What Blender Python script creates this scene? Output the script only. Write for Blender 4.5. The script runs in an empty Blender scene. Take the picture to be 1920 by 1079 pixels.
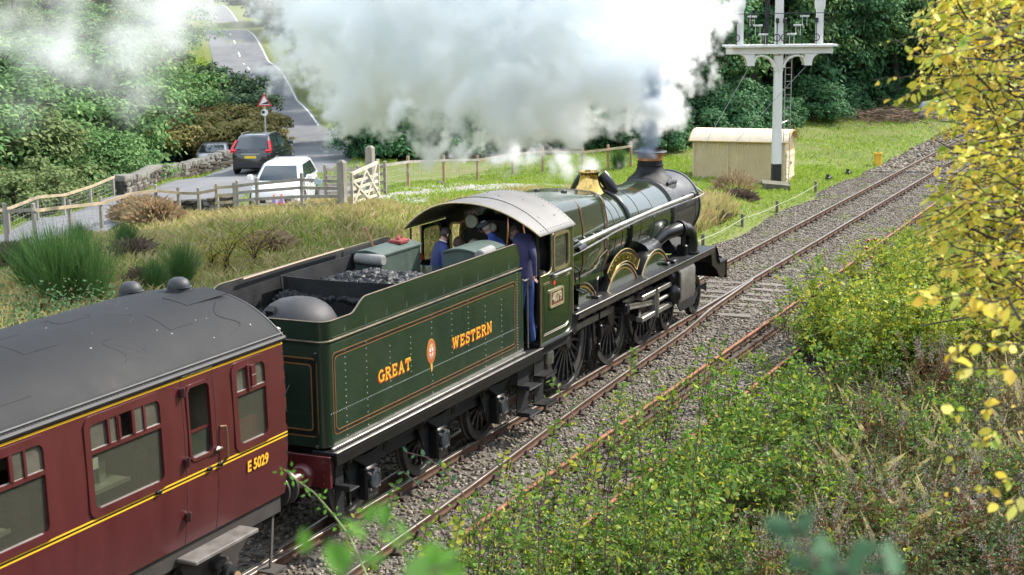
import bpy, math, random
import numpy as np
from mathutils import Vector, Matrix
R = math.radians
up = Vector((0, 0, 1))
SC = bpy.context.scene
COL = SC.collection
random.seed(7)
RNG = np.random.default_rng(11)

# ------------------------------------------------------------------ camera
cam = bpy.data.cameras.new('camera')
cam.sensor_width = 36.0
cam.lens = 2851.02 / 1920 * 36
cam.clip_start = 0.1
cam.clip_end = 3000
CAM = Vector((-27.3854, -12.41851, 7.622671))
CR = Vector((0.42031816, -0.90730316, -0.01155903))
CU = Vector((0.17005572, 0.06625416, 0.98320468))
CF = Vector((0.89129888, 0.41522446, -0.18213992))
co = bpy.data.objects.new('camera', cam)
co.matrix_world = Matrix(((CR.x, CU.x, -CF.x, CAM.x), (CR.y, CU.y, -CF.y, CAM.y), (CR.z, CU.z, -CF.z, CAM.z), (0, 0, 0, 1)))
COL.objects.link(co)
SC.camera = co
cam.dof.use_dof = True
cam.dof.focus_distance = 29.0
cam.dof.aperture_fstop = 4.5

# ------------------------------------------------------------------ sky, sun, exposure
SUN_EL, SUN_AZ = 41.0, -34.0          # azimuth counted from +X towards +Y
w = bpy.data.worlds.new("World")
SC.world = w
w.use_nodes = True
nt = w.node_tree
sky = nt.nodes.new('ShaderNodeTexSky')
sky.sky_type = 'NISHITA'
sky.sun_disc = False
sky.sun_elevation = R(SUN_EL)
sky.sun_rotation = R(90 - SUN_AZ)
sky.dust_density = 2.5
sky.air_density = 1.0
sky.ozone_density = 1.0
# broken bright cloud over the blue, the same all round
tc_ = nt.nodes.new('ShaderNodeTexCoord'); cn = nt.nodes.new('ShaderNodeTexNoise'); cn.inputs['Scale'].default_value = 2.2; cn.inputs['Detail'].default_value = 6; cn.inputs['Distortion'].default_value = .4
nt.links.new(tc_.outputs['Generated'], cn.inputs['Vector'])
cm = nt.nodes.new('ShaderNodeValToRGB'); cm.color_ramp.elements[0].position = .32; cm.color_ramp.elements[1].position = .56
nt.links.new(cn.outputs['Fac'], cm.inputs['Fac'])
cx = nt.nodes.new('ShaderNodeMixRGB'); cx.inputs[2].default_value = (6.4, 7.2, 8.3, 1)
nt.links.new(cm.outputs[0], cx.inputs[0]); nt.links.new(sky.outputs['Color'], cx.inputs[1])
nt.links.new(cx.outputs[0], nt.nodes['Background'].inputs['Color'])
nt.nodes['Background'].inputs['Strength'].default_value = 0.13
sl = bpy.data.lights.new('sun', 'SUN')
sl.energy = 4.0
sl.angle = R(1.2)
sl.color = (1.0, 0.95, 0.86)
so = bpy.data.objects.new('sun', sl)
SD = Vector((math.cos(R(SUN_AZ)) * math.cos(R(SUN_EL)), math.sin(R(SUN_AZ)) * math.cos(R(SUN_EL)), math.sin(R(SUN_EL))))
so.rotation_euler = SD.to_track_quat('Z', 'Y').to_euler()
so.location = (0, -20, 60)
COL.objects.link(so)
SC.view_settings.view_transform = 'Standard'
SC.view_settings.look = 'None'
SC.view_settings.gamma = 1
SC.view_settings.exposure = 1.0
SC.cycles.max_bounces = 36
SC.cycles.diffuse_bounces = 3
SC.cycles.glossy_bounces = 3
SC.cycles.transparent_max_bounces = 12
SC.cycles.transmission_bounces = 4
SC.cycles.volume_bounces = 36
SC.cycles.caustics_reflective = False
SC.cycles.caustics_refractive = False
SC.cycles.sample_clamp_indirect = 6.0
SC.cycles.adaptive_threshold = 0.02
SC.cycles.use_denoising = True


# ------------------------------------------------------------------ camera-free placing helper: a pixel of the survey photo at a distance
def at(px, py, d):
    v = CAM + (CF + CR * ((px - 960) / 2851.02) - CU * ((py - 539.5) / 2851.02)) * d
    return v


# ------------------------------------------------------------------ materials
MATS = {}


def mat(name, col, rough=0.6, metal=0.0, var=0.15, scale=3.0, bump=0.0, bscale=40.0, coat=0.0, spec=0.5, col2=None, detail=4.0, stretch=None, trans=0.0):
    """principled paint / stone / metal with noise-driven colour variation, roughness variation and fine bump"""
    if name in MATS:
        return MATS[name]
    m = bpy.data.materials.new(name)
    MATS[name] = m
    m.use_nodes = True
    t = m.node_tree
    b = t.nodes['Principled BSDF']
    tc = t.nodes.new('ShaderNodeTexCoord')
    src = tc.outputs['Object']
    if stretch:
        mp = t.nodes.new('ShaderNodeMapping')
        mp.inputs['Scale'].default_value = stretch
        t.links.new(src, mp.inputs['Vector'])
        src = mp.outputs['Vector']
    n = t.nodes.new('ShaderNodeTexNoise')
    n.inputs['Scale'].default_value = scale
    n.inputs['Detail'].default_value = detail
    n.inputs['Roughness'].default_value = 0.65
    t.links.new(src, n.inputs['Vector'])
    cr = t.nodes.new('ShaderNodeValToRGB')
    c = np.array(col)
    a = c * (1 - var) if col2 is None else c
    z = np.minimum(c * (1 + var), 1) if col2 is None else np.array(col2)
    cr.color_ramp.elements[0].position = 0.32
    cr.color_ramp.elements[1].position = 0.68
    cr.color_ramp.elements[0].color = (*a, 1)
    cr.color_ramp.elements[1].color = (*z, 1)
    t.links.new(n.outputs['Fac'], cr.inputs['Fac'])
    t.links.new(cr.outputs['Color'], b.inputs['Base Color'])
    mr = t.nodes.new('ShaderNodeMapRange')
    mr.inputs['To Min'].default_value = max(0.02, rough - 0.12 * min(1, rough * 2))
    mr.inputs['To Max'].default_value = min(1, rough + 0.14 * min(1, rough * 2))
    t.links.new(n.outputs['Fac'], mr.inputs['Value'])
    t.links.new(mr.outputs['Result'], b.inputs['Roughness'])
    b.inputs['Metallic'].default_value = metal
    b.inputs['Specular IOR Level'].default_value = spec
    if coat:
        b.inputs['Coat Weight'].default_value = coat
        b.inputs['Coat Roughness'].default_value = 0.06
    if trans:
        b.inputs['Transmission Weight'].default_value = trans
    if bump:
        n2 = t.nodes.new('ShaderNodeTexNoise')
        n2.inputs['Scale'].default_value = bscale
        n2.inputs['Detail'].default_value = 5
        t.links.new(src, n2.inputs['Vector'])
        bp = t.nodes.new('ShaderNodeBump')
        bp.inputs['Strength'].default_value = bump
        bp.inputs['Distance'].default_value = 0.02
        t.links.new(n2.outputs['Fac'], bp.inputs['Height'])
        t.links.new(bp.outputs['Normal'], b.inputs['Normal'])
    return m


def leafmat(name, cols, rough=0.5, transl=0.35, spec=0.35):
    """foliage: each leaf (mesh island) picks its own colour of a ramp; some light passes through"""
    m = bpy.data.materials.new(name)
    m.use_nodes = True
    t = m.node_tree
    b = t.nodes['Principled BSDF']
    g = t.nodes.new('ShaderNodeNewGeometry')
    cr = t.nodes.new('ShaderNodeValToRGB')
    e = cr.color_ramp.elements
    while len(e) < len(cols):
        e.new(0.5)
    for i, c in enumerate(cols):
        e[i].position = i / max(1, len(cols) - 1)
        e[i].color = (*c, 1)
    t.links.new(g.outputs['Random Per Island'], cr.inputs['Fac'])
    t.links.new(cr.outputs['Color'], b.inputs['Base Color'])
    b.inputs['Roughness'].default_value = rough
    b.inputs['Specular IOR Level'].default_value = spec
    tl = t.nodes.new('ShaderNodeBsdfTranslucent')
    t.links.new(cr.outputs['Color'], tl.inputs['Color'])
    mx = t.nodes.new('ShaderNodeMixShader')
    mx.inputs['Fac'].default_value = transl
    t.links.new(b.outputs[0], mx.inputs[1])
    t.links.new(tl.outputs[0], mx.inputs[2])
    t.links.new(mx.outputs[0], t.nodes['Material Output'].inputs['Surface'])
    return m


# ------------------------------------------------------------------ objects
def tag(o, label=None, cat=None, group=None, kind=None):
    if label: o['label'] = label
    if cat: o['category'] = cat
    if group: o['group'] = group
    if kind: o['kind'] = kind
    return o


def thing(name, label, cat, loc=(0, 0, 0), group=None, rotz=0.0):
    o = bpy.data.objects.new(name, None)
    o.empty_display_size = 0.3
    o.location = loc
    o.rotation_euler = (0, 0, rotz)
    COL.objects.link(o)
    return tag(o, label, cat, group)


def adopt(o, parent):
    """parent an object whose mesh was made in world coordinates"""
    o.parent = parent
    p, mi = parent, Matrix.Identity(4)
    while p is not None:
        mi = Matrix.LocRotScale(p.location, p.rotation_euler, p.scale) @ mi if p.parent is None else mi
        p = p.parent
    o.matrix_parent_inverse = mi.inverted()
    return o


def put(name, me, parent=None, local=False, **kw):
    o = bpy.data.objects.new(name, me)
    COL.objects.link(o)
    if parent is not None:
        if local or parent.type != 'EMPTY':
            o.parent = parent
        else:
            adopt(o, parent)
    return tag(o, **kw)


def copy_tree(src, parent=None):
    c = src.copy()
    COL.objects.link(c)
    if parent is not None:
        c.parent = parent
        c.matrix_parent_inverse = src.matrix_parent_inverse.copy()
    for ch in src.children:
        copy_tree(ch, c)
    return c


# ------------------------------------------------------------------ mesh builder
class MB:
    def __init__(s):
        s.v = []; s.f = []; s.m = []

    def add(s, vs, fs, m=0):
        k = len(s.v)
        s.v.extend([tuple(p) for p in vs])
        for f in fs:
            s.f.append(tuple(i + k for i in f)); s.m.append(m)
        return s

    def box(s, x0, x1, y0, y1, z0, z1, m=0):
        return s.add([(x0, y0, z0), (x1, y0, z0), (x1, y1, z0), (x0, y1, z0), (x0, y0, z1), (x1, y0, z1), (x1, y1, z1), (x0, y1, z1)],
                     [(0, 3, 2, 1), (4, 5, 6, 7), (0, 1, 5, 4), (1, 2, 6, 5), (2, 3, 7, 6), (3, 0, 4, 7)], m)

    def bbox(s, x0, x1, y0, y1, z0, z1, c=0.02, m=0):
        """box with chamfered vertical and top edges (bevelled)"""
        r = [(x0 + c, y0), (x1 - c, y0), (x1, y0 + c), (x1, y1 - c), (x1 - c, y1), (x0 + c, y1), (x0, y1 - c), (x0, y0 + c)]
        q = [(x0 + 2 * c, y0 + c), (x1 - 2 * c, y0 + c), (x1 - c, y0 + 2 * c), (x1 - c, y1 - 2 * c), (x1 - 2 * c, y1 - c), (x0 + 2 * c, y1 - c), (x0 + c, y1 - 2 * c), (x0 + c, y0 + 2 * c)]
        vs = [(a, b, z0) for a, b in r] + [(a, b, z1 - c) for a, b in r] + [(a, b, z1) for a, b in q]
        fs = [tuple(range(7, -1, -1)), tuple(range(16, 24))]
        for i in range(8):
            j = (i + 1) % 8
            fs += [(i, j, 8 + j, 8 + i), (8 + i, 8 + j, 16 + j, 16 + i)]
        return s.add(vs, fs, m)

    def obox(s, c, ax, ay, az, m=0):
        """oriented box: centre and three half-axis vectors"""
        c, ax, ay, az = map(Vector, (c, ax, ay, az))
        P = [c + i * ax + j * ay + k * az for k in (-1, 1) for i, j in ((-1, -1), (1, -1), (1, 1), (-1, 1))]
        return s.add(P, [(0, 3, 2, 1), (4, 5, 6, 7), (0, 1, 5, 4), (1, 2, 6, 5), (2, 3, 7, 6), (3, 0, 4, 7)], m)

    def bar(s, p0, p1, w, h, m=0, up=(0, 0, 1)):
        p0, p1, up = Vector(p0), Vector(p1), Vector(up)
        d = p1 - p0
        side = d.cross(up)
        if side.length < 1e-6:
            side = d.cross(Vector((0, 1, 0)))
        side.normalize()
        u2 = side.cross(d).normalized()
        return s.obox((p0 + p1) / 2, d / 2, side * w / 2, u2 * h / 2, m)

    def cyl(s, p0, p1, r0, r1=None, n=12, caps=True, m=0):
        r1 = r0 if r1 is None else r1
        return s.tube([p0, p1], [r0, r1], n, caps, m)

    def tube(s, pts, r, n=8, caps=True, m=0):
        pts = [Vector(p) for p in pts]
        rs = r if isinstance(r, (list, tuple)) else [r] * len(pts)
        d0 = (pts[1] - pts[0]).normalized()
        ref = Vector((0, 0, 1)) if abs(d0.z) < 0.9 else Vector((1, 0, 0))
        a = d0.cross(ref).normalized()
        k = len(s.v)
        for i, p in enumerate(pts):
            d = (pts[min(i + 1, len(pts) - 1)] - pts[max(i - 1, 0)]).normalized()
            a = (a - d * a.dot(d)).normalized()
            b = d.cross(a)
            for j in range(n):
                t = 2 * math.pi * j / n
                s.v.append(tuple(p + (a * math.cos(t) + b * math.sin(t)) * rs[i]))
        for i in range(len(pts) - 1):
            for j in range(n):
                j2 = (j + 1) % n
                s.f.append((k + i * n + j, k + i * n + j2, k + (i + 1) * n + j2, k + (i + 1) * n + j)); s.m.append(m)
        if caps:
            s.f.append(tuple(k + j for j in range(n - 1, -1, -1))); s.m.append(m)
            e = k + (len(pts) - 1) * n
            s.f.append(tuple(e + j for j in range(n))); s.m.append(m)
        return s

    def lathe(s, prof, c, axis='z', n=24, m=0, caps=True):
        """prof = [(r, h)...] turned about axis through c"""
        k = len(s.v)
        c = Vector(c)
        for r, h in prof:
            for j in range(n):
                t = 2 * math.pi * j / n
                a, b = r * math.cos(t), r * math.sin(t)
                q = {'z': (a, b, h), 'x': (h, a, b), 'y': (b, h, a)}[axis]
                s.v.append(tuple(c + Vector(q)))
        for i in range(len(prof) - 1):
            for j in range(n):
                j2 = (j + 1) % n
                s.f.append((k + i * n + j, k + i * n + j2, k + (i + 1) * n + j2, k + (i + 1) * n + j)); s.m.append(m)
        if caps:
            if prof[0][0] > 1e-6: s.f.append(tuple(k + j for j in range(n - 1, -1, -1))); s.m.append(m)
            e = k + (len(prof) - 1) * n
            if prof[-1][0] > 1e-6: s.f.append(tuple(e + j for j in range(n))); s.m.append(m)
        return s

    def prism(s, poly, y0, y1, plane='xz', m=0):
        """extrude a 2-D polygon between two offsets along the plane's normal"""
        n = len(poly)
        P = lambda a, b, o: {'xz': (a, o, b), 'xy': (a, b, o), 'yz': (o, a, b)}[plane]
        vs = [P(a, b, y0) for a, b in poly] + [P(a, b, y1) for a, b in poly]
        fs = [tuple(range(n)), tuple(range(2 * n - 1, n - 1, -1))] + [(i, i + n, (i + 1) % n + n, (i + 1) % n) for i in range(n)]
        return s.add(vs, fs, m)

    def loft(s, secs, closed=True, caps=True, m=0):
        n = len(secs[0]); k = len(s.v)
        for sec in secs: s.v.extend([tuple(p) for p in sec])
        for i in range(len(secs) - 1):
            for j in range(n if closed else n - 1):
                j2 = (j + 1) % n
                s.f.append((k + i * n + j, k + i * n + j2, k + (i + 1) * n + j2, k + (i + 1) * n + j)); s.m.append(m)
        if caps and closed:
            s.f.append(tuple(k + j for j in range(n - 1, -1, -1))); s.m.append(m)
            e = k + (len(secs) - 1) * n
            s.f.append(tuple(e + j for j in range(n))); s.m.append(m)
        return s

    def ring(s, outer, inner, y0, y1, plane='xz', m=0):
        """flat frame: two outlines with the same number of points, extruded"""
        n = len(outer)
        P = lambda a, b, o: {'xz': (a, o, b), 'xy': (a, b, o), 'yz': (o, a, b)}[plane]
        vs = [P(a, b, y0) for a, b in outer] + [P(a, b, y0) for a, b in inner] + [P(a, b, y1) for a, b in outer] + [P(a, b, y1) for a, b in inner]
        fs = []
        for i in range(n):
            j = (i + 1) % n
            fs += [(i, j, n + j, n + i), (2 * n + i, 3 * n + i, 3 * n + j, 2 * n + j), (i, 2 * n + i, 2 * n + j, j), (n + i, n + j, 3 * n + j, 3 * n + i)]
        return s.add(vs, fs, m)

    def dome(s, c, r, nrm, n=6, m=0):
        """small rivet head"""
        c, nrm = Vector(c), Vector(nrm).normalized()
        a = nrm.cross(Vector((0.3, 0.5, 0.81))).normalized(); b = nrm.cross(a)
        vs = []
        for rr, h in ((1, 0), (0.75, 0.55), ):
            vs += [c + (a * math.cos(2 * math.pi * j / n) + b * math.sin(2 * math.pi * j / n)) * r * rr + nrm * r * h for j in range(n)]
        vs.append(c + nrm * r * 0.85)
        fs = [(j, (j + 1) % n, n + (j + 1) % n, n + j) for j in range(n)] + [(n + j, n + (j + 1) % n, 2 * n) for j in range(n)]
        return s.add(vs, fs, m)

    def mesh(s, name, mats, smooth=True, angle=32):
        me = bpy.data.meshes.new(name)
        me.from_pydata(s.v, [], s.f)
        if not isinstance(mats, (list, tuple)): mats = [mats]
        for q in mats: me.materials.append(q)
        if len(mats) > 1: me.polygons.foreach_set('material_index', s.m)
        if smooth:
            me.polygons.foreach_set('use_smooth', [True] * len(s.f))
            me.update()
            me.set_sharp_from_angle(angle=R(angle))
        me.update()
        return me

    def build(s, name, mats, parent=None, smooth=True, angle=32, local=False, **kw):
        import bmesh
        me = s.mesh(name, mats, False)
        b = bmesh.new(); b.from_mesh(me)
        bmesh.ops.recalc_face_normals(b, faces=b.faces)
        b.to_mesh(me); b.free()
        if smooth:
            me.polygons.foreach_set('use_smooth', [True] * len(me.polygons))
            me.update(); me.set_sharp_from_angle(angle=R(angle))
        return put(name, me, parent, local, **kw)


def rrect(x0, x1, z0, z1, r, n=5):
    """rounded rectangle outline"""
    out = []
    for cx, cz, a0 in ((x1 - r, z1 - r, 0), (x0 + r, z1 - r, 90), (x0 + r, z0 + r, 180), (x1 - r, z0 + r, 270)):
        for i in range(n):
            a = R(a0 + 90 * i / (n - 1))
            out.append((cx + r * math.cos(a), cz + r * math.sin(a)))
    return out


def nmesh(name, verts, quads, mats, midx=None, smooth=False):
    """numpy arrays -> mesh (all faces with the same number of corners)"""
    me = bpy.data.meshes.new(name)
    v = np.asarray(verts, dtype=np.float32).reshape(-1, 3); q = np.asarray(quads, dtype=np.int32)
    k = q.shape[1]
    me.vertices.add(len(v)); me.vertices.foreach_set('co', v.ravel())
    me.loops.add(q.size); me.loops.foreach_set('vertex_index', q.ravel())
    me.polygons.add(len(q)); me.polygons.foreach_set('loop_start', np.arange(0, q.size, k, dtype=np.int32))
    for mm in (mats if isinstance(mats, (list, tuple)) else [mats]): me.materials.append(mm)
    if midx is not None: me.polygons.foreach_set('material_index', np.asarray(midx, dtype=np.int32))
    if smooth: me.polygons.foreach_set('use_smooth', [True] * len(q))
    me.update(calc_edges=True)
    return me


def text_mesh(txt, size, m, extrude=0.004, bold=0.0, align='CENTER'):
    c = bpy.data.curves.new('lettering', 'FONT')
    c.body = txt; c.size = 1; c.extrude = extrude / size; c.offset = bold / size; c.resolution_u = 5
    c.align_x = align; c.align_y = 'CENTER'
    o = bpy.data.objects.new('lettering', c)
    me = bpy.data.meshes.new_from_object(o)
    bpy.data.objects.remove(o); bpy.data.curves.remove(c)
    me.transform(Matrix.Scale(size, 4)); me.materials.clear(); me.materials.append(m)
    return me


FACE_Y = Matrix(((1, 0, 0), (0, 0, -1), (0, 1, 0))).to_4x4()     # lay x-y text into the x-z plane, facing -y
# ================================================================== terrain
ROADC = np.array([(-30, 6.0, 1.2), (-12, 13.6, 1.1), (0, 17.9, .8), (7.9, 20.6, .55), (14.5, 23.1, .42), (20.5, 24.6, .40), (26, 25.2, .42), (33.7, 27.4, .42), (40.9, 31.6, .35),
                  (50.7, 39.5, .5), (64.2, 49.7, 1.1), (91, 70, 2.8), (128, 98.5, 5.2), (172.6, 134.4, 7.9), (213.5, 166.5, 10.6)])
ROADW = [2.3, 2.3, 2.3, 2.3, 2.5, 2.7, 3.0, 3.0, 2.8, 2.65, 2.6, 2.6, 2.6, 2.6, 2.6]


def road_side(off):
    P = ROADC[:, :2]; T = np.gradient(P, axis=0); T /= np.linalg.norm(T, axis=1)[:, None]
    N = np.stack([-T[:, 1], T[:, 0]], 1)
    return P + N * (off(np.array(ROADW)) if callable(off) else off)[:, None] if callable(off) else P + N * off


CP = []
for s in (-1, 0, 1):
    q = road_side(lambda w_: w_ * 1.15 * s)
    for (x, y), z in zip(q, ROADC[:, 2]): CP.append((x, y, z))
CP += [  # far side: fence line, paddock, shed field, wood
    (3.6, 17.0, 1.3), (5.5, 17.8, 1.27), (8.3, 18.9, 1.1), (10.3, 19.4, .85), (11.9, 19.6, 1.0), (13.1, 19.4, .97), (14.1, 18.4, .85), (13.4, 16.5, 1.02), (12.8, 15.1, 1.28),
    (12.6, 13.5, 1.46), (12.75, 12.0, 1.62), (16.3, 12.8, 1.45), (17.5, 13.7, 1.32), (14.7, 16, 1.05), (17.5, 17, .95), (21, 18, .8), (23.3, 15.5, .85), (27.4, 16.1, .52), (30.7, 16.2, .32), (33.2, 15.7, .21),
    (36.4, 13.6, .12), (39.2, 12.4, .1), (8, 10, 1.2), (2, 10, 1.0), (-4, 9, .9), (-10, 8, .8), (-4, 13, 1.2), (6, 14, 1.35), (10, 12, 1.5), (2, 6, .45), (10, 6.2, .6), (16, 6.5, .6), (22, 6.2, .45), (20, 9.5, .95), (25, 9.5, .6),
    (30, 9, .2), (34, 6, -.1), (39, 5.2, -.3), (40.8, 9.7, -.3), (44, 6, -.3), (48.5, 2.8, -.32), (60, 5, -.25), (72, 7, .2), (80, 9, .6), (90, 14, 2.0), (70, 16, .8), (50, 16, .3), (55, 30, 1.5), (70, 30, 2.6), (100, 40, 5.5), (110, 10, 4.5), (140, 30, 9), (130, 60, 6.8),
    (200, 80, 17), (200, 0, 18), (300, 100, 40), (300, 200, 46), (300, 0, 42), (250, 260, 34), (160, 230, 34), (100, 240, 40), (40, 240, 45), (-30, 220, 42),
    # valley and hillside on the far left
    (31, 33, -.7), (22, 33, -2.0), (12, 30, -2.0), (0, 28, -1.4), (-12, 24, -.6), (37, 37, -.9), (44, 41, -.5), (30, 45, -2.2), (15, 42, -2.6), (52, 47, .6), (60, 55, 1.6), (40, 58, .5), (55, 75, 5.2), (75, 78, 4.6), (90, 95, 7.4), (65, 100, 9.5), (40, 80, 5), (20, 65, 1),
    (110, 120, 11), (90, 140, 16), (50, 130, 17), (10, 100, 9), (-10, 60, 2), (140, 150, 15),
    # near side bank that carries the photographer's path
    (-27.4, -12.4, 5.9), (-30, -9, 4.9), (-30, -16, 6.1), (-23.5, -11.3, 4.5), (-21, -13, 4.3), (-19, -10, 2.6), (-17, -13, 2.9), (-14.5, -8.8, 1.05), (-12.4, -11, 1.15), (-10, -13.5, 1.5), (-6, -9, .5), (-6, -14, 1.3), (0, -8.5, .35), (10, -9, .6),
    (20, -10, 1.0), (40, -12, 1.6), (-19.5, -7, .9), (-24, -8, 2.4), (-15, -6.4, -.05), (-27, -7.0, 1.9), (-34, -7.5, 2.5), (0, -14, 1.2), (15, -16, 2.4), (40, -22, 4.5), (70, -12, 1.5), (90, -25, 5), (0, -30, 5), (-30, -30, 9), (50, -60, 16), (-60, -20, 8), (-60, -60, 14), (120, -30, 9), (150, -80, 25), (0, -90, 25), (-60, 10, 1.5), (-60, 60, 8), (-100, 0, 8), (-90, 130, 30), (-90, -90, 25)]
CP = np.array(CP)


def _phi(r): return r


_d = np.linalg.norm(CP[:, None, :2] - CP[None, :, :2], axis=2)
_A = np.zeros((len(CP) + 3, len(CP) + 3))
_A[:len(CP), :len(CP)] = _phi(_d) - 0.25 * np.eye(len(CP))
_A[:len(CP), -3:] = np.c_[np.ones(len(CP)), CP[:, :2]]
_A[-3:, :len(CP)] = _A[:len(CP), -3:].T
_W = np.linalg.solve(_A, np.r_[CP[:, 2], 0, 0, 0])


def sstep(a, b, x):
    t = np.clip((x - a) / (b - a), 0, 1)
    return t * t * (3 - 2 * t)


def vnoise(x, y, s, seed=0):
    """cheap smooth value noise"""
    x = np.asarray(x, float) / s; y = np.asarray(y, float) / s
    xi, yi = np.floor(x).astype(int), np.floor(y).astype(int)
    fx, fy = x - xi, y - yi
    fx = fx * fx * (3 - 2 * fx); fy = fy * fy * (3 - 2 * fy)
    def h(a, b):
        n = (a * 374761393 + b * 668265263 + seed * 1442695041) & 0x7fffffff
        n = ((n ^ (n >> 13)) * 1274126177) & 0x7fffffff
        return (n ^ (n >> 16)) % 10007 / 10007.0
    return (h(xi, yi) * (1 - fx) + h(xi + 1, yi) * fx) * (1 - fy) + (h(xi, yi + 1) * (1 - fx) + h(xi + 1, yi + 1) * fx) * fy


def Hraw(x, y):
    x = np.atleast_1d(np.asarray(x, float)); y = np.atleast_1d(np.asarray(y, float))
    out = np.empty(x.shape).ravel(); X, Y = x.ravel(), y.ravel()
    for i in range(0, len(X), 20000):
        r = np.hypot(X[i:i + 20000, None] - CP[None, :, 0], Y[i:i + 20000, None] - CP[None, :, 1])
        out[i:i + 20000] = _phi(r) @ _W[:len(CP)] + _W[-3] + _W[-2] * X[i:i + 20000] + _W[-1] * Y[i:i + 20000]
    return out.reshape(x.shape)


def road_dist(x, y):
    P = ROADC[:, :2]
    x = np.asarray(x, float); y = np.asarray(y, float)
    best = np.full(x.shape, 1e9)
    for a, b in zip(P[:-1], P[1:]):
        d = b - a
        t = np.clip(((x - a[0]) * d[0] + (y - a[1]) * d[1]) / (d @ d), 0, 1)
        best = np.minimum(best, np.hypot(x - a[0] - t * d[0], y - a[1] - t * d[1]))
    return best


def H(x, y):
    x = np.atleast_1d(np.asarray(x, float)); y = np.atleast_1d(np.asarray(y, float))
    z = Hraw(x, y)
    soft = sstep(3.0, 5.5, road_dist(x, y)) * sstep(3, 6, np.abs(y + 1.4))
    z = z + soft * (0.22 * (vnoise(x, y, 2.7, 1) - .5) + 0.10 * (vnoise(x, y, .9, 2) - .5))
    m = sstep(-6.6, -5.2, y) * (1 - sstep(2.6, 4.0, y)) * (1 - sstep(95, 110, x))
    return z * (1 - m) + (-0.36) * m


def h1(x, y): return float(H(x, y)[0])


xs = np.concatenate([np.arange(-160, -40, 10), np.arange(-40, 60, .6), np.arange(60, 110, 1.2), np.arange(110, 420, 8)])
ys = np.concatenate([np.arange(-140, -22, 8), np.arange(-22, 32, .6), np.arange(32, 75, 1.2), np.arange(75, 340, 7)])
GX, GY = np.meshgrid(xs, ys, indexing='ij')
GZ = H(GX, GY)
nx, ny = GX.shape
vi = np.arange(nx * ny).reshape(nx, ny)
quads = np.stack([vi[:-1, :-1], vi[1:, :-1], vi[1:, 1:], vi[:-1, 1:]], -1).reshape(-1, 4)


def ground_mat():
    m = mat('turf soil', (.10, .09, .045), .95, bump=.6, bscale=12, spec=.1)
    t = m.node_tree; b = t.nodes['Principled BSDF']
    tc = t.nodes.new('ShaderNodeTexCoord')
    cols = []
    n1 = t.nodes.new('ShaderNodeTexNoise'); n1.inputs['Scale'].default_value = .35; n1.inputs['Detail'].default_value = 8; n1.inputs['Roughness'].default_value = .7
    n2 = t.nodes.new('ShaderNodeTexNoise'); n2.inputs['Scale'].default_value = 4.0; n2.inputs['Detail'].default_value = 6
    for n in (n1, n2): t.links.new(tc.outputs['Object'], n.inputs['Vector'])
    r1 = t.nodes.new('ShaderNodeValToRGB'); e = r1.color_ramp.elements
    e[0].position = .3; e[0].color = (.13, .18, .05, 1); e[1].position = .7; e[1].color = (.24, .22, .12, 1)
    x = e.new(.5); x.color = (.20, .24, .07, 1)
    r2 = t.nodes.new('ShaderNodeValToRGB'); e = r2.color_ramp.elements
    e[0].position = .35; e[0].color = (.05, .04, .02, 1); e[1].position = .65; e[1].color = (.10, .13, .03, 1)
    t.links.new(n1.outputs['Fac'], r1.inputs['Fac']); t.links.new(n2.outputs['Fac'], r2.inputs['Fac'])
    mx = t.nodes.new('ShaderNodeMixRGB'); mx.inputs['Fac'].default_value = .45
    t.links.new(r1.outputs[0], mx.inputs[1]); t.links.new(r2.outputs[0], mx.inputs[2])
    # leaf litter on the near bank
    sp = t.nodes.new('ShaderNodeSeparateXYZ'); t.links.new(tc.outputs['Object'], sp.inputs[0])
    lt = t.nodes.new('ShaderNodeMapRange'); lt.inputs['From Min'].default_value = -5.2; lt.inputs['From Max'].default_value = -6.4; t.links.new(sp.outputs['Y'], lt.inputs['Value'])
    m2 = t.nodes.new('ShaderNodeMixRGB'); t.links.new(lt.outputs['Result'], m2.inputs[0]); t.links.new(mx.outputs[0], m2.inputs[1])
    r3 = t.nodes.new('ShaderNodeValToRGB'); r3.color_ramp.elements[0].color = (.022, .018, .012, 1); r3.color_ramp.elements[1].color = (.065, .05, .03, 1); t.links.new(n2.outputs['Fac'], r3.inputs['Fac']); t.links.new(r3.outputs[0], m2.inputs[2])
    t.links.new(m2.outputs[0], b.inputs['Base Color'])
    return m


put('ground', nmesh('ground', np.stack([GX, GY, GZ], -1), quads, ground_mat(), smooth=True), kind='structure')

# ------------------------------------------------------------------ sky dome is the world; road
M_ASPH = mat('asphalt', (.12, .122, .128), .8, var=.25, scale=.6, bump=.25, bscale=60, spec=.35, col2=(.175, .175, .18))
M_LINE_Y = mat('yellow road paint', (.62, .42, .07), .7, var=.25, scale=6)
M_LINE_W = mat('white road paint', (.62, .62, .58), .7, var=.2, scale=6)


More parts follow.
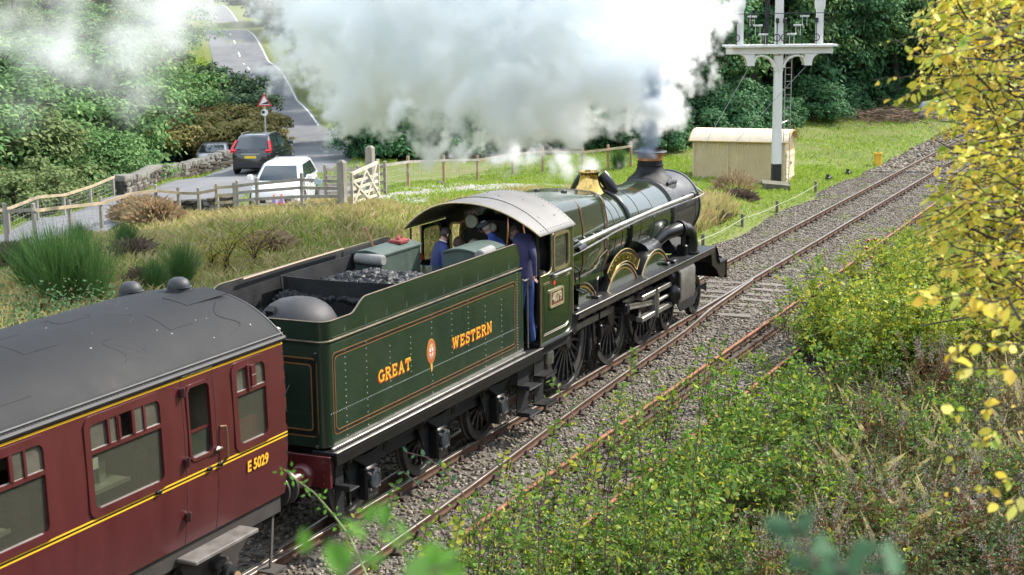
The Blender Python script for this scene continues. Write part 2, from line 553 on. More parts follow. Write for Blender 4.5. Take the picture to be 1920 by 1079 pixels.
def ribbon(c0, c1, zoff, step=1.0, i0=0, i1=None, cross=6):
    """strip between two offsets of the road centre line lying on the terrain"""
    P = ROADC[:, :2][i0:i1]; 
    seg = np.r_[0, np.cumsum(np.linalg.norm(np.diff(ROADC[:, :2], axis=0), axis=1))]
    s0, s1 = seg[i0], seg[-1 if i1 is None else i1 - 1]
    S = np.arange(s0, s1, step)
    k = 3.0
    def pos(s):
        w_ = np.array([-k, 0, k])
        xx = np.mean([np.interp(s + q, seg, ROADC[:, 0]) for q in w_], 0); yy = np.mean([np.interp(s + q, seg, ROADC[:, 1]) for q in w_], 0)
        return np.stack([xx, yy], -1)
    C = pos(S); T = pos(S + .5) - pos(S - .5); T /= np.linalg.norm(T, axis=1)[:, None]
    N = np.stack([-T[:, 1], T[:, 0]], 1); wd = np.interp(S, seg, ROADW)
    rows = []
    for t in np.linspace(0, 1, cross):
        off = c0(wd) * (1 - t) + c1(wd) * t
        q = C + N * off[:, None]
        rows.append(np.c_[q, H(q[:, 0], q[:, 1]) + zoff])
    V = np.stack(rows, 1)
    n, k2 = V.shape[:2]
    idx = np.arange(n * k2).reshape(n, k2)
    return V.reshape(-1, 3), np.stack([idx[:-1, :-1], idx[1:, :-1], idx[1:, 1:], idx[:-1, 1:]], -1).reshape(-1, 4), S


v, q, _ = ribbon(lambda w_: w_, lambda w_: -w_, .035, .8)
put('road', nmesh('road', v, q, M_ASPH, smooth=True), kind='structure')
# yard in front of the gate where the lane meets the road
ap = [(14.1, 14.9), (13.1, 14.4), (13.5, 12.9), (16.5, 12.9), (20, 14.8), (26, 18.4), (33, 22.5), (37, 26.2), (33, 25.8), (26, 23.0), (20.5, 22.4), (15.6, 20.8), (15.4, 17.6)]
import bmesh
b = bmesh.new(); b.faces.new([b.verts.new((x, y, 0)) for x, y in ap])
bmesh.ops.triangulate(b, faces=b.faces)
for _ in range(4): bmesh.ops.subdivide_edges(b, edges=[e for e in b.edges if e.calc_length() > .9], cuts=1, use_grid_fill=True)
bmesh.ops.triangulate(b, faces=b.faces)
zz = H([v.co.x for v in b.verts], [v.co.y for v in b.verts])
for v_, z_ in zip(b.verts, zz): v_.co.z = z_ + .028
me = bpy.data.meshes.new('yard'); b.to_mesh(me); b.free(); me.materials.append(mat('worn tarmac yard', (.10, .10, .10), .9, col2=(.17, .165, .155), scale=1.1, bump=.3, bscale=30))
put('yard_pavement', me, kind='structure')
mk = thing('road_marking', None, None); mk['kind'] = 'structure'
for nm, c, i0, i1, m_ in (('yellow_line', 2.12, 7, 11, M_LINE_Y), ('yellow_line', 2.36, 7, 11, M_LINE_Y), ('edge_line', -2.42, 9, None, M_LINE_W)):
    v, q, _ = ribbon(lambda w_: w_ * 0 + c - .06, lambda w_: w_ * 0 + c + .06, .040, .6, i0, i1, 2)
    put(nm, nmesh(nm, v, q, m_), mk)
v, q, S = ribbon(lambda w_: w_ * 0 - .06, lambda w_: w_ * 0 + .06, .040, .5, 9, None, 2)
q = [f for i, f in enumerate(q) if (i // 6) % 3 == 0]
put('centre_line', nmesh('centre_line', v, np.array(q), M_LINE_W), mk)
# pale gravel track through the gate
gp = []
pp = np.array([(13.6, 13.0), (17, 12.6), (20, 13.2), (23.5, 14.6), (27, 14.3), (31, 12.5)])
t = np.linspace(0, 5, 40)
c = np.stack([np.interp(t, range(6), pp[:, 0]), np.interp(t, range(6), pp[:, 1])], 1)
rows = []
for o_ in (-1.1, -.6, 0, .6, 1.1):
    wob = .35 * (vnoise(t * 3, t * 0 + o_, 1, 5) - .5)
    yy = c[:, 1] + o_ * (1 + wob); rows.append(np.c_[c[:, 0], yy, H(c[:, 0], yy) + .02])
V = np.stack(rows, 1); idx = np.arange(200).reshape(40, 5)
put('gravel_path', nmesh('gravel_path', V.reshape(-1, 3), np.stack([idx[:-1, :-1], idx[1:, :-1], idx[1:, 1:], idx[:-1, 1:]], -1).reshape(-1, 4), mat('pale gravel', (.26, .245, .22), .95, var=.35, scale=5, bump=.7, bscale=25)), kind='structure')

# ------------------------------------------------------------------ ballast bed and its stones
def HB(x, y):
    x = np.asarray(x, float); y = np.asarray(y, float)
    e = sstep(-5.9, -5.0, y + .5 * (vnoise(x, y, 3, 9) - .5)) * (1 - sstep(2.2, 3.0, y + .7 * (vnoise(x, y, 2, 8) - .5)))
    return -0.42 + e * (.222 + .05 * (vnoise(x, y, 1.3, 3) - .5) + .04 * (vnoise(x, y, .45, 4) - .5))


bx = np.arange(-46, 96, .35); by = np.arange(-6.3, 3.4, .25)
BX, BY = np.meshgrid(bx, by, indexing='ij')
vi = np.arange(BX.size).reshape(BX.shape)
M_BALL = mat('ballast bed', (.085, .072, .058), .95, var=.5, scale=3, bump=1.0, bscale=30, spec=.2, col2=(.16, .145, .125))
put('trackbed', nmesh('trackbed', np.stack([BX, BY, HB(BX, BY)], -1), np.stack([vi[:-1, :-1], vi[1:, :-1], vi[1:, 1:], vi[:-1, 1:]], -1).reshape(-1, 4), M_BALL, smooth=True), kind='structure')


def stones(n, xr, yr, size, hfun, seed):
    g = np.random.default_rng(seed)
    x = xr[0] + (xr[1] - xr[0]) * g.random(n) ** 1.5; y = g.uniform(*yr, n)
    s = size * g.uniform(.55, 1.35, n)
    base = np.array([(-1, -1, -1), (1, -1, -1), (1, 1, -1), (-1, 1, -1), (-1, -1, 1), (1, -1, 1), (1, 1, 1), (-1, 1, 1)]) * .5
    V = base[None] * (1 + g.uniform(-.45, .35, (n, 8, 3)))
    V *= np.stack([s * g.uniform(.8, 1.3, n), s * g.uniform(.7, 1.1, n), s * g.uniform(.5, .95, n)], 1)[:, None, :]
    a, b_ = g.uniform(0, 6.28, n), g.normal(0, .5, n)
    ca, sa, cb, sb = np.cos(a), np.sin(a), np.cos(b_), np.sin(b_)
    X, Y, Z = V[..., 0], V[..., 1], V[..., 2]
    Y2, Z2 = Y * cb[:, None] - Z * sb[:, None], Y * sb[:, None] + Z * cb[:, None]
    V = np.stack([X * ca[:, None] - Y2 * sa[:, None], X * sa[:, None] + Y2 * ca[:, None], Z2], -1)
    V += np.stack([x, y, hfun(x, y) + s * .18], 1)[:, None, :]
    F = np.array([(0, 3, 2, 1), (4, 5, 6, 7), (0, 1, 5, 4), (1, 2, 6, 5), (2, 3, 7, 6), (3, 0, 4, 7)])
    return V.reshape(-1, 3), (F[None] + np.arange(n)[:, None, None] * 8).reshape(-1, 4)


def stonemat(name, cols):
    m = leafmat(name, cols, .85, 0.0, .3)
    return m


SM = stonemat('ballast stones', [(.05, .043, .034), (.155, .13, .10), (.215, .185, .145), (.115, .083, .056), (.30, .27, .225), (.145, .112, .078)])
v, q = stones(80000, (-20, 45), (-5.4, 2.6), .046, HB, 21); v2, q2 = stones(14000, (44, 95), (-5.2, 2.6), .11, HB, 22); q = np.concatenate([q, q2 + len(v)]); v = np.concatenate([v, v2])
keep = np.ones(len(q) // 6, bool)
put('ballast', nmesh('ballast', v, q, SM), kind='stuff')

# ------------------------------------------------------------------ rails and sleepers
RP = [(-.035, 0), (-.028, .006), (.028, .006), (.035, 0), (.035, -.032), (.010, -.048), (.010, -.105), (.034, -.118), (.034, -.145), (-.034, -.145), (-.034, -.118), (-.010, -.105), (-.010, -.048), (-.035, -.032)]
M_RUST = mat('rusty rail sides', (.085, .045, .026), .85, var=.45, scale=4, bump=.3, bscale=50, spec=.3)
M_RTOP = mat('worn rail head', (.30, .27, .24), .35, metal=.85, var=.25, scale=3, stretch=(.3, 6, 6))
M_ORANGE = mat('orange rusty rail head', (.27, .105, .048), .85, var=.35, scale=5, bump=.3, bscale=60)
M_CHAIR = mat('cast rail chairs', (.055, .036, .026), .9, var=.3, bump=.3)
M_SLEEP = mat('weathered sleeper timber', (.10, .082, .066), .92, var=.35, scale=2.5, bump=.6, bscale=25, stretch=(1, .12, 1), col2=(.19, .165, .14))


def rail(name, pts, top, parent, w_=1.0):
    b = MB(); secs = []
    pts = [Vector((p[0], p[1], 0)) for p in pts]
    for i, p in enumerate(pts):
        d = (pts[min(i + 1, len(pts) - 1)] - pts[max(i - 1, 0)]).normalized()
        sd = Vector((-d.y, d.x, 0))
        secs.append([p + sd * a * w_ + Vector((0, 0, z)) for a, z in RP])
    b.loft(secs)
    for i in range(len(b.f)):
        f = b.f[i]
        if len(f) == 4 and max(b.v[k][2] for k in f) > -.001 and min(b.v[k][2] for k in f) > -.004 or len(f) == 4 and all(b.v[k][2] > -.001 for k in f): b.m[i] = 1
    return b.build(name, [M_RUST, top], parent, angle=50)


def spline(pts, step=1.5):
    """Catmull-Rom through 2-D points"""
    out = []
    P = [np.array(p, float) for p in pts]
    P = [2 * P[0] - P[1]] + P + [2 * P[-1] - P[-2]]
    for i in range(1, len(P) - 2):
        n = max(2, int(np.linalg.norm(P[i + 1] - P[i]) / step))
        for k in range(n):
            t = k / n
            out.append(.5 * ((2 * P[i]) + (-P[i - 1] + P[i + 1]) * t + (2 * P[i - 1] - 5 * P[i] + 4 * P[i + 1] - P[i + 2]) * t * t + (-P[i - 1] + 3 * P[i] - 3 * P[i + 1] + P[i + 2]) * t ** 3))
    out.append(P[-2])
    return out


tr = thing('railway_track', None, None); tr['kind'] = 'structure'
sd_ = thing('siding_track', None, None); sd_['kind'] = 'structure'
for y in (-.7525, .7525): rail('rail', [(x, y) for x in (-45, -20, 0, 20, 45, 95)], M_RTOP, tr)
turn = [(13.5, -.80), (9, -.98), (6.4, -1.2), (-.57, -1.47), (-6.3, -1.80), (-9.7, -1.93), (-16, -2.2), (-30, -2.75)]
rail('turnout_rail', spline(turn), M_RTOP, tr)
rail('turnout_rail', spline([(x, y + 1.43) for x, y in turn[:5]] + [(-10, -.55)]), M_RTOP, tr)
rail('check_rail', [(-17, -.62), (-16.4, -.66), (-10.5, -.66), (-10, -.62)], M_RTOP, tr)
rail('rail', spline([(-8.85, -2.72), (0, -2.74), (12, -2.76), (26, -2.72), (60, -2.6)], 3), M_ORANGE, sd_)
rail('rail', spline([(-8.6, -4.19), (0, -4.2), (12, -4.2), (26, -4.16), (60, -4.04)], 3), M_ORANGE, sd_)
rail('loose_rail', [(-3.2, -3.02), (8.5, -3.10)], M_CHAIR, sd_)


def sleeper_mesh(L, wd, k):
    g = random.Random(k); b = MB()
    b.bbox(-wd / 2, wd / 2, -L / 2, L / 2, -.12, 0, .012)
    b.v = [(x + g.uniform(-.006, .006), y + g.uniform(-.01, .01), z + g.uniform(-.006, .004)) for x, y, z in b.v]
    return b.mesh('sleeper', M_SLEEP, angle=30)


SLM = [sleeper_mesh(2.6, .26, k) for k in range(4)]
SLL = [sleeper_mesh(L, .29, 9) for L in (3.0, 3.4, 3.8)]
chb = {tr: MB(), sd_: MB()}
g = random.Random(3)
def sleeper(par, x, y, me, z):
    o = put('sleeper', me, par, True); o.location = (x, y, z); o.rotation_euler = (g.uniform(-.012, .012), g.uniform(-.02, .02), g.uniform(-.02, .02))
def chair(b, x, y):
    b.bbox(x - .08, x + .08, y - .16, y + .16, -.185, -.15, .012)
    b.prism([(x - .05, -.15), (x + .05, -.15), (x + .035, -.08), (x - .035, -.08)], y - .075, y - .04)
    b.prism([(x - .05, -.15), (x + .05, -.15), (x + .035, -.075), (x - .035, -.075)], y + .04, y + .09)
x = -21.0
while x < 92:
    if 9.0 < x < 14.2: sleeper(tr, x, -.25, SLL[1], -.165)
    elif -12 < x < 9.0: sleeper(tr, x, -.5, SLL[0 if x > 4 else 2], -.222 - g.uniform(0, .02))
    else: sleeper(tr, x, 0, SLM[g.randrange(4)], -.205 - g.uniform(0, .02))
    if x < 50:
        for y in (-.7525, .7525): chair(chb[tr], x, y)
        if -20 < x < 13: chair(chb[tr], x, float(np.interp(x, [p[0] for p in turn][::-1], [p[1] for p in turn][::-1])))
    x += .74 + g.uniform(-.03, .03)
x = -8.9
while x < 46:
    sleeper(sd_, x, -3.46 + g.uniform(-.08, .08), SLM[g.randrange(4)], -.205 - g.uniform(0, .03))
    for y in (-2.73, -4.19): chair(chb[sd_], x, y)
    x += .78 + g.uniform(-.04, .04)
for k in chb: chb[k].build('rail_chairs', M_CHAIR, k, angle=25, kind='stuff')

# ------------------------------------------------------------------ grass, built blade by blade
def blades(n, sampler, hgt, wid, lean, seed, hf=None, zoff=-.02):
    g = np.random.default_rng(seed)
    x, y = sampler(g, n); n = len(x)
    z = (hf or H)(x, y) + zoff
    h = hgt * g.uniform(.45, 1.25, n); a = g.uniform(0, 6.28, n); w2 = wid * g.uniform(.6, 1.2, n) / 2
    la, lm = g.uniform(0, 6.28, n), np.abs(g.normal(0, lean, n)) * h
    dx, dy = np.cos(a) * w2, np.sin(a) * w2
    tx, ty = np.cos(la) * lm, np.sin(la) * lm
    V = np.stack([np.stack([x - dx, y - dy, z], 1), np.stack([x + dx, y + dy, z], 1), np.stack([x + dx * .6 + tx * .35, y + dy * .6 + ty * .35, z + h * .6], 1), np.stack([x + tx, y + ty, z + h], 1)], 1)
    Q = np.arange(n * 4).reshape(n, 4)
    return V.reshape(-1, 3), Q


def region(xr, yr, accept, clump=None):
    def f(g, n):
        x = g.uniform(*xr, n * 3); y = g.uniform(*yr, n * 3)
        k = accept(x, y) > g.random(n * 3)
        return x[k][:n], y[k][:n]
    return f


off_road = lambda x, y: sstep(2.6, 3.3, road_dist(x, y)) * (1 - ((x > 13) & (x < 34) & (y > 14.5) & (y < 25) & (y > 14.5 + .55 * (x - 18))))
GR = leafmat('fresh grass', [(0.138, 0.241, 0.026), (0.23, 0.368, 0.038), (0.31, 0.437, 0.056), (0.414, 0.46, 0.112), (0.172, 0.299, 0.032)], .65, .35, .12)
GD = leafmat('dry grass', [(0.531, 0.41, 0.23), (0.314, 0.353, 0.089), (0.628, 0.502, 0.306), (0.435, 0.422, 0.14), (0.411, 0.251, 0.166)], .8, .3, .08)
lawn = lambda x, y: off_road(x, y) * np.clip(sstep(12, 15, x + .25 * (y - 8)) , 0, 1) * (1 - .8 * ((np.abs(y - 13.6) < 1.0) & (x > 16) & (x < 30)))
v, q = blades(95000, region((10, 46), (2.7, 17.5), lawn), .13, .035, .6, 31)
put('lawn_grass', nmesh('lawn_grass', v, q, GR), kind='stuff')
v, q = blades(45000, region((40, 100), (2.6, 24), lambda x, y: 0 * x + 1 - .6 * ((vnoise(x, y, 3, 12) > .72))), .16, .06, .6, 32)
put('field_grass', nmesh('field_grass', v, q, GR), kind='stuff')
v, q = blades(75000, region((-16, 15), (3.0, 20), lambda x, y: off_road(x, y) * (.35 + .65 * (vnoise(x, y, 1.6, 7) > .42))), .27, .018, .5, 33)
put('rough_grass', nmesh('rough_grass', v, q, GD), kind='stuff')
v, q = blades(48000, region((-16, 16), (3.0, 20), lambda x, y: off_road(x, y) * (.2 + .8 * (vnoise(x, y, 2.2, 17) > .5))), .15, .025, .5, 34)
put('bank_grass', nmesh('bank_grass', v, q, GR), kind='stuff')
v, q = blades(26000, region((14, 26), (3.3, 9.5), lambda x, y: (vnoise(x, y, 2.0, 27) > .5) * 1.0), .55, .02, .35, 35)
put('tall_dry_grass', nmesh('tall_dry_grass', v, q, GD), kind='stuff')
v, q = blades(30000, region((-4, 36), (17, 33), lambda x, y: (road_dist(x, y) > 2.75) & (road_dist(x, y) < 5.0)), .16, .035, .5, 36)
put('verge_grass', nmesh('verge_grass', v, q, GR), kind='stuff')
v, q = blades(30000, region((34, 110), (26, 84), lambda x, y: (road_dist(x, y) > 3.3) & (road_dist(x, y) < 9.0)), .25, .07, .5, 37)
put('roadside_grass', nmesh('roadside_grass', v, q, GR), kind='stuff')
v, q = blades(11000, region((-12, 48), (-5.6, 2.8), lambda x, y: (vnoise(x, y, 1.1, 41) > .77) * 1.0), .10, .02, .6, 38, HB)
v2, q2 = blades(9000, region((-12, 40), (-5.6, -1.6), lambda x, y: (vnoise(x, y, .8, 44) > .76) * (.35 + .65 * (y < -3))), .20, .018, .6, 48, HB); q = np.concatenate([q, q2 + len(v)]); v = np.concatenate([v, v2])
put('track_weeds', nmesh('track_weeds', v, q, GR), kind='stuff')
# ================================================================== trees and shrubs
LEAF_MID = leafmat('broadleaf green', [(0.05, 0.123, 0.043), (0.083, 0.186, 0.054), (0.131, 0.246, 0.08), (0.195, 0.316, 0.104), (0.104, 0.212, 0.08), (0.248, 0.346, 0.131)], 0.7, .25, .12)
LEAF_DARK = leafmat('dark broadleaf', [(0.033, 0.085, 0.041), (0.05, 0.137, 0.059), (0.078, 0.188, 0.078), (0.116, 0.242, 0.095), (0.062, 0.165, 0.068)], 0.7, .2, .12)
LEAF_OLIVE = leafmat('olive leaves', [(0.091, 0.146, 0.054), (0.148, 0.207, 0.074), (0.204, 0.256, 0.099), (0.113, 0.175, 0.066), (0.238, 0.256, 0.117)], 0.7, .3, .12)
LEAF_AUT = leafmat('turning leaves', [(0.105, 0.112, 0.028), (0.224, 0.168, 0.035), (0.28, 0.154, 0.035), (0.084, 0.119, 0.031), (0.266, 0.21, 0.056), (0.154, 0.084, 0.035)], 0.7, .3, .12)
LEAF_GORSE = leafmat('gorse needles', [(0.023, 0.058, 0.03), (0.039, 0.084, 0.042), (0.06, 0.106, 0.051), (0.079, 0.096, 0.046)], 0.7, .15, .12)
LEAF_BRACK = leafmat('bracken fronds', [(.20, .20, .06), (.32, .26, .10), (.16, .20, .05), (.27, .18, .07), (.36, .32, .15), (.13, .16, .05)], 0.7, .3, .12)
BARK = mat('tree bark', (.045, .038, .030), .95, var=.35, scale=6, bump=.6, bscale=20, stretch=(1, 1, .2), col2=(.085, .075, .06))
TWIG = mat('dark twigs', (.040, .026, .020), .8, var=.3)
TWIGR = mat('reddish stems', (.075, .030, .026), .7, var=.3)


def leaf_cloud(P, Nn, size, g, asp=.55):
    """rhombic leaf sprays at P facing roughly along Nn"""
    n = len(P)
    Nn = Nn + g.normal(0, .55, (n, 3)); Nn /= np.linalg.norm(Nn, axis=1)[:, None]
    t = g.normal(0, 1, (n, 3)); t -= Nn * (t * Nn).sum(1)[:, None]; t /= np.linalg.norm(t, axis=1)[:, None]
    bt = np.cross(Nn, t)
    s = (size * g.uniform(.55, 1.35, n))[:, None]
    V = np.stack([P - t * s * .5, P + bt * s * asp * .5 - t * s * .05, P + t * s * .5, P - bt * s * asp * .5 - t * s * .05], 1)
    return V.reshape(-1, 3), np.arange(n * 4).reshape(n, 4)


def crown_points(g, nb, nl, rx, rz, zc, blob, flat=0.0, bottom=-.75):
    """leaf positions over many uneven clumps that fill an ellipsoid shell"""
    d = g.normal(0, 1, (nb, 3)); d /= np.linalg.norm(d, axis=1)[:, None]
    d[:, 2] = np.maximum(d[:, 2], bottom + .25 * g.random(nb))
    rad = .35 + .62 * g.random(nb) ** .6
    C = d * np.stack([rx * rad, rx * rad, rz * rad], 1); C[:, 2] += zc
    C[:, :2] += g.normal(0, rx * .10, (nb, 2))
    br_ = blob * g.uniform(.6, 1.35, nb)
    k = g.integers(0, nb, nl)
    e = g.normal(0, 1, (nl, 3)); e /= np.linalg.norm(e, axis=1)[:, None]
    e[:, 2] = np.where(e[:, 2] < -.35, -e[:, 2], e[:, 2])
    q = br_[k][:, None] * (.55 + .5 * g.random((nl, 1)))
    P = C[k] + e * q * np.array([1, 1, .72])
    return P, e + d[k] * .4 + np.array([0, 0, .5]), C


def tree_variant(seed, h, rx, rz, zc, nb, nl, leaf, size, blob, trunk=.22):
    g = np.random.default_rng(seed); rr = random.Random(seed)
    P, Nn, C = crown_points(g, nb, nl, rx, rz, zc, blob)
    v, q = leaf_cloud(P, Nn, size, g)
    crown = nmesh('crown', v, q, leaf)
    b = MB(); lean = Vector((rr.uniform(-.4, .4), rr.uniform(-.4, .4), 0))
    top = Vector((0, 0, zc + rz * .35)) + lean
    b.tube([Vector((0, 0, -.6)), Vector((0, 0, .1)), lean * .3 + up * zc * .35, lean * .6 + up * zc * .7, top], [trunk * 1.5, trunk * 1.1, trunk * .85, trunk * .6, trunk * .2], 8)
    for c in C[::3][:22]:
        c = Vector(c); t_ = rr.uniform(.3, .85); s_ = lean * t_ + up * (top.z * t_)
        m_ = s_.lerp(c, .5) + Vector((rr.uniform(-.3, .3), rr.uniform(-.3, .3), rr.uniform(-.1, .5)))
        b.tube([s_, m_, c], [trunk * .42, trunk * .25, trunk * .07], 5)
    return crown, b.mesh('trunk', BARK), b


CORE = {}
TV = {
    'oak': [tree_variant(101 + k, 9, 3.6, 3.4, 5.4, 70, 15000, LEAF_MID, .26, 1.15) for k in range(3)],
    'dark': [tree_variant(201 + k, 14, 4.2, 6.2, 7.4, 95, 19000, LEAF_DARK, .30, 1.35, .28) for k in range(3)],
    'green': [tree_variant(251 + k, 14, 4.2, 6.0, 7.2, 90, 17000, LEAF_MID, .30, 1.35, .28) for k in range(2)],
    'olive': [tree_variant(301 + k, 8, 3.2, 3.0, 4.6, 60, 12000, LEAF_OLIVE, .24, 1.0) for k in range(2)],
    'autumn': [tree_variant(401 + k, 8, 2.7, 3.0, 4.6, 50, 9000, LEAF_AUT, .22, .9) for k in range(2)],
    'gorse': [tree_variant(501 + k, 2.5, 1.9, 1.35, 1.25, 40, 8000, LEAF_GORSE, .20, .55, .08) for k in range(2)],
    'bracken': [tree_variant(601 + k, 1.4, 1.9, .8, .75, 46, 12000, LEAF_BRACK, .14, .5, .04) for k in range(2)],
    'hedge': [tree_variant(701 + k, 2.5, 2.2, 1.5, 1.2, 45, 9000, LEAF_DARK, .20, .7, .07) for k in range(2)],
}
tr_rng = random.Random(77)


ROADPX = [(350, -20), (470, -20), (575, 80), (640, 180), (660, 300), (555, 300), (540, 235), (500, 190), (465, 125), (420, 70)]


def blocks_road(x, y, z, r_, dmax=150):
    rel = Vector((x, y, z)) - CAM; d = rel.dot(CF)
    if d > 250: return False
    px, py = 960 + 2851 * rel.dot(CR) / d, 539.5 - 2851 * rel.dot(CU) / d; rp = r_ / d * 2851
    for i in range(len(ROADPX)):
        (x0, y0), (x1, y1) = ROADPX[i], ROADPX[(i + 1) % len(ROADPX)]
        for k in range(6):
            if math.hypot(x0 + (x1 - x0) * k / 6 - px, (y0 + (y1 - y0) * k / 6 - py) * .8) < rp: return True
    return inpoly(px, py, ROADPX)


def inpoly(px, py, poly):
    r_ = False; n = len(poly)
    for i in range(n):
        (x0, y0), (x1, y1) = poly[i], poly[(i + 1) % n]
        if (y0 > py) != (y1 > py) and px < (x1 - x0) * (py - y0) / (y1 - y0) + x0: r_ = not r_
    return r_


def plant(kind, x, y, s, name, label, cat, group, sz=1.0, k=None, z=None, guard=False):
    if guard and blocks_road(x, y, h1(x, y) + {'gorse': 1.2}.get(kind, 5.5) * s, {'gorse': 1.3}.get(kind, 3.2) * s): return None
    cr_, tk_, _ = TV[kind][(k if k is not None else tr_rng.randrange(9)) % len(TV[kind])]
    t = thing(name, label, cat, (x, y, h1(x, y) - .1 if z is None else z), group, rotz=tr_rng.uniform(0, 6.28))
    t.scale = (s, s, s * sz)
    o = put('trunk' if kind not in ('gorse', 'bracken', 'hedge') else 'stems', tk_, t, True); o.matrix_parent_inverse.identity()
    o = put('crown' if kind not in ('gorse', 'bracken', 'hedge') else 'foliage', cr_, t, True, kind='stuff'); o.matrix_parent_inverse.identity()
    return t


ORD = 'first second third fourth fifth sixth seventh eighth ninth tenth eleventh twelfth thirteenth fourteenth fifteenth sixteenth seventeenth eighteenth nineteenth twentieth'.split()
# wood behind the long fence and the shed: dark evergreen-looking mass right up to the top of the picture
for i, (px, d, kd, s) in enumerate([(690, 82, 'dark', .55), (735, 84, 'dark', .75), (770, 84, 'dark', .8), (840, 85, 'dark', .8), (905, 84, 'dark', .78), (975, 86, 'dark', .85), (1050, 86, 'dark', .85), (1120, 87, 'dark', .9), (1190, 86, 'dark', .9), (1262, 86, 'dark', .92), (1345, 92, 'green', .85), (1415, 96, 'dark', .95), (1480, 98, 'green', .95), (1545, 100, 'dark', .95), (1610, 104, 'green', 1.0), (1675, 108, 'dark', 1.0), (1740, 112, 'green', 1.0), (1810, 110, 'dark', 1.0), (1890, 108, 'green', 1.0)]):
    p = at(px, 330, d)
    plant(kd, p.x, p.y, s, 'broadleaf_tree', 'tall dark green tree, %s from the road in the wood front' % ORD[i], 'tree', 'front row of the wood', 1.1)
for i in range(26):
    px = 560 + i * 54; d = tr_rng.uniform(104, 128)
    p = at(px + tr_rng.uniform(-20, 20), 300, d)
    plant(tr_rng.choice(['green', 'dark', 'green']), p.x, p.y, tr_rng.uniform(.95, 1.25), 'broadleaf_tree', 'tall tree deep in the wood behind the front row', 'tree', 'back rows of the wood', 1.1, guard=True)
for i in range(30):
    px = 480 + i * 52; d = tr_rng.uniform(140, 185)
    p = at(px, 300, d)
    if road_dist(np.array([p.x]), np.array([p.y]))[0] < 9: continue
    plant(tr_rng.choice(['green', 'dark', 'olive']), p.x, p.y, tr_rng.uniform(1.2, 1.7), 'broadleaf_tree', 'far tree on the hill above the wood', 'tree', 'trees on the hill above the wood', 1.1, guard=True)
# low hedge growth right behind the fence
for i, (px, d) in enumerate(((705, 74), (725, 74.5), (750, 75), (790, 75), (845, 76), (900, 77), (955, 78), (1010, 79), (1065, 79), (1120, 80), (1175, 80), (1232, 80), (1290, 84), (1340, 86), (1390, 88), (1450, 91), (1520, 96), (1575, 100), (1635, 105), (1700, 112))):
    p = at(px, 330, d)
    plant('hedge', p.x, p.y, tr_rng.uniform(.75, 1.15), 'hedge_bush', 'dark leafy bush at the foot of the wood, %s from the gate' % ORD[i], 'bush', 'bushes along the foot of the wood')
for i, (px, d) in enumerate(((1565, 108), (1620, 111), (1675, 114), (1735, 116), (1800, 117), (1860, 118), (1500, 104), (1440, 100))):
    p = at(px, 300, d)
    plant('hedge', p.x, p.y, tr_rng.uniform(1.5, 2.1), 'tall_shrub', 'big dark shrub under the trees beyond the field, %s one' % ORD[i], 'shrub', 'shrubs beyond the field')
# trees of the valley behind the stone wall (left)
for i, (px, py, d, kd, s) in enumerate([(20, 300, 63, 'olive', .85), (75, 250, 70, 'oak', .85), (150, 330, 66, 'oak', .62), (175, 200, 76, 'oak', 1.05), (262, 225, 80, 'oak', .85), (30, 190, 80, 'oak', 1.0), (105, 160, 90, 'olive', 1.0), (240, 150, 88, 'olive', .95), (330, 215, 84, 'oak', .75), (15, 400, 58, 'olive', .6), (90, 390, 60, 'olive', .62), (200, 345, 68, 'oak', .6), (205, 325, 70, 'oak', .55), (-60, 330, 62, 'oak', .9), (-70, 200, 78, 'oak', 1.1)]):
    s *= 1.22; p = at(px, py, d); z = p.z - 5.2 * s
    plant(kd, p.x, p.y, s, 'valley_tree', '%s left of the stone wall, %s from the left edge' % ({'oak': 'rounded green tree', 'olive': 'pale olive-green tree'}[kd], ORD[sorted((20, 75, 150, 175, 262, 30, 105, 240, 330, 15, 90, 200, 205, -60, -70)).index(px)]), 'tree', 'trees in the hollow on the left', .95, z=min(z, h1(p.x, p.y)))
# hillside above: gorse, bracken and turning trees
for i in range(58):
    px = tr_rng.uniform(-60, 470); d = tr_rng.uniform(92, 165)
    p = at(px, 150, d)
    if road_dist(np.array([p.x]), np.array([p.y]))[0] < 7: continue
    kd = tr_rng.choice(['oak', 'olive', 'autumn', 'gorse', 'oak', 'olive'])
    plant(kd, p.x, p.y, tr_rng.uniform(.7, 1.1) * (1.5 if kd == 'gorse' else 1), 'hillside_tree' if kd != 'gorse' else 'gorse_bush', {'oak': 'green tree on the left hillside', 'olive': 'yellowing green tree on the left hillside', 'autumn': 'orange-brown tree on the left hillside', 'gorse': 'dark gorse clump high on the left hillside'}[kd], 'tree' if kd != 'gorse' else 'bush', 'growth on the left hillside', guard=True)
for i in range(40):
    px = tr_rng.uniform(-100, 520); d = tr_rng.uniform(170, 290)
    p = at(px, 100, d)
    if road_dist(np.array([p.x]), np.array([p.y]))[0] < 10: continue
    plant(tr_rng.choice(['oak', 'olive', 'autumn', 'green']), p.x, p.y, tr_rng.uniform(1.2, 1.9), 'hilltop_tree', 'far tree on the skyline side of the left hill', 'tree', 'far trees on the left hill', guard=True)
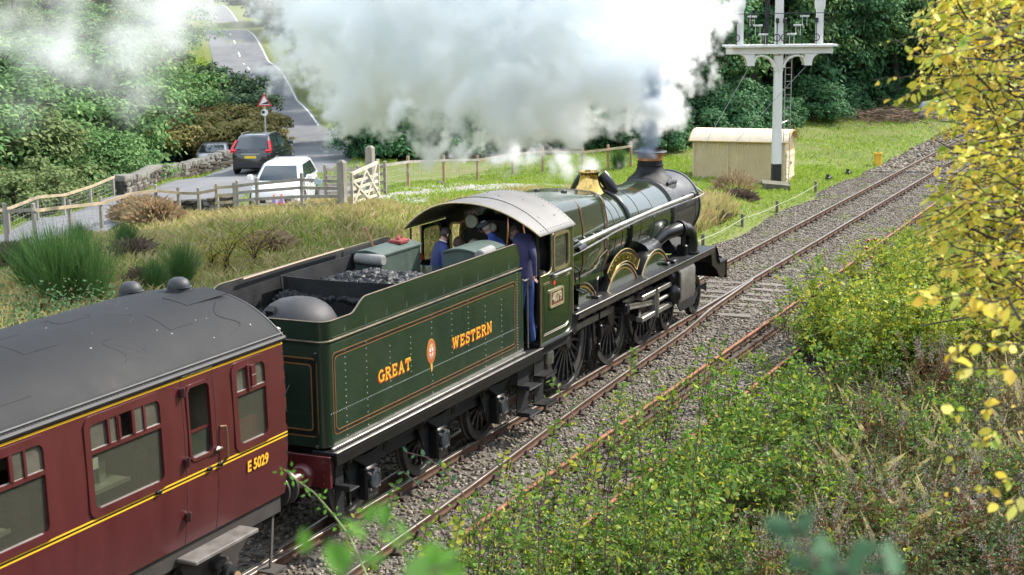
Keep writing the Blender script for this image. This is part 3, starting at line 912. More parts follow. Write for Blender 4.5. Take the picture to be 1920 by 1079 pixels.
for i, (px, py, d, kd, s, lb) in enumerate([(425, 155, 92, 'gorse', 1.6, 'dark gorse bush beside the bend of the road'), (405, 190, 90, 'gorse', 1.4, 'dark gorse bush beside the bend of the road'), (455, 198, 86, 'gorse', 1.15, 'dark gorse bush beside the bend of the road'), (430, 215, 84, 'gorse', 1.2, 'dark gorse bush beside the bend of the road'), (395, 130, 98, 'autumn', .8, 'golden small tree above the gorse'), (350, 110, 100, 'autumn', .9, 'golden small tree above the gorse'), (370, 250, 80, 'bracken', 1.5, 'pale tan bracken clump behind the parked cars'), (415, 245, 80, 'bracken', 1.5, 'pale tan bracken clump behind the parked cars'), (455, 240, 82, 'bracken', 1.3, 'pale tan bracken clump behind the parked cars'), (340, 265, 78, 'bracken', 1.3, 'pale tan bracken clump behind the parked cars'), (503, 252, 86, 'bracken', .55, 'brown bracken clump at the foot of the road sign'), (518, 264, 84, 'bracken', .45, 'brown bracken clump at the foot of the road sign'), (320, 190, 92, 'olive', .8, 'yellow-green tree left of the gorse'), (470, 178, 100, 'gorse', .9, 'dark gorse along the inner edge of the climbing road'), (440, 128, 122, 'gorse', 1.2, 'dark gorse along the inner edge of the climbing road'), (405, 88, 140, 'gorse', 1.5, 'dark gorse along the inner edge of the climbing road'), (365, 60, 165, 'gorse', 1.9, 'dark gorse along the inner edge of the climbing road'), (400, 122, 126, 'gorse', 1.6, 'dark gorse along the inner edge of the climbing road'), (345, 75, 150, 'gorse', 1.9, 'dark gorse along the inner edge of the climbing road'), (600, 95, 140, 'gorse', 1.5, 'dark gorse beyond the far road edge'), (575, 30, 165, 'gorse', 2.2, 'dark gorse beyond the far road edge'), (620, 140, 125, 'gorse', 1.3, 'dark gorse beyond the far road edge'), (520, 5, 190, 'gorse', 2.4, 'dark gorse beyond the far road edge'), (552, 48, 170, 'gorse', 1.7, 'dark gorse beyond the far road edge'), (485, -8, 230, 'gorse', 2.8, 'dark gorse beyond the far road edge')]):
    p = at(px, py, d); h_ = {'gorse': 1.3, 'autumn': 4.6, 'bracken': .8, 'olive': 4.6}[kd] * s
    plant(kd, p.x, p.y, s, {'gorse': 'gorse_bush', 'bracken': 'bracken_clump', 'autumn': 'golden_tree', 'olive': 'valley_tree'}[kd], lb, 'bush' if kd in ('gorse', 'bracken') else 'tree', 'growth beside the road', z=p.z - h_, guard=kd != 'bracken' and 'far road' not in lb)


# ------------------------------------------------------------------ broom, birch, heather and brambles on the railway bank
BROOM = leafmat('broom stems', [(0.06, 0.143, 0.036), (0.09, 0.187, 0.048), (0.12, 0.209, 0.066), (0.072, 0.154, 0.054)], 0.7, .15, .12)


def broom_mesh(seed, h, n):
    g = np.random.default_rng(seed); V = []; Q = []; k = 0
    for i in range(n):
        a = g.uniform(0, 6.28); tl = abs(g.normal(0, .36)); L = h * g.uniform(.55, 1.1)
        d = np.array([math.cos(a) * math.sin(tl), math.sin(a) * math.sin(tl), math.cos(tl)])
        p = np.array([math.cos(a), math.sin(a), 0]) * g.uniform(0, .22) * h * .5; sd2 = np.cross(d, [.3, .2, .9]); sd2 /= np.linalg.norm(sd2); bend = np.array([0, 0, -.12 * tl])
        m_ = 2 + int(g.integers(0, 3))
        for j in range(m_ * 3):
            t0 = g.uniform(.15, .95); c = p + d * L * t0 + bend * t0; d2 = d + g.normal(0, .22, 3); d2[2] = abs(d2[2]); d2 /= np.linalg.norm(d2); l = L * g.uniform(.12, .34)
            s2 = np.cross(d2, g.normal(0, 1, 3)); s2 /= np.linalg.norm(s2); w_ = .0045
            V += [c - s2 * w_, c + s2 * w_, c + d2 * l + s2 * w_ * .4, c + d2 * l - s2 * w_ * .4]; Q.append((k, k + 1, k + 2, k + 3)); k += 4
        V += [p - sd2 * .014, p + sd2 * .014, p + d * L + sd2 * .004, p + d * L - sd2 * .004]; Q.append((k, k + 1, k + 2, k + 3)); k += 4
    return nmesh('broom_sprigs', np.array(V), np.array(Q), BROOM)


BRM = [broom_mesh(5 + k, 1.9, 430) for k in range(2)]


def ground_hit(px, py, lift=0.0, d0=4.0, d1=140.0):
    ds = np.linspace(d0, d1, 900)
    v = CF + CR * ((px - 960) / 2851.02) - CU * ((py - 539.5) / 2851.02)
    X, Y, Z = CAM.x + ds * v.x, CAM.y + ds * v.y, CAM.z + ds * v.z
    k = np.nonzero(Z <= np.maximum(H(X, Y), HB(X, Y) * (np.abs(Y + 1.4) < 4) - 9 * (np.abs(Y + 1.4) >= 4)) + lift)[0]
    d = ds[k[0]] if len(k) else d1
    return at(px, py, d), d


for i, (px, py, s, kx, lb) in enumerate([(110, 570, .92, 0, 'big feathery green broom bush on the bank at the left'), (172, 575, .85, 1, 'second feathery broom bush right of the big one'), (62, 545, .7, 1, 'leaning broom bush at the far left below the fence'), (340, 535, .55, 0, 'slim upright broom bush behind the coach roof'), (290, 548, .42, 1, 'small broom bush left of the slim one'), (238, 470, .42, 0, 'short broom tuft below the mound in the grass'), (150, 470, .42, 1, 'short broom tuft under the rail fence'), (1160, 318, .5, 0, 'broom tuft in the grass behind the safety valve')]):
    p, d = ground_hit(px, py); o = put('broom_bush', BRM[kx]); o.location = p - up * .05; o.rotation_euler = (0, 0, i * 1.3); o.scale = (s, s, s)
    tag(o, lb, 'bush', 'broom bushes on the bank')
# birch sapling with yellow leaves
BIRCHL = leafmat('small yellow leaves', [(0.36, 0.288, 0.036), (0.24, 0.24, 0.036), (0.432, 0.324, 0.06), (0.144, 0.18, 0.036)], 0.7, .35, .12)
for i, (px, py, s, lb) in enumerate(((425, 515, 1.0, 'thin young birch with small yellow leaves behind the tender'), (478, 500, .85, 'second thin yellow birch sapling nearer the tender'), (395, 505, .7, 'smallest yellow birch sapling left of the others'))):
    p, d = ground_hit(px, py); g = np.random.default_rng(40 + i); b = MB(); pts = []
    for k in range(9):
        a = g.uniform(0, 6.28); q = [Vector((0, 0, 0))]
        L = 1.7 * s * g.uniform(.6, 1)
        for j in range(5): q.append(q[-1] + Vector((math.cos(a) * .10 * j, math.sin(a) * .10 * j, L / 5)) * 1.0 + Vector(g.normal(0, .03, 3)))
        b.tube(q, [.016, .013, .010, .008, .005, .003], 4)
        for j in range(46): t_ = g.uniform(.25, 1); a0 = q[int(t_ * 4.99)]; pts.append(np.array(a0) + g.normal(0, .13, 3))
    t = thing('birch_sapling', lb, 'sapling', p - up * .05, 'birch saplings on the bank')
    b.build('stems', TWIG, t, local=True)
    v, q = leaf_cloud(np.array(pts), np.tile([0, 0, 1.0], (len(pts), 1)), .065, g, .8); put('foliage', nmesh('foliage', v, q, BIRCHL), t, True, kind='stuff')
# heather and dead stalk clumps, mound of pale dead grass
HEATH = leafmat('dead heather', [(0.111, 0.072, 0.058), (0.156, 0.111, 0.078), (0.078, 0.065, 0.046), (0.195, 0.143, 0.104)], 0.7, .1, .12)
PALEG = leafmat('pale dead grass', [(0.36, 0.264, 0.144), (0.288, 0.18, 0.102), (0.432, 0.336, 0.192), (0.24, 0.192, 0.096)], 0.7, .2, .12)
def tuft(name, label, px, py, r_, h_, m_, n, seed, grp):
    p, d = ground_hit(px, py); g = np.random.default_rng(seed)
    a = g.uniform(0, 6.28, n); rr = r_ * np.sqrt(g.random(n)); x = rr * np.cos(a); y = rr * np.sin(a); hh = h_ * g.uniform(.5, 1.1, n) * (1 - .55 * (rr / r_) ** 2)
    z = h_ * .5 * (1 - (rr / r_) ** 2) - .08; ox, oy = np.cos(a) * .25 * rr + g.normal(0, .10, n), np.sin(a) * .25 * rr + g.normal(0, .10, n); w_ = .012
    V = np.stack([np.stack([x - w_, y, z], 1), np.stack([x + w_, y, z], 1), np.stack([x + ox + w_ * .4, y + oy, z + hh * .7], 1), np.stack([x + ox * 1.5, y + oy * 1.5, z + hh * .75], 1)], 1)
    o = put(name, nmesh(name, V.reshape(-1, 3), np.arange(n * 4).reshape(n, 4), m_)); o.location = p
    tag(o, label, 'plant', grp)
for i, (px, py, r_, h_, lb) in enumerate(((250, 478, .5, .45, 'dark dead heather clump under the grass mound'), (275, 530, .35, .4, 'small dark heather clump beside the slim broom'), (20, 490, .5, .5, 'dark heather clump below the end of the fence'), (1385, 375, .55, .45, 'brown heather clump below the signal'), (1330, 405, .5, .35, 'grey-green heather clump in front of the smokebox'))): tuft('heather_clump', lb, px, py, r_, h_, HEATH, 900, 70 + i, 'heather clumps')
for i, (px, py, r_, h_, lb) in enumerate(((290, 418, .75, .75, 'pale tussock of dead grass below the rail fence'), (262, 410, .7, .7, 'bleached grass mound left of the pale tussock'), (505, 460, .5, .4, 'tan grass tussock behind the tender'), (1375, 360, .7, .9, 'tan weeds between shed and signal'))): tuft('grass_tussock', lb, px, py, r_, h_, PALEG, 1500 if i < 3 else 260, 80 + i, 'dead grass tussocks')
BRAML = leafmat('bramble leaves', [(0.039, 0.094, 0.033), (0.061, 0.132, 0.05), (0.088, 0.154, 0.061), (0.11, 0.066, 0.033)], 0.7, .25, .12)
g = np.random.default_rng(91); n = 5200
px_ = g.uniform(-40, 215, n); py_ = 640 - (px_ + 40) * .10 - np.abs(g.normal(0, 42, n)) + 15
P0, d0 = ground_hit(60, 600)
P = np.array([at(a, c, d0 + g.normal(0, 1.6)) for a, c in zip(px_, py_)]); zt = H(P[:, 0], P[:, 1]); P[:, 2] = np.clip(P[:, 2], zt + .02, zt + .9)
v, q = leaf_cloud(P, np.tile([-.3, -.3, 1.0], (n, 1)), .085, g, .75); put('bramble_patch', nmesh('bramble_patch', v, q, BRAML), kind='stuff')
# ================================================================== fences, gate, walls
M_WOOD = mat('silvered fence timber', (.20, .18, .155), .9, var=.3, scale=3, bump=.5, bscale=30, stretch=(1, 1, .25), col2=(.34, .315, .27))
M_WOODN = mat('pale sawn rail timber', (.36, .29, .19), .85, var=.25, scale=2, bump=.4, bscale=30)
M_WOODY = mat('warm fence timber', (.30, .21, .12), .85, var=.25, scale=2, bump=.4, bscale=30)
M_WIRE = mat('galvanised wire', (.33, .33, .33), .5, metal=.6)


def fence_post(b, x, y, z, h, r=.05):
    b.bbox(x - r, x + r, y - r, y + r, z - .25, z + h, .012)


def mesh_net(p0, p1, z0, z1, dx=.28, n=5, r=.004):
    b = MB(); p0, p1 = Vector(p0), Vector(p1); L = (p1 - p0).length
    for k in range(n):
        h = z0 + (z1 - z0) * k / (n - 1)
        b.cyl(p0 + Vector((0, 0, h)), p1 + Vector((0, 0, h)), r, n=3, caps=False)
    m = int(L / dx)
    for k in range(1, m):
        q = p0.lerp(p1, k / m)
        b.cyl(q + Vector((0, 0, z0)), q + Vector((0, 0, z1)), r, n=3, caps=False)
    return b


def fence(name, label, pts, hts, rails, mp, mr, net=None, both=None, group=None):
    """posts at pts (x, y); rails = heights of the horizontal timbers"""
    base = (pts[0][0], pts[0][1], h1(*pts[0]))
    t = thing(name, label, 'fence', base, group)
    Z = [h1(*p) for p in pts]
    for (x, y), z, h in zip(pts, Z, hts):
        b = MB(); fence_post(b, x, y, z, h); b.build('post', mp, t)
    for i in range(len(pts) - 1):
        for rz in rails(i):
            b = MB()
            a = Vector((*pts[i], Z[i] + hts[i] * rz)); c = Vector((*pts[i + 1], Z[i + 1] + hts[i + 1] * rz))
            off = (c - a).cross(Vector((0, 0, 1))).normalized() * .065
            b.bar(a + off, c + off, .04, .095)
            b.build('rail', mr(i), t)
        if net and net(i):
            a = Vector((*pts[i], Z[i])); c = Vector((*pts[i + 1], Z[i + 1]))
            mesh_net(a, c, .05, hts[i] * .78).build('wire_mesh', M_WIRE, t, kind='stuff')
    return t


near = [(3.6, 17.0), (5.5, 17.75), (8.3, 18.9), (10.3, 19.4), (11.9, 19.55), (13.0, 19.35), (13.75, 19.0), (14.05, 18.4), (13.9, 17.55), (13.35, 16.45)]
fence('post_and_rail_fence', 'weathered post and rail fence with pale top rail along the grass bank', near, [1.30, 1.06, 1.0, 1.02, .98, 1.0, .95, .95, 1.0, 1.0],
      lambda i: (.83, .12) if i == 0 else ((.80, ) if i < 8 else (.86, .6, .36, .1)), M_WOOD, lambda i: M_WOOD if i in (0,) else M_WOODN, net=lambda i: i in (1, 2, 3))
fence('post_and_rail_fence', 'grey four-rail fence in front of the white car beside the gate', [(13.3, 16.3), (12.8, 15.2), (12.62, 13.4), (12.8, 12.15)], [1.05, 1.05, 1.15, 1.0],
      lambda i: (.82, .60, .36, .12), M_WOOD, lambda i: M_WOOD)
fence('post_and_rail_fence', 'grey four-rail fence behind the gate opening', [(16.6, 14.6), (18.7, 15.9), (20.6, 17.3)][::-1] if False else [(16.9, 15.2), (18.2, 14.7), (18.9, 14.0)], [1.15, 1.1, 1.2], lambda i: (.86, .64, .40, .16), M_WOOD, lambda i: M_WOOD)
right = [(18.1, 14.1), (23.3, 15.5), (27.4, 16.1), (30.7, 16.2), (33.2, 15.7), (34.9, 15.0), (36.4, 13.7), (37.8, 13.0), (39.2, 12.4)]
fence('post_and_rail_fence', 'long single-rail fence with wire mesh below the dark wood', right, [1.25, 1.18, 1.12, 1.12, 1.15, 1.15, 1.15, 1.18, 1.22], lambda i: (.82,), M_WOODY, lambda i: M_WOOD if i < 3 else M_WOODN, net=lambda i: True)
far = [(5.6, 21.9), (8.6, 22.9), (11.0, 23.9), (13.6, 25.0), (16.0, 25.9), (18.4, 26.7), (20.6, 27.4)]
fence('post_and_rail_fence', 'far handrail fence on slim posts beside the lane before the stone wall', far, [.95, .92, .9, .85, .82, .8, .8], lambda i: (.97,), M_WOOD, lambda i: M_WOODN, net=lambda i: True)

# gate posts and open gate
gz = h1(12.75, 12.0)
for (x, y, h, r, lb) in ((12.75, 12.02, 1.48, .12, 'thick square gate post at the open end of the grey fence'), (17.9, 14.0, 1.75, .13, 'tall square gate post behind the open white gate')):
    b = MB(); z = h1(x, y); b.bbox(x - r, x + r, y - r, y + r, z - .3, z + h - .08, .02)
    b.loft([[(x + sx * r * 1.0, y + sy * r, z + h - .08) for sx, sy in ((-1, -1), (1, -1), (1, 1), (-1, 1))], [(x + sx * r * .5, y + sy * r * .5, z + h) for sx, sy in ((-1, -1), (1, -1), (1, 1), (-1, 1))]])
    tag(b.build('gate_post', M_WOOD), lb, 'gate post')
b = MB(); sg = (12.66, 12.66); z = gz + .72
b.obox((12.55, 12.75, gz + .80), Vector((.0, .14, .0)), Vector((.012, 0, 0)), Vector((0, 0, .085)))
tag(b.build('notice_plate', mat('weathered notice plate', (.45, .55, .58), .6, var=.3)), 'small pale notice plate on the fence rail next to the gate post', 'notice')
M_GATE = mat('weathered white gate timber', (.50, .45, .36), .85, var=.22, scale=3, bump=.4, bscale=30)
gt = thing('field_gate', 'pale five-bar timber gate standing open onto the gravel track', 'gate', (13.0, 11.9, gz))
A = Vector((13.05, 11.85, gz + .05)); B = Vector((16.25, 12.75, h1(16.25, 12.75) + .1))
gd = (B - A); gd.z = 0; gd.normalize()
up = Vector((0, 0, 1))
zr = lambda t: (B.z - A.z) * t
def gp_(t, h): return A.lerp(B, t) + up * h
b = MB(); b.bar(gp_(0, -.02), gp_(0, 1.02), .08, .075, up=gd); b.build('end_stile', M_GATE, gt)
b = MB(); b.bar(gp_(1, -.02), gp_(1, 1.22), .085, .08, up=gd); b.build('end_stile', M_GATE, gt)
for k, h in enumerate((.06, .28, .50, .72)):
    b = MB(); b.bar(gp_(.012, h), gp_(.988, h), .035, .085); b.build('bar', M_GATE, gt)
b = MB(); b.bar(gp_(.012, .97), gp_(.988, 1.12), .06, .10); b.build('bar', M_GATE, gt)
for p0, p1 in (((.02, .04), (.5, .98)), ((.98, .04), (.5, .98)), ((.5, .04), (.9, 1.05)), ((.02, .74), (.55, .06))):
    b = MB(); o_ = gd.cross(up) * .042
    b.bar(gp_(*p0) + o_, gp_(*p1) + o_, .028, .075); b.build('brace', M_GATE, gt)

# dry-stone walls: every stone a part
M_ST = [mat('gritstone %s' % n, c, .92, var=.3, scale=6, bump=.7, bscale=30, col2=c2, spec=.2) for n, c, c2 in (('grey', (.07, .064, .055), (.13, .12, .10)), ('brown', (.062, .05, .037), (.11, .09, .066)), ('pale', (.13, .125, .11), (.23, .22, .195)), ('dark', (.035, .032, .028), (.07, .065, .055)))]


def stone_mesh(k):
    g = random.Random(k); b = MB()
    b.bbox(-.5, .5, -.5, .5, -.5, .5, .09)
    b.v = [(x + g.uniform(-.06, .06), y + g.uniform(-.06, .06), z + g.uniform(-.05, .05)) for x, y, z in b.v]
    return b.mesh('stone', M_ST[k % 4], angle=60)


STM = [stone_mesh(k) for k in range(8)]


def stone_wall(label, pts, h, th, course, length, coping, seed, jitter=.1):
    g = random.Random(seed)
    t = thing('stone_wall', label, 'wall', (pts[0][0], pts[0][1], h1(*pts[0])))
    P = [Vector((*p, 0)) for p in pts]
    L = [(b_ - a).length for a, b_ in zip(P[:-1], P[1:])]; tot = sum(L)
    def pos(s):
        for a, b_, l in zip(P[:-1], P[1:], L):
            if s <= l: return a.lerp(b_, s / l), (b_ - a).normalized()
            s -= l
        return P[-1], (P[-1] - P[-2]).normalized()
    core = MB()
    n = int(tot / .8)
    secs = []
    for i in range(n + 1):
        p, d = pos(tot * i / n); nn = Vector((-d.y, d.x, 0)) * (th / 2 - .05); z = h1(p.x, p.y)
        secs.append([p + nn + up * (z - .3), p - nn + up * (z - .3), p - nn + up * (z + h - .04), p + nn + up * (z + h - .04)])
    core.loft(secs); core.build('rubble_core', M_ST[3], t)
    z0 = 0; row = 0
    while z0 < h - .03:
        ch = course * g.uniform(.8, 1.2)
        s = g.uniform(0, length)
        while s < tot:
            l = length * g.uniform(.55, 1.6)
            p, d = pos(min(s + l / 2, tot)); z = h1(p.x, p.y) + z0 + ch / 2
            side = Vector((d.y, -d.x, 0))
            if side.dot(CAM - p) < 0: side = -side
            o = put('stone', STM[g.randrange(8)], t)
            o.location = p + side * (th / 2 - .06) + up * z - Vector(t.location); o.matrix_parent_inverse.identity()
            o.scale = (l * .96, .17 + g.uniform(0, jitter), ch * .95); o.rotation_euler = (g.uniform(-.05, .05), g.uniform(-.05, .05), math.atan2(d.y, d.x))
            s += l
        z0 += ch; row += 1
    if coping:
        s = 0
        while s < tot:
            l = coping * g.uniform(.7, 1.3)
            p, d = pos(min(s + l / 2, tot)); z = h1(p.x, p.y) + h + .09
            o = put('coping_stone', STM[g.choice((2, 6, 0, 2))], t)
            o.location = p + up * z - Vector(t.location); o.matrix_parent_inverse.identity()
            o.scale = (l * .9, th + .06, .22 * g.uniform(.8, 1.2)); o.rotation_euler = (g.uniform(-.05, .05), g.uniform(-.3, -.1), math.atan2(d.y, d.x))
            s += l
    return t


stone_wall('grey dry-stone bridge parapet with upright coping stones beside the black car', [(20.9, 27.3), (26.2, 29.4), (29.5, 30.1), (31.6, 29.75)], .62, .42, .135, .33, .28, 4)
stone_wall('low tumbled dry-stone wall behind the corner of the rail fence', [(12.9, 21.0), (14.4, 20.3), (15.1, 19.0), (14.9, 17.6)], .50, .5, .12, .30, 0, 5, .25)

# ================================================================== corrugated shed
M_TAN = mat('tan painted corrugated iron', (.54, .43, .255), .62, var=.10, scale=1.5, bump=.15, bscale=20)
M_CREAM = mat('faded cream roof paint', (.62, .52, .38), .6, var=.10, scale=1.5)
M_TRIMY = mat('ochre edge trim', (.48, .32, .10), .65, var=.1)
A = Vector((38.78, 4.97)); Bs = Vector((38.51, 9.15)); dx_ = (Bs - A); SL = dx_.length; ang = math.atan2(dx_.y, dx_.x)
shed = thing('corrugated_shed', 'tan corrugated iron hut with curved cream roof behind the signal post', 'shed', (A.x, A.y, -.36), rotz=ang)
SW, SHT = 2.0, 1.92      # local: x along the long wall, width towards -y (away from the track = to the right of x axis is -y)


def corr(b, p0, p1, z0, zf, pitch=.11, amp=.014):
    """corrugated sheet from p0 to p1 (local x-y), height zf(t)"""
    p0, p1 = Vector((*p0, 0)), Vector((*p1, 0)); d = p1 - p0; L = d.length; nrm = Vector((-d.y, d.x, 0)).normalized()
    n = int(L / pitch * 4); k = len(b.v)
    for i in range(n + 1):
        q = p0.lerp(p1, i / n) + nrm * amp * math.sin(i * math.pi / 2)
        b.v += [(q.x, q.y, z0), (q.x, q.y, zf(i / n))]
    for i in range(n): b.f.append((k + 2 * i, k + 2 * i + 2, k + 2 * i + 3, k + 2 * i + 1)); b.m.append(0)


W2 = -SW
rise = .46
Rr = ((SW / 2 + .14) ** 2 + rise ** 2) / (2 * rise)
roofz = lambda y: SHT + rise - Rr + math.sqrt(max(0, Rr * Rr - (y + SW / 2) ** 2))
for nm, p0, p1, zf in (('side_wall', (0, 0), (SL, 0), lambda t: SHT), ('side_wall', (0, W2), (SL, W2), lambda t: SHT), ('end_wall', (0, 0), (0, W2), lambda t: roofz(W2 * t) - .02), ('end_wall', (SL, 0), (SL, W2), lambda t: roofz(W2 * t) - .02)):
    b = MB(); corr(b, p0, p1, 0, zf); b.build(nm, M_TAN, shed, local=True)
b = MB(); n = int((SL + .3) / .075 * 2); prof = np.linspace(.16, -SW - .16, 15)
secs = [[(-.15 + (SL + .3) * i / n, y, roofz(y) + .014 * math.cos(i * math.pi) + .012) for y in prof] for i in range(n + 1)]
b.loft(secs, closed=False, caps=False)
rf = b.build('roof', M_CREAM, shed, local=True, angle=70)
b = MB()
for xe in (-.165, SL + .165):
    b.tube([(xe, y, roofz(y) - .02) for y in prof], .028, 6)
b.build('roof_edge', M_TRIMY, rf, local=True)
b = MB(); b.cyl((-.15, .17, roofz(.16) - .01), (SL + .15, .17, roofz(.16) - .01), .025, n=6); b.build('roof_edge', M_TRIMY, rf, local=True)
for xx in (.03, SL * .62, SL - .03):
    b = MB(); b.box(xx - .045, xx + .045, .016, .04, 0, SHT - .02); b.build('batten', M_TAN, shed, local=True)
M_TANL = mat('pale door paint', (.60, .51, .36), .6, var=.1)
for i, (a0, a1) in enumerate(((-.08, -.99), (-1.01, -1.92))):
    b = MB(); b.box(-.05, -.02, a1, a0, .10, 1.46)
    d_ = b.build('door', M_TANL, shed, local=True)
    b = MB()
    for z_ in (.28, 1.28): b.box(-.075, -.052, a1 + .02, a0 - .02, z_ - .045, z_ + .045)
    b.build('ledge', M_CREAM, d_, local=True)
b = MB(); b.box(-.10, -.055, -1.05, -.95, .85, .97); b.build('door_latch', M_WIRE, shed, local=True)

# ================================================================== bracket signal
M_WHITE = mat('weathered white paint', (.72, .72, .70), .55, var=.12, scale=2.2, bump=.15, bscale=25, col2=(.62, .60, .55), stretch=(1, 1, .3))
M_BLACK = mat('black ironwork paint', (.018, .018, .02), .45, var=.3, scale=4)
sx_, sy_, sz_ = 35.75, 4.55, -.30
sg = thing('bracket_signal', 'tall white bracket signal post with three dolls and black base', 'signal', (sx_, sy_, sz_), rotz=math.atan2(.907, -.42) - math.pi); sg.scale = (.95, .95, 1.05)
# local frame: x across the view (towards the right of the picture), y away
PH = 5.75
def taper(b, x, y, z0, z1, r0, r1, m=0):
    b.loft([[(x + i * r, y + j * r, z) for i, j in ((-1, -1), (1, -1), (1, 1), (-1, 1))] for z, r in ((z0, r0), (z1, r1))], m=m)
b = MB(); taper(b, 0, 0, -.4, 1.15, .205, .20); b.build('post_base', M_BLACK, sg, local=True)
b = MB(); taper(b, 0, 0, 1.15, 5.06, .198, .165); b.bbox(-.19, .19, -.19, .19, 4.86, 5.5, .02); b.build('post', M_WHITE, sg, local=True)
b = MB(); b.bbox(-2.28, 2.32, -.34, .34, 5.55, 5.84, .02); b.build('beam', M_WHITE, sg, local=True)
pl = MB()
for k in range(20):
    x0 = -2.42 + k * .245
    b = MB(); b.bbox(x0, x0 + .235, -.56, .56, 5.845, 5.91, .008); b.build('deck_board', M_WHITE, sg, local=True)
b = MB(); b.box(-2.44, 2.5, -.60, -.565, 5.82, 5.90); b.build('deck_fascia', M_WHITE, sg, local=True)
for s in (-1, 1):
    b = MB()
    for yy in (-.30, .30):
        # curved bracket: arch rib and drop boss
        arc = [(s * (.20 + .62 * (1 - math.cos(a))), 5.0 + .48 * math.sin(a)) for a in np.linspace(0, math.pi / 2, 8)] + [(s * 1.02, 5.43), (s * 1.12, 5.2)]
        b.tube([(x, yy, z) for x, z in arc], .045, 6)
        b.box(min(s * 1.10, s * 1.42), max(s * 1.10, s * 1.42), yy - .04, yy + .04, 5.08, 5.53)
        arc2 = [(s * (1.42 + .34 * (1 - math.cos(a))), 5.12 + .41 * math.sin(a)) for a in np.linspace(0, math.pi / 2, 7)]
        b.prism([(x, z) for x, z in arc2] + [(s * 1.42, 5.53)], yy - .035, yy + .035)
    b.box(-.19 if s < 0 else .05, -.05 if s < 0 else .19, -.26, .26, 5.5, 5.552)
    b.build('bracket', M_WHITE, sg, local=True)
for k, (x, hi) in enumerate(((-1.72, 1), (0, 0), (1.78, 1))):
    r = .145; b = MB(); taper(b, x, 0, 5.91, 7.2 if hi else 9.6, .165 if not hi else .145, .16 if not hi else .14)
    if hi: b.loft([[(x + i * q, j * q, z) for i, j in ((-1, -1), (1, -1), (1, 1), (-1, 1))] for z, q in ((7.19, .14), (7.38, .20), (9.6, .20))])
    b.build('doll_post', M_WHITE, sg, local=True)
b = MB()
for y in (-.5, .5):
    b.cyl((-2.35, y, 7.12), (2.45, y, 7.14), .016, n=5)
    for x in (-2.2, -1.3, -.45, .4, .9, 2.0, 2.3): b.cyl((x, y, 5.9), (x, y, 7.13), .013, n=5)
b.build('handrail', M_BLACK, sg, local=True)
M_GREYM = mat('grey signal fittings', (.55, .55, .53), .5, metal=.3)
for (x, z) in ((-1.2, 6.98), (-.95, 6.63), (-.7, 6.28), (1.1, 6.98), (.82, 6.63), (.55, 6.28)):
    b = MB(); b.bbox(x - .20, x + .20, -.16, -.06, z, z + .07, .01); b.cyl((x + .1, -.1, z - .35), (x + .1, -.1, z), .01, n=4); b.cyl((x - .1, -.1, z - .35), (x - .1, -.1, z), .01, n=4)
    b.build('balance_lever', M_GREYM, sg, local=True)
for x in (-1.9, -.12, .2, 1.6):
    b = MB(); pts = [(x + .14 * math.cos(a), -.24, 6.18 + .14 * math.sin(a)) for a in np.linspace(0, 6.28, 13)]
    b.tube(pts, .02, 5); b.cyl((x, -.24, 5.9), (x, -.24, 6.9), .02, n=5); b.bbox(x - .07, x + .07, -.30, -.19, 6.75, 6.95, .02)
    b.build('pulley_wheel', M_BLACK, sg, local=True)
b = MB()   # ladder at the back right of the post
for x in (.42, .70): b.cyl((x, .75, -.2), (x, .55, 5.9), .018, n=4)
for k in range(22): b.cyl((.42, .74 - k * .009, .1 + k * .27), (.70, .74 - k * .009, .1 + k * .27), .010, n=4)
b.cyl((.2, .2, 2.75), (.6, .62, 2.85), .02, n=4)
b.build('ladder', M_WIRE, sg, local=True)
b = MB()
for x0, x1 in ((-1.26, -4.6), (1.26, -4.1)):
    b.cyl((x0, -.1, 5.1), (x1, -1.5, .15), .010, n=4)
b.build('guy_wire', M_WIRE, sg, local=True)
b = MB()
for k in range(14): b.obox((-.55 + .01 * k, .15, 6 + k * .25), (.012, 0, .12), (0, .02, 0), (.05, 0, .01))
b.cyl((-.62, .15, 5.9), (-.50, .15, 9.5), .02, n=4); b.cyl((-.48, .15, 5.9), (-.36, .15, 9.5), .02, n=4)
b.build('upper_ladder', M_BLACK, sg, local=True)

# wooden box lid at the foot of the post
b = MB(); p = Vector((34.6, 4.25, h1(34.6, 4.25)))
b.obox(p + up * .22, Vector((.24, -.52, -.06)), Vector((.22, .10, .05)), Vector((-.02, 0, .11))); b.box(p.x - .5, p.x - .38, p.y + .3, p.y + .42, p.z - .1, p.z + .3); b.box(p.x + .35, p.x + .47, p.y - .5, p.y - .38, p.z - .1, p.z + .3)
tag(b.build('wire_trunking', mat('mossy timber', (.09, .085, .055), .95, var=.4, bump=.5, col2=(.16, .15, .11))), 'mossy timber wire box at the foot of the signal post', 'box')

# short posts with a rope along the track edge
rp = thing('rope_fence', 'low line of dark stub posts carrying a pale signal wire along the track', 'fence', (20.1, 2.75, -.36))
rps = [(11.5, 2.75), (20.1, 2.75), (24.97, 2.85), (29.3, 2.75), (36, 2.9)]
tops = []
for x, y in rps:
    z = h1(x, y); b = MB(); b.bbox(x - .05, x + .05, y - .05, y + .05, z - .1, z + .52, .01); b.build('stub_post', M_SLEEP, rp); tops.append(Vector((x - .06, y - .06, z + .38)))
b = MB()
for a, c in zip(tops[:-1], tops[1:]): b.tube([a.lerp(c, t) - up * .05 * math.sin(t * math.pi) for t in np.linspace(0, 1, 6)], .008, 4)
b.build('signal_wire', mat('pale wire', (.33, .36, .30), .6), rp)

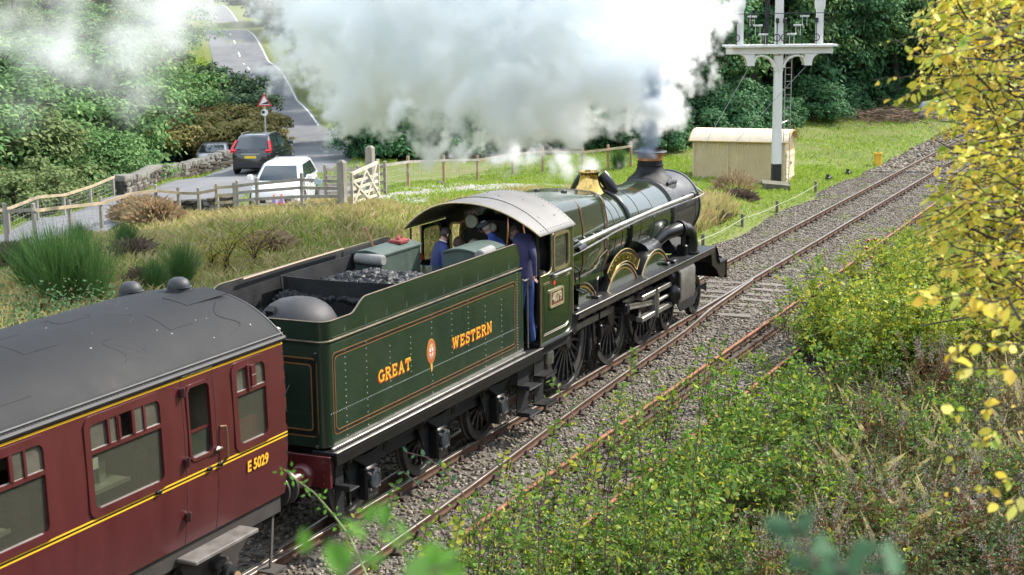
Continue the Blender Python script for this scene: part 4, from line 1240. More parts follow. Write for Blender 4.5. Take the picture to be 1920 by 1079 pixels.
# yellow bin, white sacks, brushwood, ground lamp
b = MB(); yb = (48.5, 2.85, h1(48.5, 2.85) - .05)
b.lathe([(.20, 0), (.19, .05), (.19, .56), (.215, .57), (.215, .66), (.17, .67), (.16, .60), (0, .60)], yb, 'z', 16)
tag(b.build('yellow_bollard', mat('yellow plastic', (.62, .36, .03), .5, var=.2)), 'squat yellow bollard in the grass beside the far track', 'bollard')
sk = thing('bulk_bag', 'white bulk bag behind the yellow leaves at the far end of the field', 'bag', (72.5, 4.2, h1(72.5, 4.2)))
b = MB(); x, y, z = 72.5, 4.2, h1(72.5, 4.2)
b.loft([[(x + r * .75 * math.cos(a) * (1 + .12 * math.sin(3 * a + k)), y + r * 1.0 * math.sin(a), z + hh) for a in np.linspace(0, 6.1, 14)] for k, (r, hh) in enumerate(((.9, -.1), (1.05, .3), (1.0, .75), (.8, 1.05), (.25, 1.15)))])
b.build('sack', mat('white woven plastic', (.62, .63, .66), .7, var=.1), sk)
b = MB(); b.cyl((x - 1, y - .2, z - .1), (x - 1, y - .2, z + 1.1), .05, n=6); b.build('stake', M_WOOD, sk)
b = MB(); g = random.Random(5)
for k in range(420):
    c = Vector((70.5 + g.gauss(0, 1.8), 6.6 + g.gauss(0, 1.5), 0)); c.z = h1(c.x, c.y) + abs(g.gauss(0, .32)) + .1
    a = g.uniform(0, 6.28); l = g.uniform(.4, 1.1); d = Vector((math.cos(a), math.sin(a), g.uniform(-.3, .3))) * l
    b.cyl(c - d / 2, c + d / 2, .035, .015, n=3)
tag(b.build('brushwood_pile', mat('dead brush', (.20, .13, .09), .95, var=.4, scale=2)), 'heap of brown cut brushwood at the far edge of the field', 'brush pile', kind='stuff')
for (x, y, s) in ((40.5, 3.4, .35), (43.6, 3.2, .3)):
    b = MB(); z = h1(x, y); b.bbox(x - s, x + s, y - .09, y + .09, z - .02, z + .15, .02); b.cyl((x - s * .6, y, z + .1), (x - s * .6, y, z + .26), .08, n=8)
    tag(b.build('point_rodding', M_BLACK), 'dark iron rodding crank lying in grass, %s' % ('nearer the signal post' if x < 42 else 'farther along the track'), 'rodding', 'iron fittings in the grass')
b = MB(); b.lathe([(.0, .16), (.12, .14), (.22, .06), (.25, 0)], (25.9, 15.5, h1(25.9, 15.5)), 'z', 9, caps=False)
tag(b.build('boulder', M_ST[0]), 'small grey boulder in the grass under the long fence', 'stone')

# ================================================================== road sign
sgx, sgy = 36.6, 30.9
sz0 = h1(sgx, sgy)
rs = thing('road_sign', 'red-bordered triangular steep hill sign on a grey pole', 'road sign', (sgx, sgy, sz0))
fd = (CAM - Vector((sgx, sgy, sz0))); fd.z = 0; fd.normalize(); fr = Vector((-fd.y, fd.x, 0))   # faces down the road
topz = CAM.z - (262 - 30) / 2851 * 78
def SP(a, h, o=0.0): return Vector((sgx, sgy, zc_)) + fr * a + up * h + fd * o
zc_ = 3.05
b = MB(); b.cyl((sgx, sgy, sz0 - .3), (sgx, sgy, zc_ + .45), .045, n=8); b.build('pole', mat('grey pole paint', (.35, .36, .36), .5, metal=.2), rs)
M_RED = mat('sign red', (.55, .035, .03), .45, var=.08); M_SW = mat('sign white', (.75, .75, .74), .45, var=.05); M_SB = mat('sign black', (.015, .015, .015), .5)
def tri(r, h0=0): return [SP(r * math.cos(R(a)), r * math.sin(R(a)) + h0, 0) for a in (90, 210, 330)]
def plate(poly, o0, o1, name, m):
    b = MB(); n = len(poly); b.add([p + fd * o0 for p in poly] + [p + fd * o1 for p in poly], [tuple(range(n)), tuple(range(2 * n - 1, n - 1, -1))] + [(i, i + n, (i + 1) % n + n, (i + 1) % n) for i in range(n)])
    return b.build(name, m, rs, smooth=False)
tp = plate(tri(.43), .05, .065, 'sign_plate', M_RED)
plate(tri(.29), .066, .070, 'sign_face', M_SW)
plate([SP(-.20, -.11), SP(.21, -.11), SP(.21, .05)], .071, .074, 'hill_symbol', M_SB)
plate([SP(.17 * math.cos(a), -.52 + .17 * math.sin(a)) for a in np.linspace(0, 6.1, 20)], .05, .062, 'limit_disc', M_SW)
plate([SP(-.07 + .08 * math.cos(a), -.50 + .08 * math.sin(a)) for a in np.linspace(0, 6.1, 12)], .063, .066, 'disc_symbol', M_SB)

# ================================================================== cars
M_GLASS = mat('car glass', (.02, .03, .035), .05, spec=.8, coat=.6)
M_TYRE = mat('tyre rubber', (.018, .018, .018), .85)
M_ALLOY = mat('alloy wheel', (.45, .46, .47), .3, metal=.9)
M_TRIM = mat('black car plastic', (.02, .02, .022), .6)
M_LAMPR = mat('red lamp lens', (.50, .015, .02), .12, coat=.8)
M_LAMPW = mat('clear lamp lens', (.62, .65, .68), .08, coat=.9, metal=.3)
M_PLY = mat('yellow number plate', (.75, .52, .03), .5); M_PLW = mat('white number plate', (.7, .7, .68), .5)


def smooth_lerp(tab, x): return float(np.interp(x, [p[0] for p in tab], [p[1] for p in tab]))


def car(name, label, paint, L, Wd, Ht, loc, heading, belt, hood, rear_slope, ws, plate, lamps, suv):
    """body lofted in cross sections along x (front = +x); glasshouse is a loft on top; windows sit 6 mm proud"""
    t = thing(name, label, 'car', loc, rotz=heading)
    gc = .20 if suv else .16                       # sill height
    x0, x1 = -L / 2, L / 2
    secs = []
    prof_top = [(x0, belt - .18), (x0 + .06, belt - .02), (x0 + .35, belt + .02), (ws, belt), (x1 - .55, hood), (x1 - .16, hood - .12), (x1, hood - .34)]
    plan = [(x0, .80), (x0 + .10, .90), (x0 + .5, .985), (0, 1.0), (x1 - .7, .98), (x1 - .2, .88), (x1 - .04, .74), (x1, .66)]
    lowz = [(x0, gc + .16), (x0 + .25, gc + .02), (x1 - .4, gc), (x1, gc + .10)]
    for x in np.r_[np.linspace(x0, x0 + .4, 6), np.linspace(x0 + .6, x1 - .7, 9), np.linspace(x1 - .5, x1, 8)]:
        w2 = Wd / 2 * smooth_lerp(plan, x); zt = smooth_lerp(prof_top, x); zl = smooth_lerp(lowz, x)
        q = [(w2 * .82, zl), (w2 * .98, zl + .10), (w2, zl + .30), (w2 * 1.0, (zl + zt) / 2 + .08), (w2 * .975, zt - .14), (w2 * .93, zt - .03), (w2 * .80, zt + .02), (w2 * .4, zt + .045)]
        secs.append([(x, -y, z) for y, z in q] + [(x, y, z) for y, z in q[::-1]])
    b = MB(); b.loft(secs)
    body = b.build('body', paint, t, local=True, angle=42)
    # wheel arches and wheels
    rw = .36 if suv else .315
    for wx in (x0 + .82 if not suv else x0 + .92, x1 - .86):
        for s in (-1, 1):
            yo = s * (Wd / 2 - .005)
            b = MB(); b.lathe([(rw + .07, -.10), (rw + .07, .012), (0, .012)], (wx, yo, rw), 'y', 22, caps=False)
            if s < 0: b.v = [(x, 2 * yo - y, z) for x, y, z in b.v]
            b.build('wheel_arch', M_TRIM, t, local=True)
            b = MB(); b.lathe([(rw * .66, -.10), (rw * .97, -.11), (rw, -.07), (rw, .05), (rw * .95, .09), (rw * .68, .10)], (wx, s * (Wd / 2 - .08), rw), 'y', 24)
            wh = b.build('wheel', M_TYRE, t, local=True)
            b = MB(); c = Vector((wx, s * (Wd / 2 + .022), rw))
            for k in range(10):
                a = 2 * math.pi * k / 10; d = Vector((math.cos(a), 0, math.sin(a)))
                b.bar(c + d * .05, c + d * rw * .64, .015, .05, up=(0, 1, 0))
            b.tube([c + Vector((math.cos(a), 0, math.sin(a))) * rw * .64 for a in np.linspace(0, 2 * math.pi, 25)], .022, 6)
            b.lathe([(.07, 0), (.06, .02 * s)], c, 'y', 10)
            b.build('rim', M_ALLOY, wh, local=True)
    # glasshouse
    rx0 = x0 + (.12 if suv else .10); top0 = x0 + rear_slope; top1 = ws - .78 if not suv else ws - .70
    wb = Wd / 2 * .93; wt = Wd / 2 * .72
    fm = (Ht - belt) * .55 / (Ht - .07 - belt)
    def ring(z, xa, xb, w_):
        return [(xa, -w_ * .92, z), (xa + .12, -w_, z), (xb - .25, -w_, z), (xb, -w_ * .80, z), (xb + .03, 0, z), (xb, w_ * .80, z), (xb - .25, w_, z), (xa + .12, w_, z), (xa, w_ * .92, z), (xa - .02, 0, z)]
    b = MB(); b.loft([ring(belt - .03, rx0, ws + .02, wb), ring(belt + (Ht - belt) * .55, rx0 + (top0 - rx0) * fm, ws + .02 + (top1 + .04 - ws) * fm, wb + (wt - wb) * fm), ring(Ht - .07, top0, top1 + .06, wt), ring(Ht - .015, top0 + .12, top1 - .15, wt * .86), ring(Ht, top0 + .4, top1 - .4, wt * .5)])
    b.build('cabin', paint, t, local=True, angle=50)
    zb, zt = belt + .035, Ht - .11
    def P(x, y, z): return Vector((x, y, z))
    fz = lambda z: (z - belt) / (Ht - .07 - belt)
    xf = lambda z: ws + .02 + (top1 + .06 - ws - .02) * fz(z) + (.055 * math.sin(math.pi * min(1, max(0, fz(z)))))
    xr = lambda z: rx0 + (top0 - rx0) * fz(z)
    wy = lambda z: wb + (wt - wb) * fz(z) + .012
    o = .014
    def quad(name, pts, par=t):
        b = MB(); n = len(pts); c = sum(pts, Vector()) / n; nr = (pts[1] - pts[0]).cross(pts[2] - pts[0]).normalized()
        if nr.dot(c - Vector((0, 0, belt))) < 0: nr = -nr
        b.add([p - nr * .004 for p in pts] + [p + nr * o for p in pts], [tuple(range(n)), tuple(range(2 * n - 1, n - 1, -1))] + [(i, i + n, (i + 1) % n + n, (i + 1) % n) for i in range(n)])
        return b.build(name, M_GLASS, par, local=True, smooth=False)
    # windscreen and rear window: curved three-panel sheets
    for nm, xx, k in (('windscreen', xf, 1), ('rear_window', xr, -1)):
        zlo, zhi = (zb, zt) if k > 0 or suv else (zb + .05, zt)
        b = MB(); rows = []
        for z in np.linspace(zlo, zhi, 5):
            w_ = wy(z) * (.80 if k > 0 else .84)
            rows.append([(xx(z) + k * (.014 + .028 * (1 - u * u)), u * w_, z) for u in np.linspace(-1, 1, 9)])
        b.loft(rows, closed=False, caps=False); b.build(nm, M_GLASS, t, local=True, angle=80)
    mid = (ws + rx0) / 2 - (.15 if suv else .05)
    for s in (-1, 1):
        for nm, xa, xb in (('side_window', lambda z: mid + .05, lambda z: xf(z) - .30), ('side_window', lambda z: xr(z) + (.75 if suv else .45), lambda z: mid - .05)):
            zl = zb + .02
            quad(nm, [P(xa(zl), s * wy(zl), zl), P(xb(zl), s * wy(zl), zl), P(xb(zt) , s * wy(zt), zt), P(xa(zt), s * wy(zt), zt)])
        if suv: quad('quarter_window', [P(xr(zb) + .25, s * wy(zb + .02), zb + .02), P(xr(zb) + .67, s * wy(zb + .02), zb + .02), P(xr(zt) + .68, s * wy(zt), zt), P(xr(zt) + .30, s * wy(zt), zt)])
        b = MB(); b.bbox(ws - .42, ws - .24, s * (Wd / 2 + .11) - .10, s * (Wd / 2 + .11) + .10, belt + .02, belt + .19, .04); b.build('door_mirror', paint, t, local=True)
        b = MB()
        for xx in (mid, ws - .55, mid - .95): b.box(xx - .004, xx + .004, s * Wd / 2 * .995 - .004, s * Wd / 2 * .995 + .004, gc + .22, belt - .12)
        for xx in (mid + .12, mid - .80): b.bbox(xx, xx + .2, s * Wd / 2 - .02, s * Wd / 2 + .025, belt - .2, belt - .165, .008)
        b.build('door_seam', M_TRIM, t, local=True)
    # front: grille, lamps, plate; rear: lamps, plate, bumper
    b = MB(); b.bbox(x1 - .12, x1 + .012, -.50, .50, gc + .20, gc + .34, .02); b.build('grille', M_TRIM, t, local=True)
    for s in (-1, 1):
        b = MB(); q = [(x1 - .13, s * Wd * .31, hood - .26), (x1 - .50, s * Wd * .445, hood - .14), (x1 - .72, s * Wd * .452, hood - .06), (x1 - .42, s * Wd * .38, hood - .01), (x1 - .16, s * Wd * .27, hood - .14)]
        cq = Vector((x1 - .8, 0, hood - .5)); q2 = [Vector(p) + (Vector(p) - cq).normalized() * .045 for p in q]
        b.add([Vector(p) for p in q] + q2, [tuple(range(5)), tuple(range(9, 4, -1))] + [(i, i + 5, (i + 1) % 5 + 5, (i + 1) % 5) for i in range(5)]); b.build('headlamp', M_LAMPW, t, local=True)
        b = MB(); b.bbox(x1 - .22, x1 - .06, s * .66 - .13, s * .66 + .13, gc + .14, gc + .24, .02); b.build('fog_lamp_recess', M_TRIM, t, local=True)
        b = MB()
        if lamps == 'tall':
            for k in range(8):
                za = belt - .10 + k * (Ht - .22 - belt + .10) / 8; zb_ = za + (Ht - .22 - belt + .10) / 8
                ya = smooth_lerp([(0, Wd / 2 - .05), (3, Wd / 2 * .93), (8, Wd / 2 * .80)], k); yb_ = smooth_lerp([(0, Wd / 2 - .05), (3, Wd / 2 * .93), (8, Wd / 2 * .80)], k + 1)
                xa = xr(max(belt, za)) - .035 if za > belt else x0 + .02; xb_ = xr(max(belt, zb_)) - .035
                wdt = .24 if k < 2 else .11
                b.obox(((xa + xb_) / 2 + .05, s * ((ya + yb_) / 2 - wdt / 2 + .02), (za + zb_) / 2), (.075, 0, 0), (0, wdt / 2, 0), ((xb_ - xa) / 2, s * (yb_ - ya) / 2, (zb_ - za) / 2 + .004))
        else: b.bbox(x0 + .02, x0 + .10, s * Wd * .37 - .10, s * Wd * .37 + .10, belt - .36, belt - .14, .03)
        b.build('tail_lamp', M_LAMPR, t, local=True)
    if suv:
        b = MB(); b.bbox(x0 - .015, x0 + .1, -.42, .42, belt - .19, belt - .155, .01); b.build('chrome_strip', M_ALLOY, t, local=True)
        b = MB(); b.bbox(x0 - .035, x0 + .12, -Wd * .42, Wd * .42, gc + .12, gc + .34, .03); b.build('rear_bumper', M_TRIM, t, local=True)
        for s in (-1, 1):
            b = MB(); b.tube([(top0 + .25, s * wt * .9, Ht - .02), (top0 + .35, s * wt * .9, Ht + .035), (top1 - .45, s * wt * .9, Ht + .03), (top1 - .3, s * wt * .9, Ht - .02)], .018, 6); b.build('roof_rail', M_ALLOY, t, local=True)
    b = MB(); b.bbox(x0 - .03, x0 + .06, -.26, .26, belt - .36, belt - .25, .005); b.build('rear_plate', M_PLY, t, local=True)
    b = MB(); b.bbox(x1 - .05, x1 + .022, -.26, .26, gc + .22, gc + .33, .005); b.build('front_plate', M_PLW, t, local=True)
    return t


P_WHITE = mat('white car paint', (.78, .79, .80), .25, coat=.8, var=.02)
P_BLACK = mat('black car paint', (.010, .011, .016), .2, coat=1.0, var=.05)
P_GREEN = mat('dark green car paint', (.012, .035, .030), .25, coat=.9, var=.05)
P_SILVER = mat('silver car paint', (.48, .50, .52), .3, metal=.6, coat=.7, var=.03)
car('hatchback_car', 'white hatchback parked facing the rail fence by the gate', P_WHITE, 4.3, 1.77, 1.55, (16.15, 16.35, h1(16.15, 16.35) + .03), R(203), .98, .88, .50, 1.24, 0, 'low', False)
car('suv_car', 'black estate car seen from behind with tall red tail lamps', P_BLACK, 4.62, 1.89, 1.70, (30.3, 26.75, h1(30.3, 26.75) + .04), R(19), 1.08, 1.02, .62, 1.02, 1, 'tall', True)
car('estate_car', 'dark green estate car half hidden behind the stone wall', P_GREEN, 4.7, 1.8, 1.62, (34.3, 36.0, h1(34.3, 36.0) + .04), R(12), 1.0, .98, .5, 1.1, 1, 'low', True)
car('saloon_car', 'silver car whose roof shows above the stone wall', P_SILVER, 4.3, 1.75, 1.42, (36.9, 34.0, h1(36.9, 34.0) - .30), R(25), .92, .9, .8, .9, 0, 'low', False)

# traffic cones
M_CONE = mat('orange cone plastic', (.75, .17, .02), .5); M_CONEW = mat('cone reflective sleeve', (.35, .25, .55), .5)
for i, (px, d) in enumerate(((515, 49.0), (529, 49.2))):
    p = at(px, 391, d); p.z = h1(p.x, p.y) + .01
    t = thing('traffic_cone', 'orange traffic cone standing by the white car, %s of the pair' % ('left' if i == 0 else 'right'), 'traffic cone', p, 'traffic cones behind the fence')
    b = MB(); b.bbox(-.16, .16, -.16, .16, 0, .03, .02); b.lathe([(.125, .03), (.095, .16)], (0, 0, 0), 'z', 14); b.lathe([(.065, .29), (.03, .44), (.022, .45), (0, .44)], (0, 0, 0), 'z', 14, caps=False); b.build('cone_body', M_CONE, t, local=True)
    b = MB(); b.lathe([(.095, .16), (.066, .29)], (0, 0, 0), 'z', 14, caps=False); b.build('sleeve', M_CONEW, t, local=True)
# ================================================================== train: shared paints
GREEN = mat('dark locomotive green', (.017, .029, .013), .16, var=.10, scale=.8, coat=.6, col2=(.023, .037, .017))
GREENT = mat('tender green', (.016, .029, .018), .2, var=.10, scale=2.6, coat=.45, col2=(.024, .039, .025), stretch=(1, 1, .22))
BLK = mat('locomotive black', (.005, .005, .006), .3, var=.3, scale=3, col2=(.010, .010, .010), coat=.15)
BLKM = mat('sooty matt black', (.007, .007, .008), .62, var=.35, scale=2.5, bump=.2, bscale=20, col2=(.016, .016, .017), spec=.3)
SMOKEB = mat('smokebox graphite', (.07, .07, .07), .36, metal=.55, var=.3, scale=2.2, bump=.12, bscale=30, stretch=(.6, 2, 2))
ROOFG = mat('grey cab roof', (.115, .11, .105), .55, var=.25, scale=1.6, bump=.12, bscale=14, col2=(.165, .155, .145))
STEEL = mat('bright steel rods', (.42, .40, .37), .34, metal=.85, var=.2, scale=5)
OILY = mat('oily steel', (.075, .07, .065), .4, metal=.5, var=.35, scale=5)
BRASS = mat('polished brass', (.62, .42, .13), .16, metal=1.0, var=.12, scale=8)
BRASSD = mat('beading brass', (.46, .37, .22), .32, metal=.85, var=.15, scale=8)
COPPER = mat('polished copper', (.80, .36, .20), .25, metal=.8, var=.18, scale=6)
ORANGE = mat('orange lining', (.22, .105, .035), .4, var=.05)
LBLACK = mat('black lining', (.010, .010, .010), .35, var=.05)
GOLD = mat('gold leaf lettering', (.70, .36, .03), .38, var=.08, scale=20)
REDSH = mat('red lettering shade', (.42, .03, .02), .45, var=.05)
MAROON = mat('buffer beam maroon', (.085, .012, .014), .3, var=.2, coat=.4)
TOOLG = mat('dull green toolbox paint', (.050, .075, .060), .55, var=.2, scale=4, bump=.1)
COALM = stonemat('coal lumps', [(.004, .004, .005), (.012, .012, .014), (.03, .031, .034), (.008, .008, .010)])
COALM.node_tree.nodes['Principled BSDF'].inputs['Roughness'].default_value = .5
RIVG = mat('rivet heads with painted glint', (.42, .44, .40), .25, metal=.5)  # pale base colour stands in for sun glints on the rivet domes
GLZ = mat('cab glass', (.03, .035, .03), .04, spec=.7, trans=.0)


def clear_glass():
    gm = MATS.get('dusty clear glass')
    if gm is None:
        gm = bpy.data.materials.new('dusty clear glass'); MATS['dusty clear glass'] = gm; gm.use_nodes = True; t_ = gm.node_tree
        pb = t_.nodes['Principled BSDF']; pb.inputs['Base Color'].default_value = (.15, .145, .115, 1); pb.inputs['Roughness'].default_value = .1; pb.inputs['Specular IOR Level'].default_value = .8
        tr_ = t_.nodes.new('ShaderNodeBsdfTransparent'); tr_.inputs['Color'].default_value = (.80, .82, .75, 1); mx = t_.nodes.new('ShaderNodeMixShader'); mx.inputs[0].default_value = .24
        t_.links.new(tr_.outputs[0], mx.inputs[1]); t_.links.new(pb.outputs[0], mx.inputs[2]); t_.links.new(mx.outputs[0], t_.nodes['Material Output'].inputs['Surface'])
    return gm


def line_frame(par, x0, x1, z0, z1, y, s, r=.09, name='lining'):
    """orange-black-orange panel line standing 1.5 mm proud of a side at y (s = outward sign)"""
    for k, (w0, w1, m_) in enumerate(((0, .011, ORANGE), (.013, .055, LBLACK), (.057, .068, ORANGE))):
        o = rrect(x0 + w0, x1 - w0, z0 + w0, z1 - w0, r); i_ = rrect(x0 + w1, x1 - w1, z0 + w1, z1 - w1, max(.012, r - (w1 - w0)))
        b = MB(); b.ring(o, i_, y + s * .0005, y + s * (.004 if k != 1 else .003)); b.build(name, m_, par, smooth=False)


def rivet_row(b, p0, p1, pitch, nrm, r=.011):
    p0, p1 = Vector(p0), Vector(p1); n = max(1, int(round((p1 - p0).length / pitch)))
    for i in range(n + 1): b.dome(p0.lerp(p1, i / n), r, nrm)


# slab-serif letters as strokes in a unit box (x 0..w, y 0..1)
def _arc(cx, cy, rx, ry, a0, a1, n=10): return [(cx + rx * math.cos(R(a)), cy + ry * math.sin(R(a))) for a in np.linspace(a0, a1, n)]


GLY = {
    'G': (.78, [_arc(.40, .5, .33, .43, 45, 318, 16), [(.70, .06), (.70, .44)]], [(.50, .44, .86)], ),
    'R': (.80, [[(.16, .04), (.16, .96)], [(.16, .93)] + _arc(.42, .73, .22, .20, 90, -90, 9) + [(.16, .53)], [(.40, .53), (.68, .04)]], [(.02, .04, .32), (.02, .95, .2), (.58, .04, .82)]),
    'E': (.74, [[(.16, .04), (.16, .96)], [(.16, .93), (.66, .93)], [(.16, .5), (.50, .5)], [(.16, .07), (.66, .07)], [(.64, .96), (.64, .74)], [(.64, .04), (.64, .28)]], [(.02, .04, .2), (.02, .95, .2)]),
    'A': (.84, [[(.14, .04), (.42, .96)], [(.42, .96), (.70, .04)], [(.24, .34), (.60, .34)]], [(.02, .04, .28), (.56, .04, .84)]),
    'T': (.78, [[(.39, .04), (.39, .96)], [(.06, .93), (.72, .93)], [(.08, .96), (.08, .70)], [(.70, .96), (.70, .70)]], [(.24, .04, .54)]),
    'W': (1.10, [[(.14, .96), (.32, .06)], [(.32, .06), (.54, .92)], [(.54, .92), (.76, .06)], [(.76, .06), (.95, .96)]], [(.02, .95, .28), (.44, .95, .66), (.82, .95, 1.08)]),
    'S': (.68, [[(.58, .80)] + _arc(.34, .73, .22, .21, 30, 270, 9) + _arc(.34, .27, .24, .23, 90, -150, 10), [(.60, .94), (.60, .72)], [(.08, .06), (.08, .30)]], []),
    'N': (.88, [[(.16, .04), (.16, .96)], [(.16, .96), (.70, .04)], [(.70, .04), (.70, .96)]], [(.02, .04, .30), (.0, .95, .2), (.56, .95, .84)]),
}


def slab_word(par, word, x0, x1, z, h, y, s):
    tot = sum(GLY[c][0] for c in word) + .16 * (len(word) - 1); k = (x1 - x0) / tot
    xx = x0
    for c in word:
        wd, strokes, serifs = GLY[c]
        def run(b, dx, dz, o0, o1, th):
            for st in strokes:
                P = [Vector((xx + p[0] * k + dx, 0, z + p[1] * h + dz)) for p in st]
                for a, c2 in zip(P[:-1], P[1:]):
                    d = (c2 - a).normalized() * th * .25; n_ = Vector((-d.z, 0, d.x)).normalized() * th / 2
                    a2, c3 = a - d, c2 + d
                    q = [a2 - n_, c3 - n_, c3 + n_, a2 + n_]
                    b.add([(p.x, y + s * o0, p.z) for p in q] + [(p.x, y + s * o1, p.z) for p in q], [(0, 1, 2, 3), (7, 6, 5, 4), (0, 4, 5, 1), (1, 5, 6, 2), (2, 6, 7, 3), (3, 7, 4, 0)])
                    o1 += .00012
            for sa, sy2, sb in serifs:
                b.box(xx + sa * k + dx, xx + sb * k + dx, min(y + s * o0, y + s * o1), max(y + s * o0, y + s * o1), z + sy2 * h - .018 + dz, z + sy2 * h + .018 + dz)
                o1 += .00012
        th = .031
        b = MB(); run(b, -.016, -.016, .001, .0028, th * 1.15); sh = b.build('letter_shade', REDSH, par, smooth=False)
        b = MB(); run(b, 0, 0, .0045, .0065, th); b.build('letter', GOLD, par, smooth=False)
        xx += (wd + .16) * k


# ================================================================== locomotive
loco = thing('steam_locomotive', 'dark green steam locomotive with copper-capped chimney and brass safety valve', 'locomotive', (3.3, 0, 0))


def section(x, zc, r, n=40, a0=0): return [(x, r * math.cos(t), zc + r * math.sin(t)) for t in np.linspace(0, 2 * math.pi, n, endpoint=False)]


bz = lambda x: 2.80 + (2.70 - 2.80) * (x - 2.0) / 4.6
br = lambda x: .93 + (.80 - .93) * min(1, max(0, (x - 2.0) / 3.4))
b = MB(); b.loft([section(x, bz(x), br(x), 48) for x in np.linspace(1.9, 6.63, 18)])
b.build('boiler', GREEN, loco)
for x, wd in ((2.62, .035), (3.05, .03), (4.35, .035), (5.35, .035), (6.55, .05)):
    for dx, w_, m_, o_ in ((0, wd * .6, GREEN, .008), (wd * .3 + .006, .007, ORANGE, .006)):
        b = MB(); b.loft([section(x + dx - w_ / 2, bz(x), br(x) + .001, 48), section(x + dx - w_ / 2, bz(x), br(x) + o_, 48), section(x + dx + w_ / 2, bz(x), br(x) + o_, 48), section(x + dx + w_ / 2, bz(x), br(x) + .001, 48)], caps=False); b.build('boiler_band', m_, loco)
# feed pipe cover running down both sides from the clack box
for s in (-1, 1):
    b = MB(); pts = [(3.55, s * (br(3.5) + .02) * math.sin(a), bz(3.5) + (br(3.5) + .02) * math.cos(a)) for a in np.linspace(.25, 2.3, 14)]
    b.tube(pts, .055, 8); b.build('feed_pipe', BLK, loco)


def belp(x, zt, hw, zb=1.76, rs=.34):
    """Belpaire firebox section: nearly flat top with big shoulders"""
    q = []
    for a in np.linspace(90, 0, 9): q.append((hw - .06 - rs + rs * math.cos(R(a)), zt - rs + rs * math.sin(R(a))))
    q = [(0.0001, zt + .035), (hw * .4, zt + .025)] + q + [(hw, zt - rs - .30), (hw, 2.5), (hw * .80, zb)]
    return [(x, -y, z) for y, z in q] + [(x, y, z) for y, z in q[::-1]]


b = MB(); b.loft([belp(-.95, 3.90, 1.00), belp(.6, 3.86, .99), belp(1.93, 3.80, .985), belp(2.02, 3.77, .96), belp(2.06, 3.70, .90)])
b.build('firebox', GREEN, loco, angle=28)
for x, wd in ((1.86, .05), (.55, .035)):
    for dx, w_, m_, o_ in ((0, wd, LBLACK, .006), (-wd / 2 - .009, .012, ORANGE, .005), (wd / 2 + .009, .012, ORANGE, .005)):
        zt = 3.9 - .052 * (x + .95) / 1.45
        b = MB(); b.loft([belp(x + dx - w_ / 2, zt + .001, 1.001), belp(x + dx - w_ / 2, zt + o_, 1.0 + o_), belp(x + dx + w_ / 2, zt + o_, 1.0 + o_), belp(x + dx + w_ / 2, zt + .001, 1.001)], caps=False); b.build('firebox_lining', m_, loco)
for y in (-.72, -.3, .3, .72):
    b = MB(); b.bbox(1.2 - .08, 1.2 + .08, y - .05, y + .05, 3.78, 3.90, .02); 
    if abs(y) < .5: b.build('washout_plug', BLK, loco)
for x in (.05, .55, 1.05, 1.55):
    b = MB(); b.lathe([(.05, -.015), (.05, .012), (.03, .03), (.012, .05), (0, .05)], (x, -1.0, 3.02), 'y', 10)
    b.v = [(px, -2.0 - py, pz) for px, py, pz in b.v]; b.build('mudhole_door', BLK, loco)
b = MB(); b.lathe([(.055, 0), (.055, .015), (.035, .03), (0, .03)], (1.45, -.86, 3.60), 'y', 10); b.v = [(px, -1.72 - py, pz) for px, py, pz in b.v]; b.build('washout_plug', OILY, loco)
# smokebox
SZ, SR = 2.70, .85
b = MB(); b.lathe([(SR - .02, 0), (SR, .01), (SR, 1.86), (SR + .025, 1.865), (SR + .025, 1.93), (SR - .03, 1.96), (SR - .05, 1.97)], (6.62, 0, SZ), 'x', 56)
sb = b.build('smokebox', SMOKEB, loco)
b = MB(); b.lathe([(.72, 0), (.70, .05), (.55, .12), (.3, .17), (0, .19)], (8.59, 0, SZ), 'x', 32); b.lathe([(.10, .15), (.10, .24), (0, .25)], (8.59, 0, SZ), 'x', 10); b.build('smokebox_door', BLKM, sb)
b = MB()
for xr_ in (6.68, 6.80, 8.52):
    for a in np.linspace(-1.1, math.pi + 1.1, 64 if xr_ > 8 else 54): b.dome((xr_, SR * math.cos(a), SZ + SR * math.sin(a)), .016, (0, math.cos(a), math.sin(a)))
for a in np.linspace(.3, math.pi - .3, 40): b.dome((7.05 + .16 * math.sin(a * 9), SR * math.cos(a), SZ + SR * math.sin(a)), .013, (0, math.cos(a), math.sin(a)))
b.build('rivets', SMOKEB, sb, kind='stuff')
b = MB(); b.prism([(-.92, 1.76), (-.62, 2.2), (.62, 2.2), (.92, 1.76)], 6.7, 8.35, 'yz'); b.build('saddle', BLKM, loco)
# chimney
CX = 7.25
b = MB(); prof = [(.64, -.16), (.52, -.06), (.41, .02), (.345, .10), (.315, .19), (.31, .22), (.325, .23), (.325, .255), (.30, .26), (.30, .36)]
n = 40; k = len(b.v)
for r_, h_ in prof:
    for j in range(n):
        t = 2 * math.pi * j / n; x, y = r_ * math.cos(t), r_ * math.sin(t)
        base = SZ + math.sqrt(max(.01, (SR + .006) ** 2 - min(y * y, .6)))
        zf = base + .004 if h_ == -.16 else max(SZ + SR + h_ + .02, base + .01 + max(0, h_ + .16) * .3)
        b.v.append((CX + x, y, zf))
for i in range(len(prof) - 1):
    for j in range(n): b.f.append((k + i * n + j, k + i * n + (j + 1) % n, k + (i + 1) * n + (j + 1) % n, k + (i + 1) * n + j)); b.m.append(0)
ch = b.build('chimney', BLKM, loco)
zc = SZ + SR + .38
b = MB(); b.lathe([(.302, 0), (.305, .04), (.315, .10), (.345, .17)], (CX, 0, zc), 'z', 40, caps=False); b.build('copper_cap', COPPER, ch)
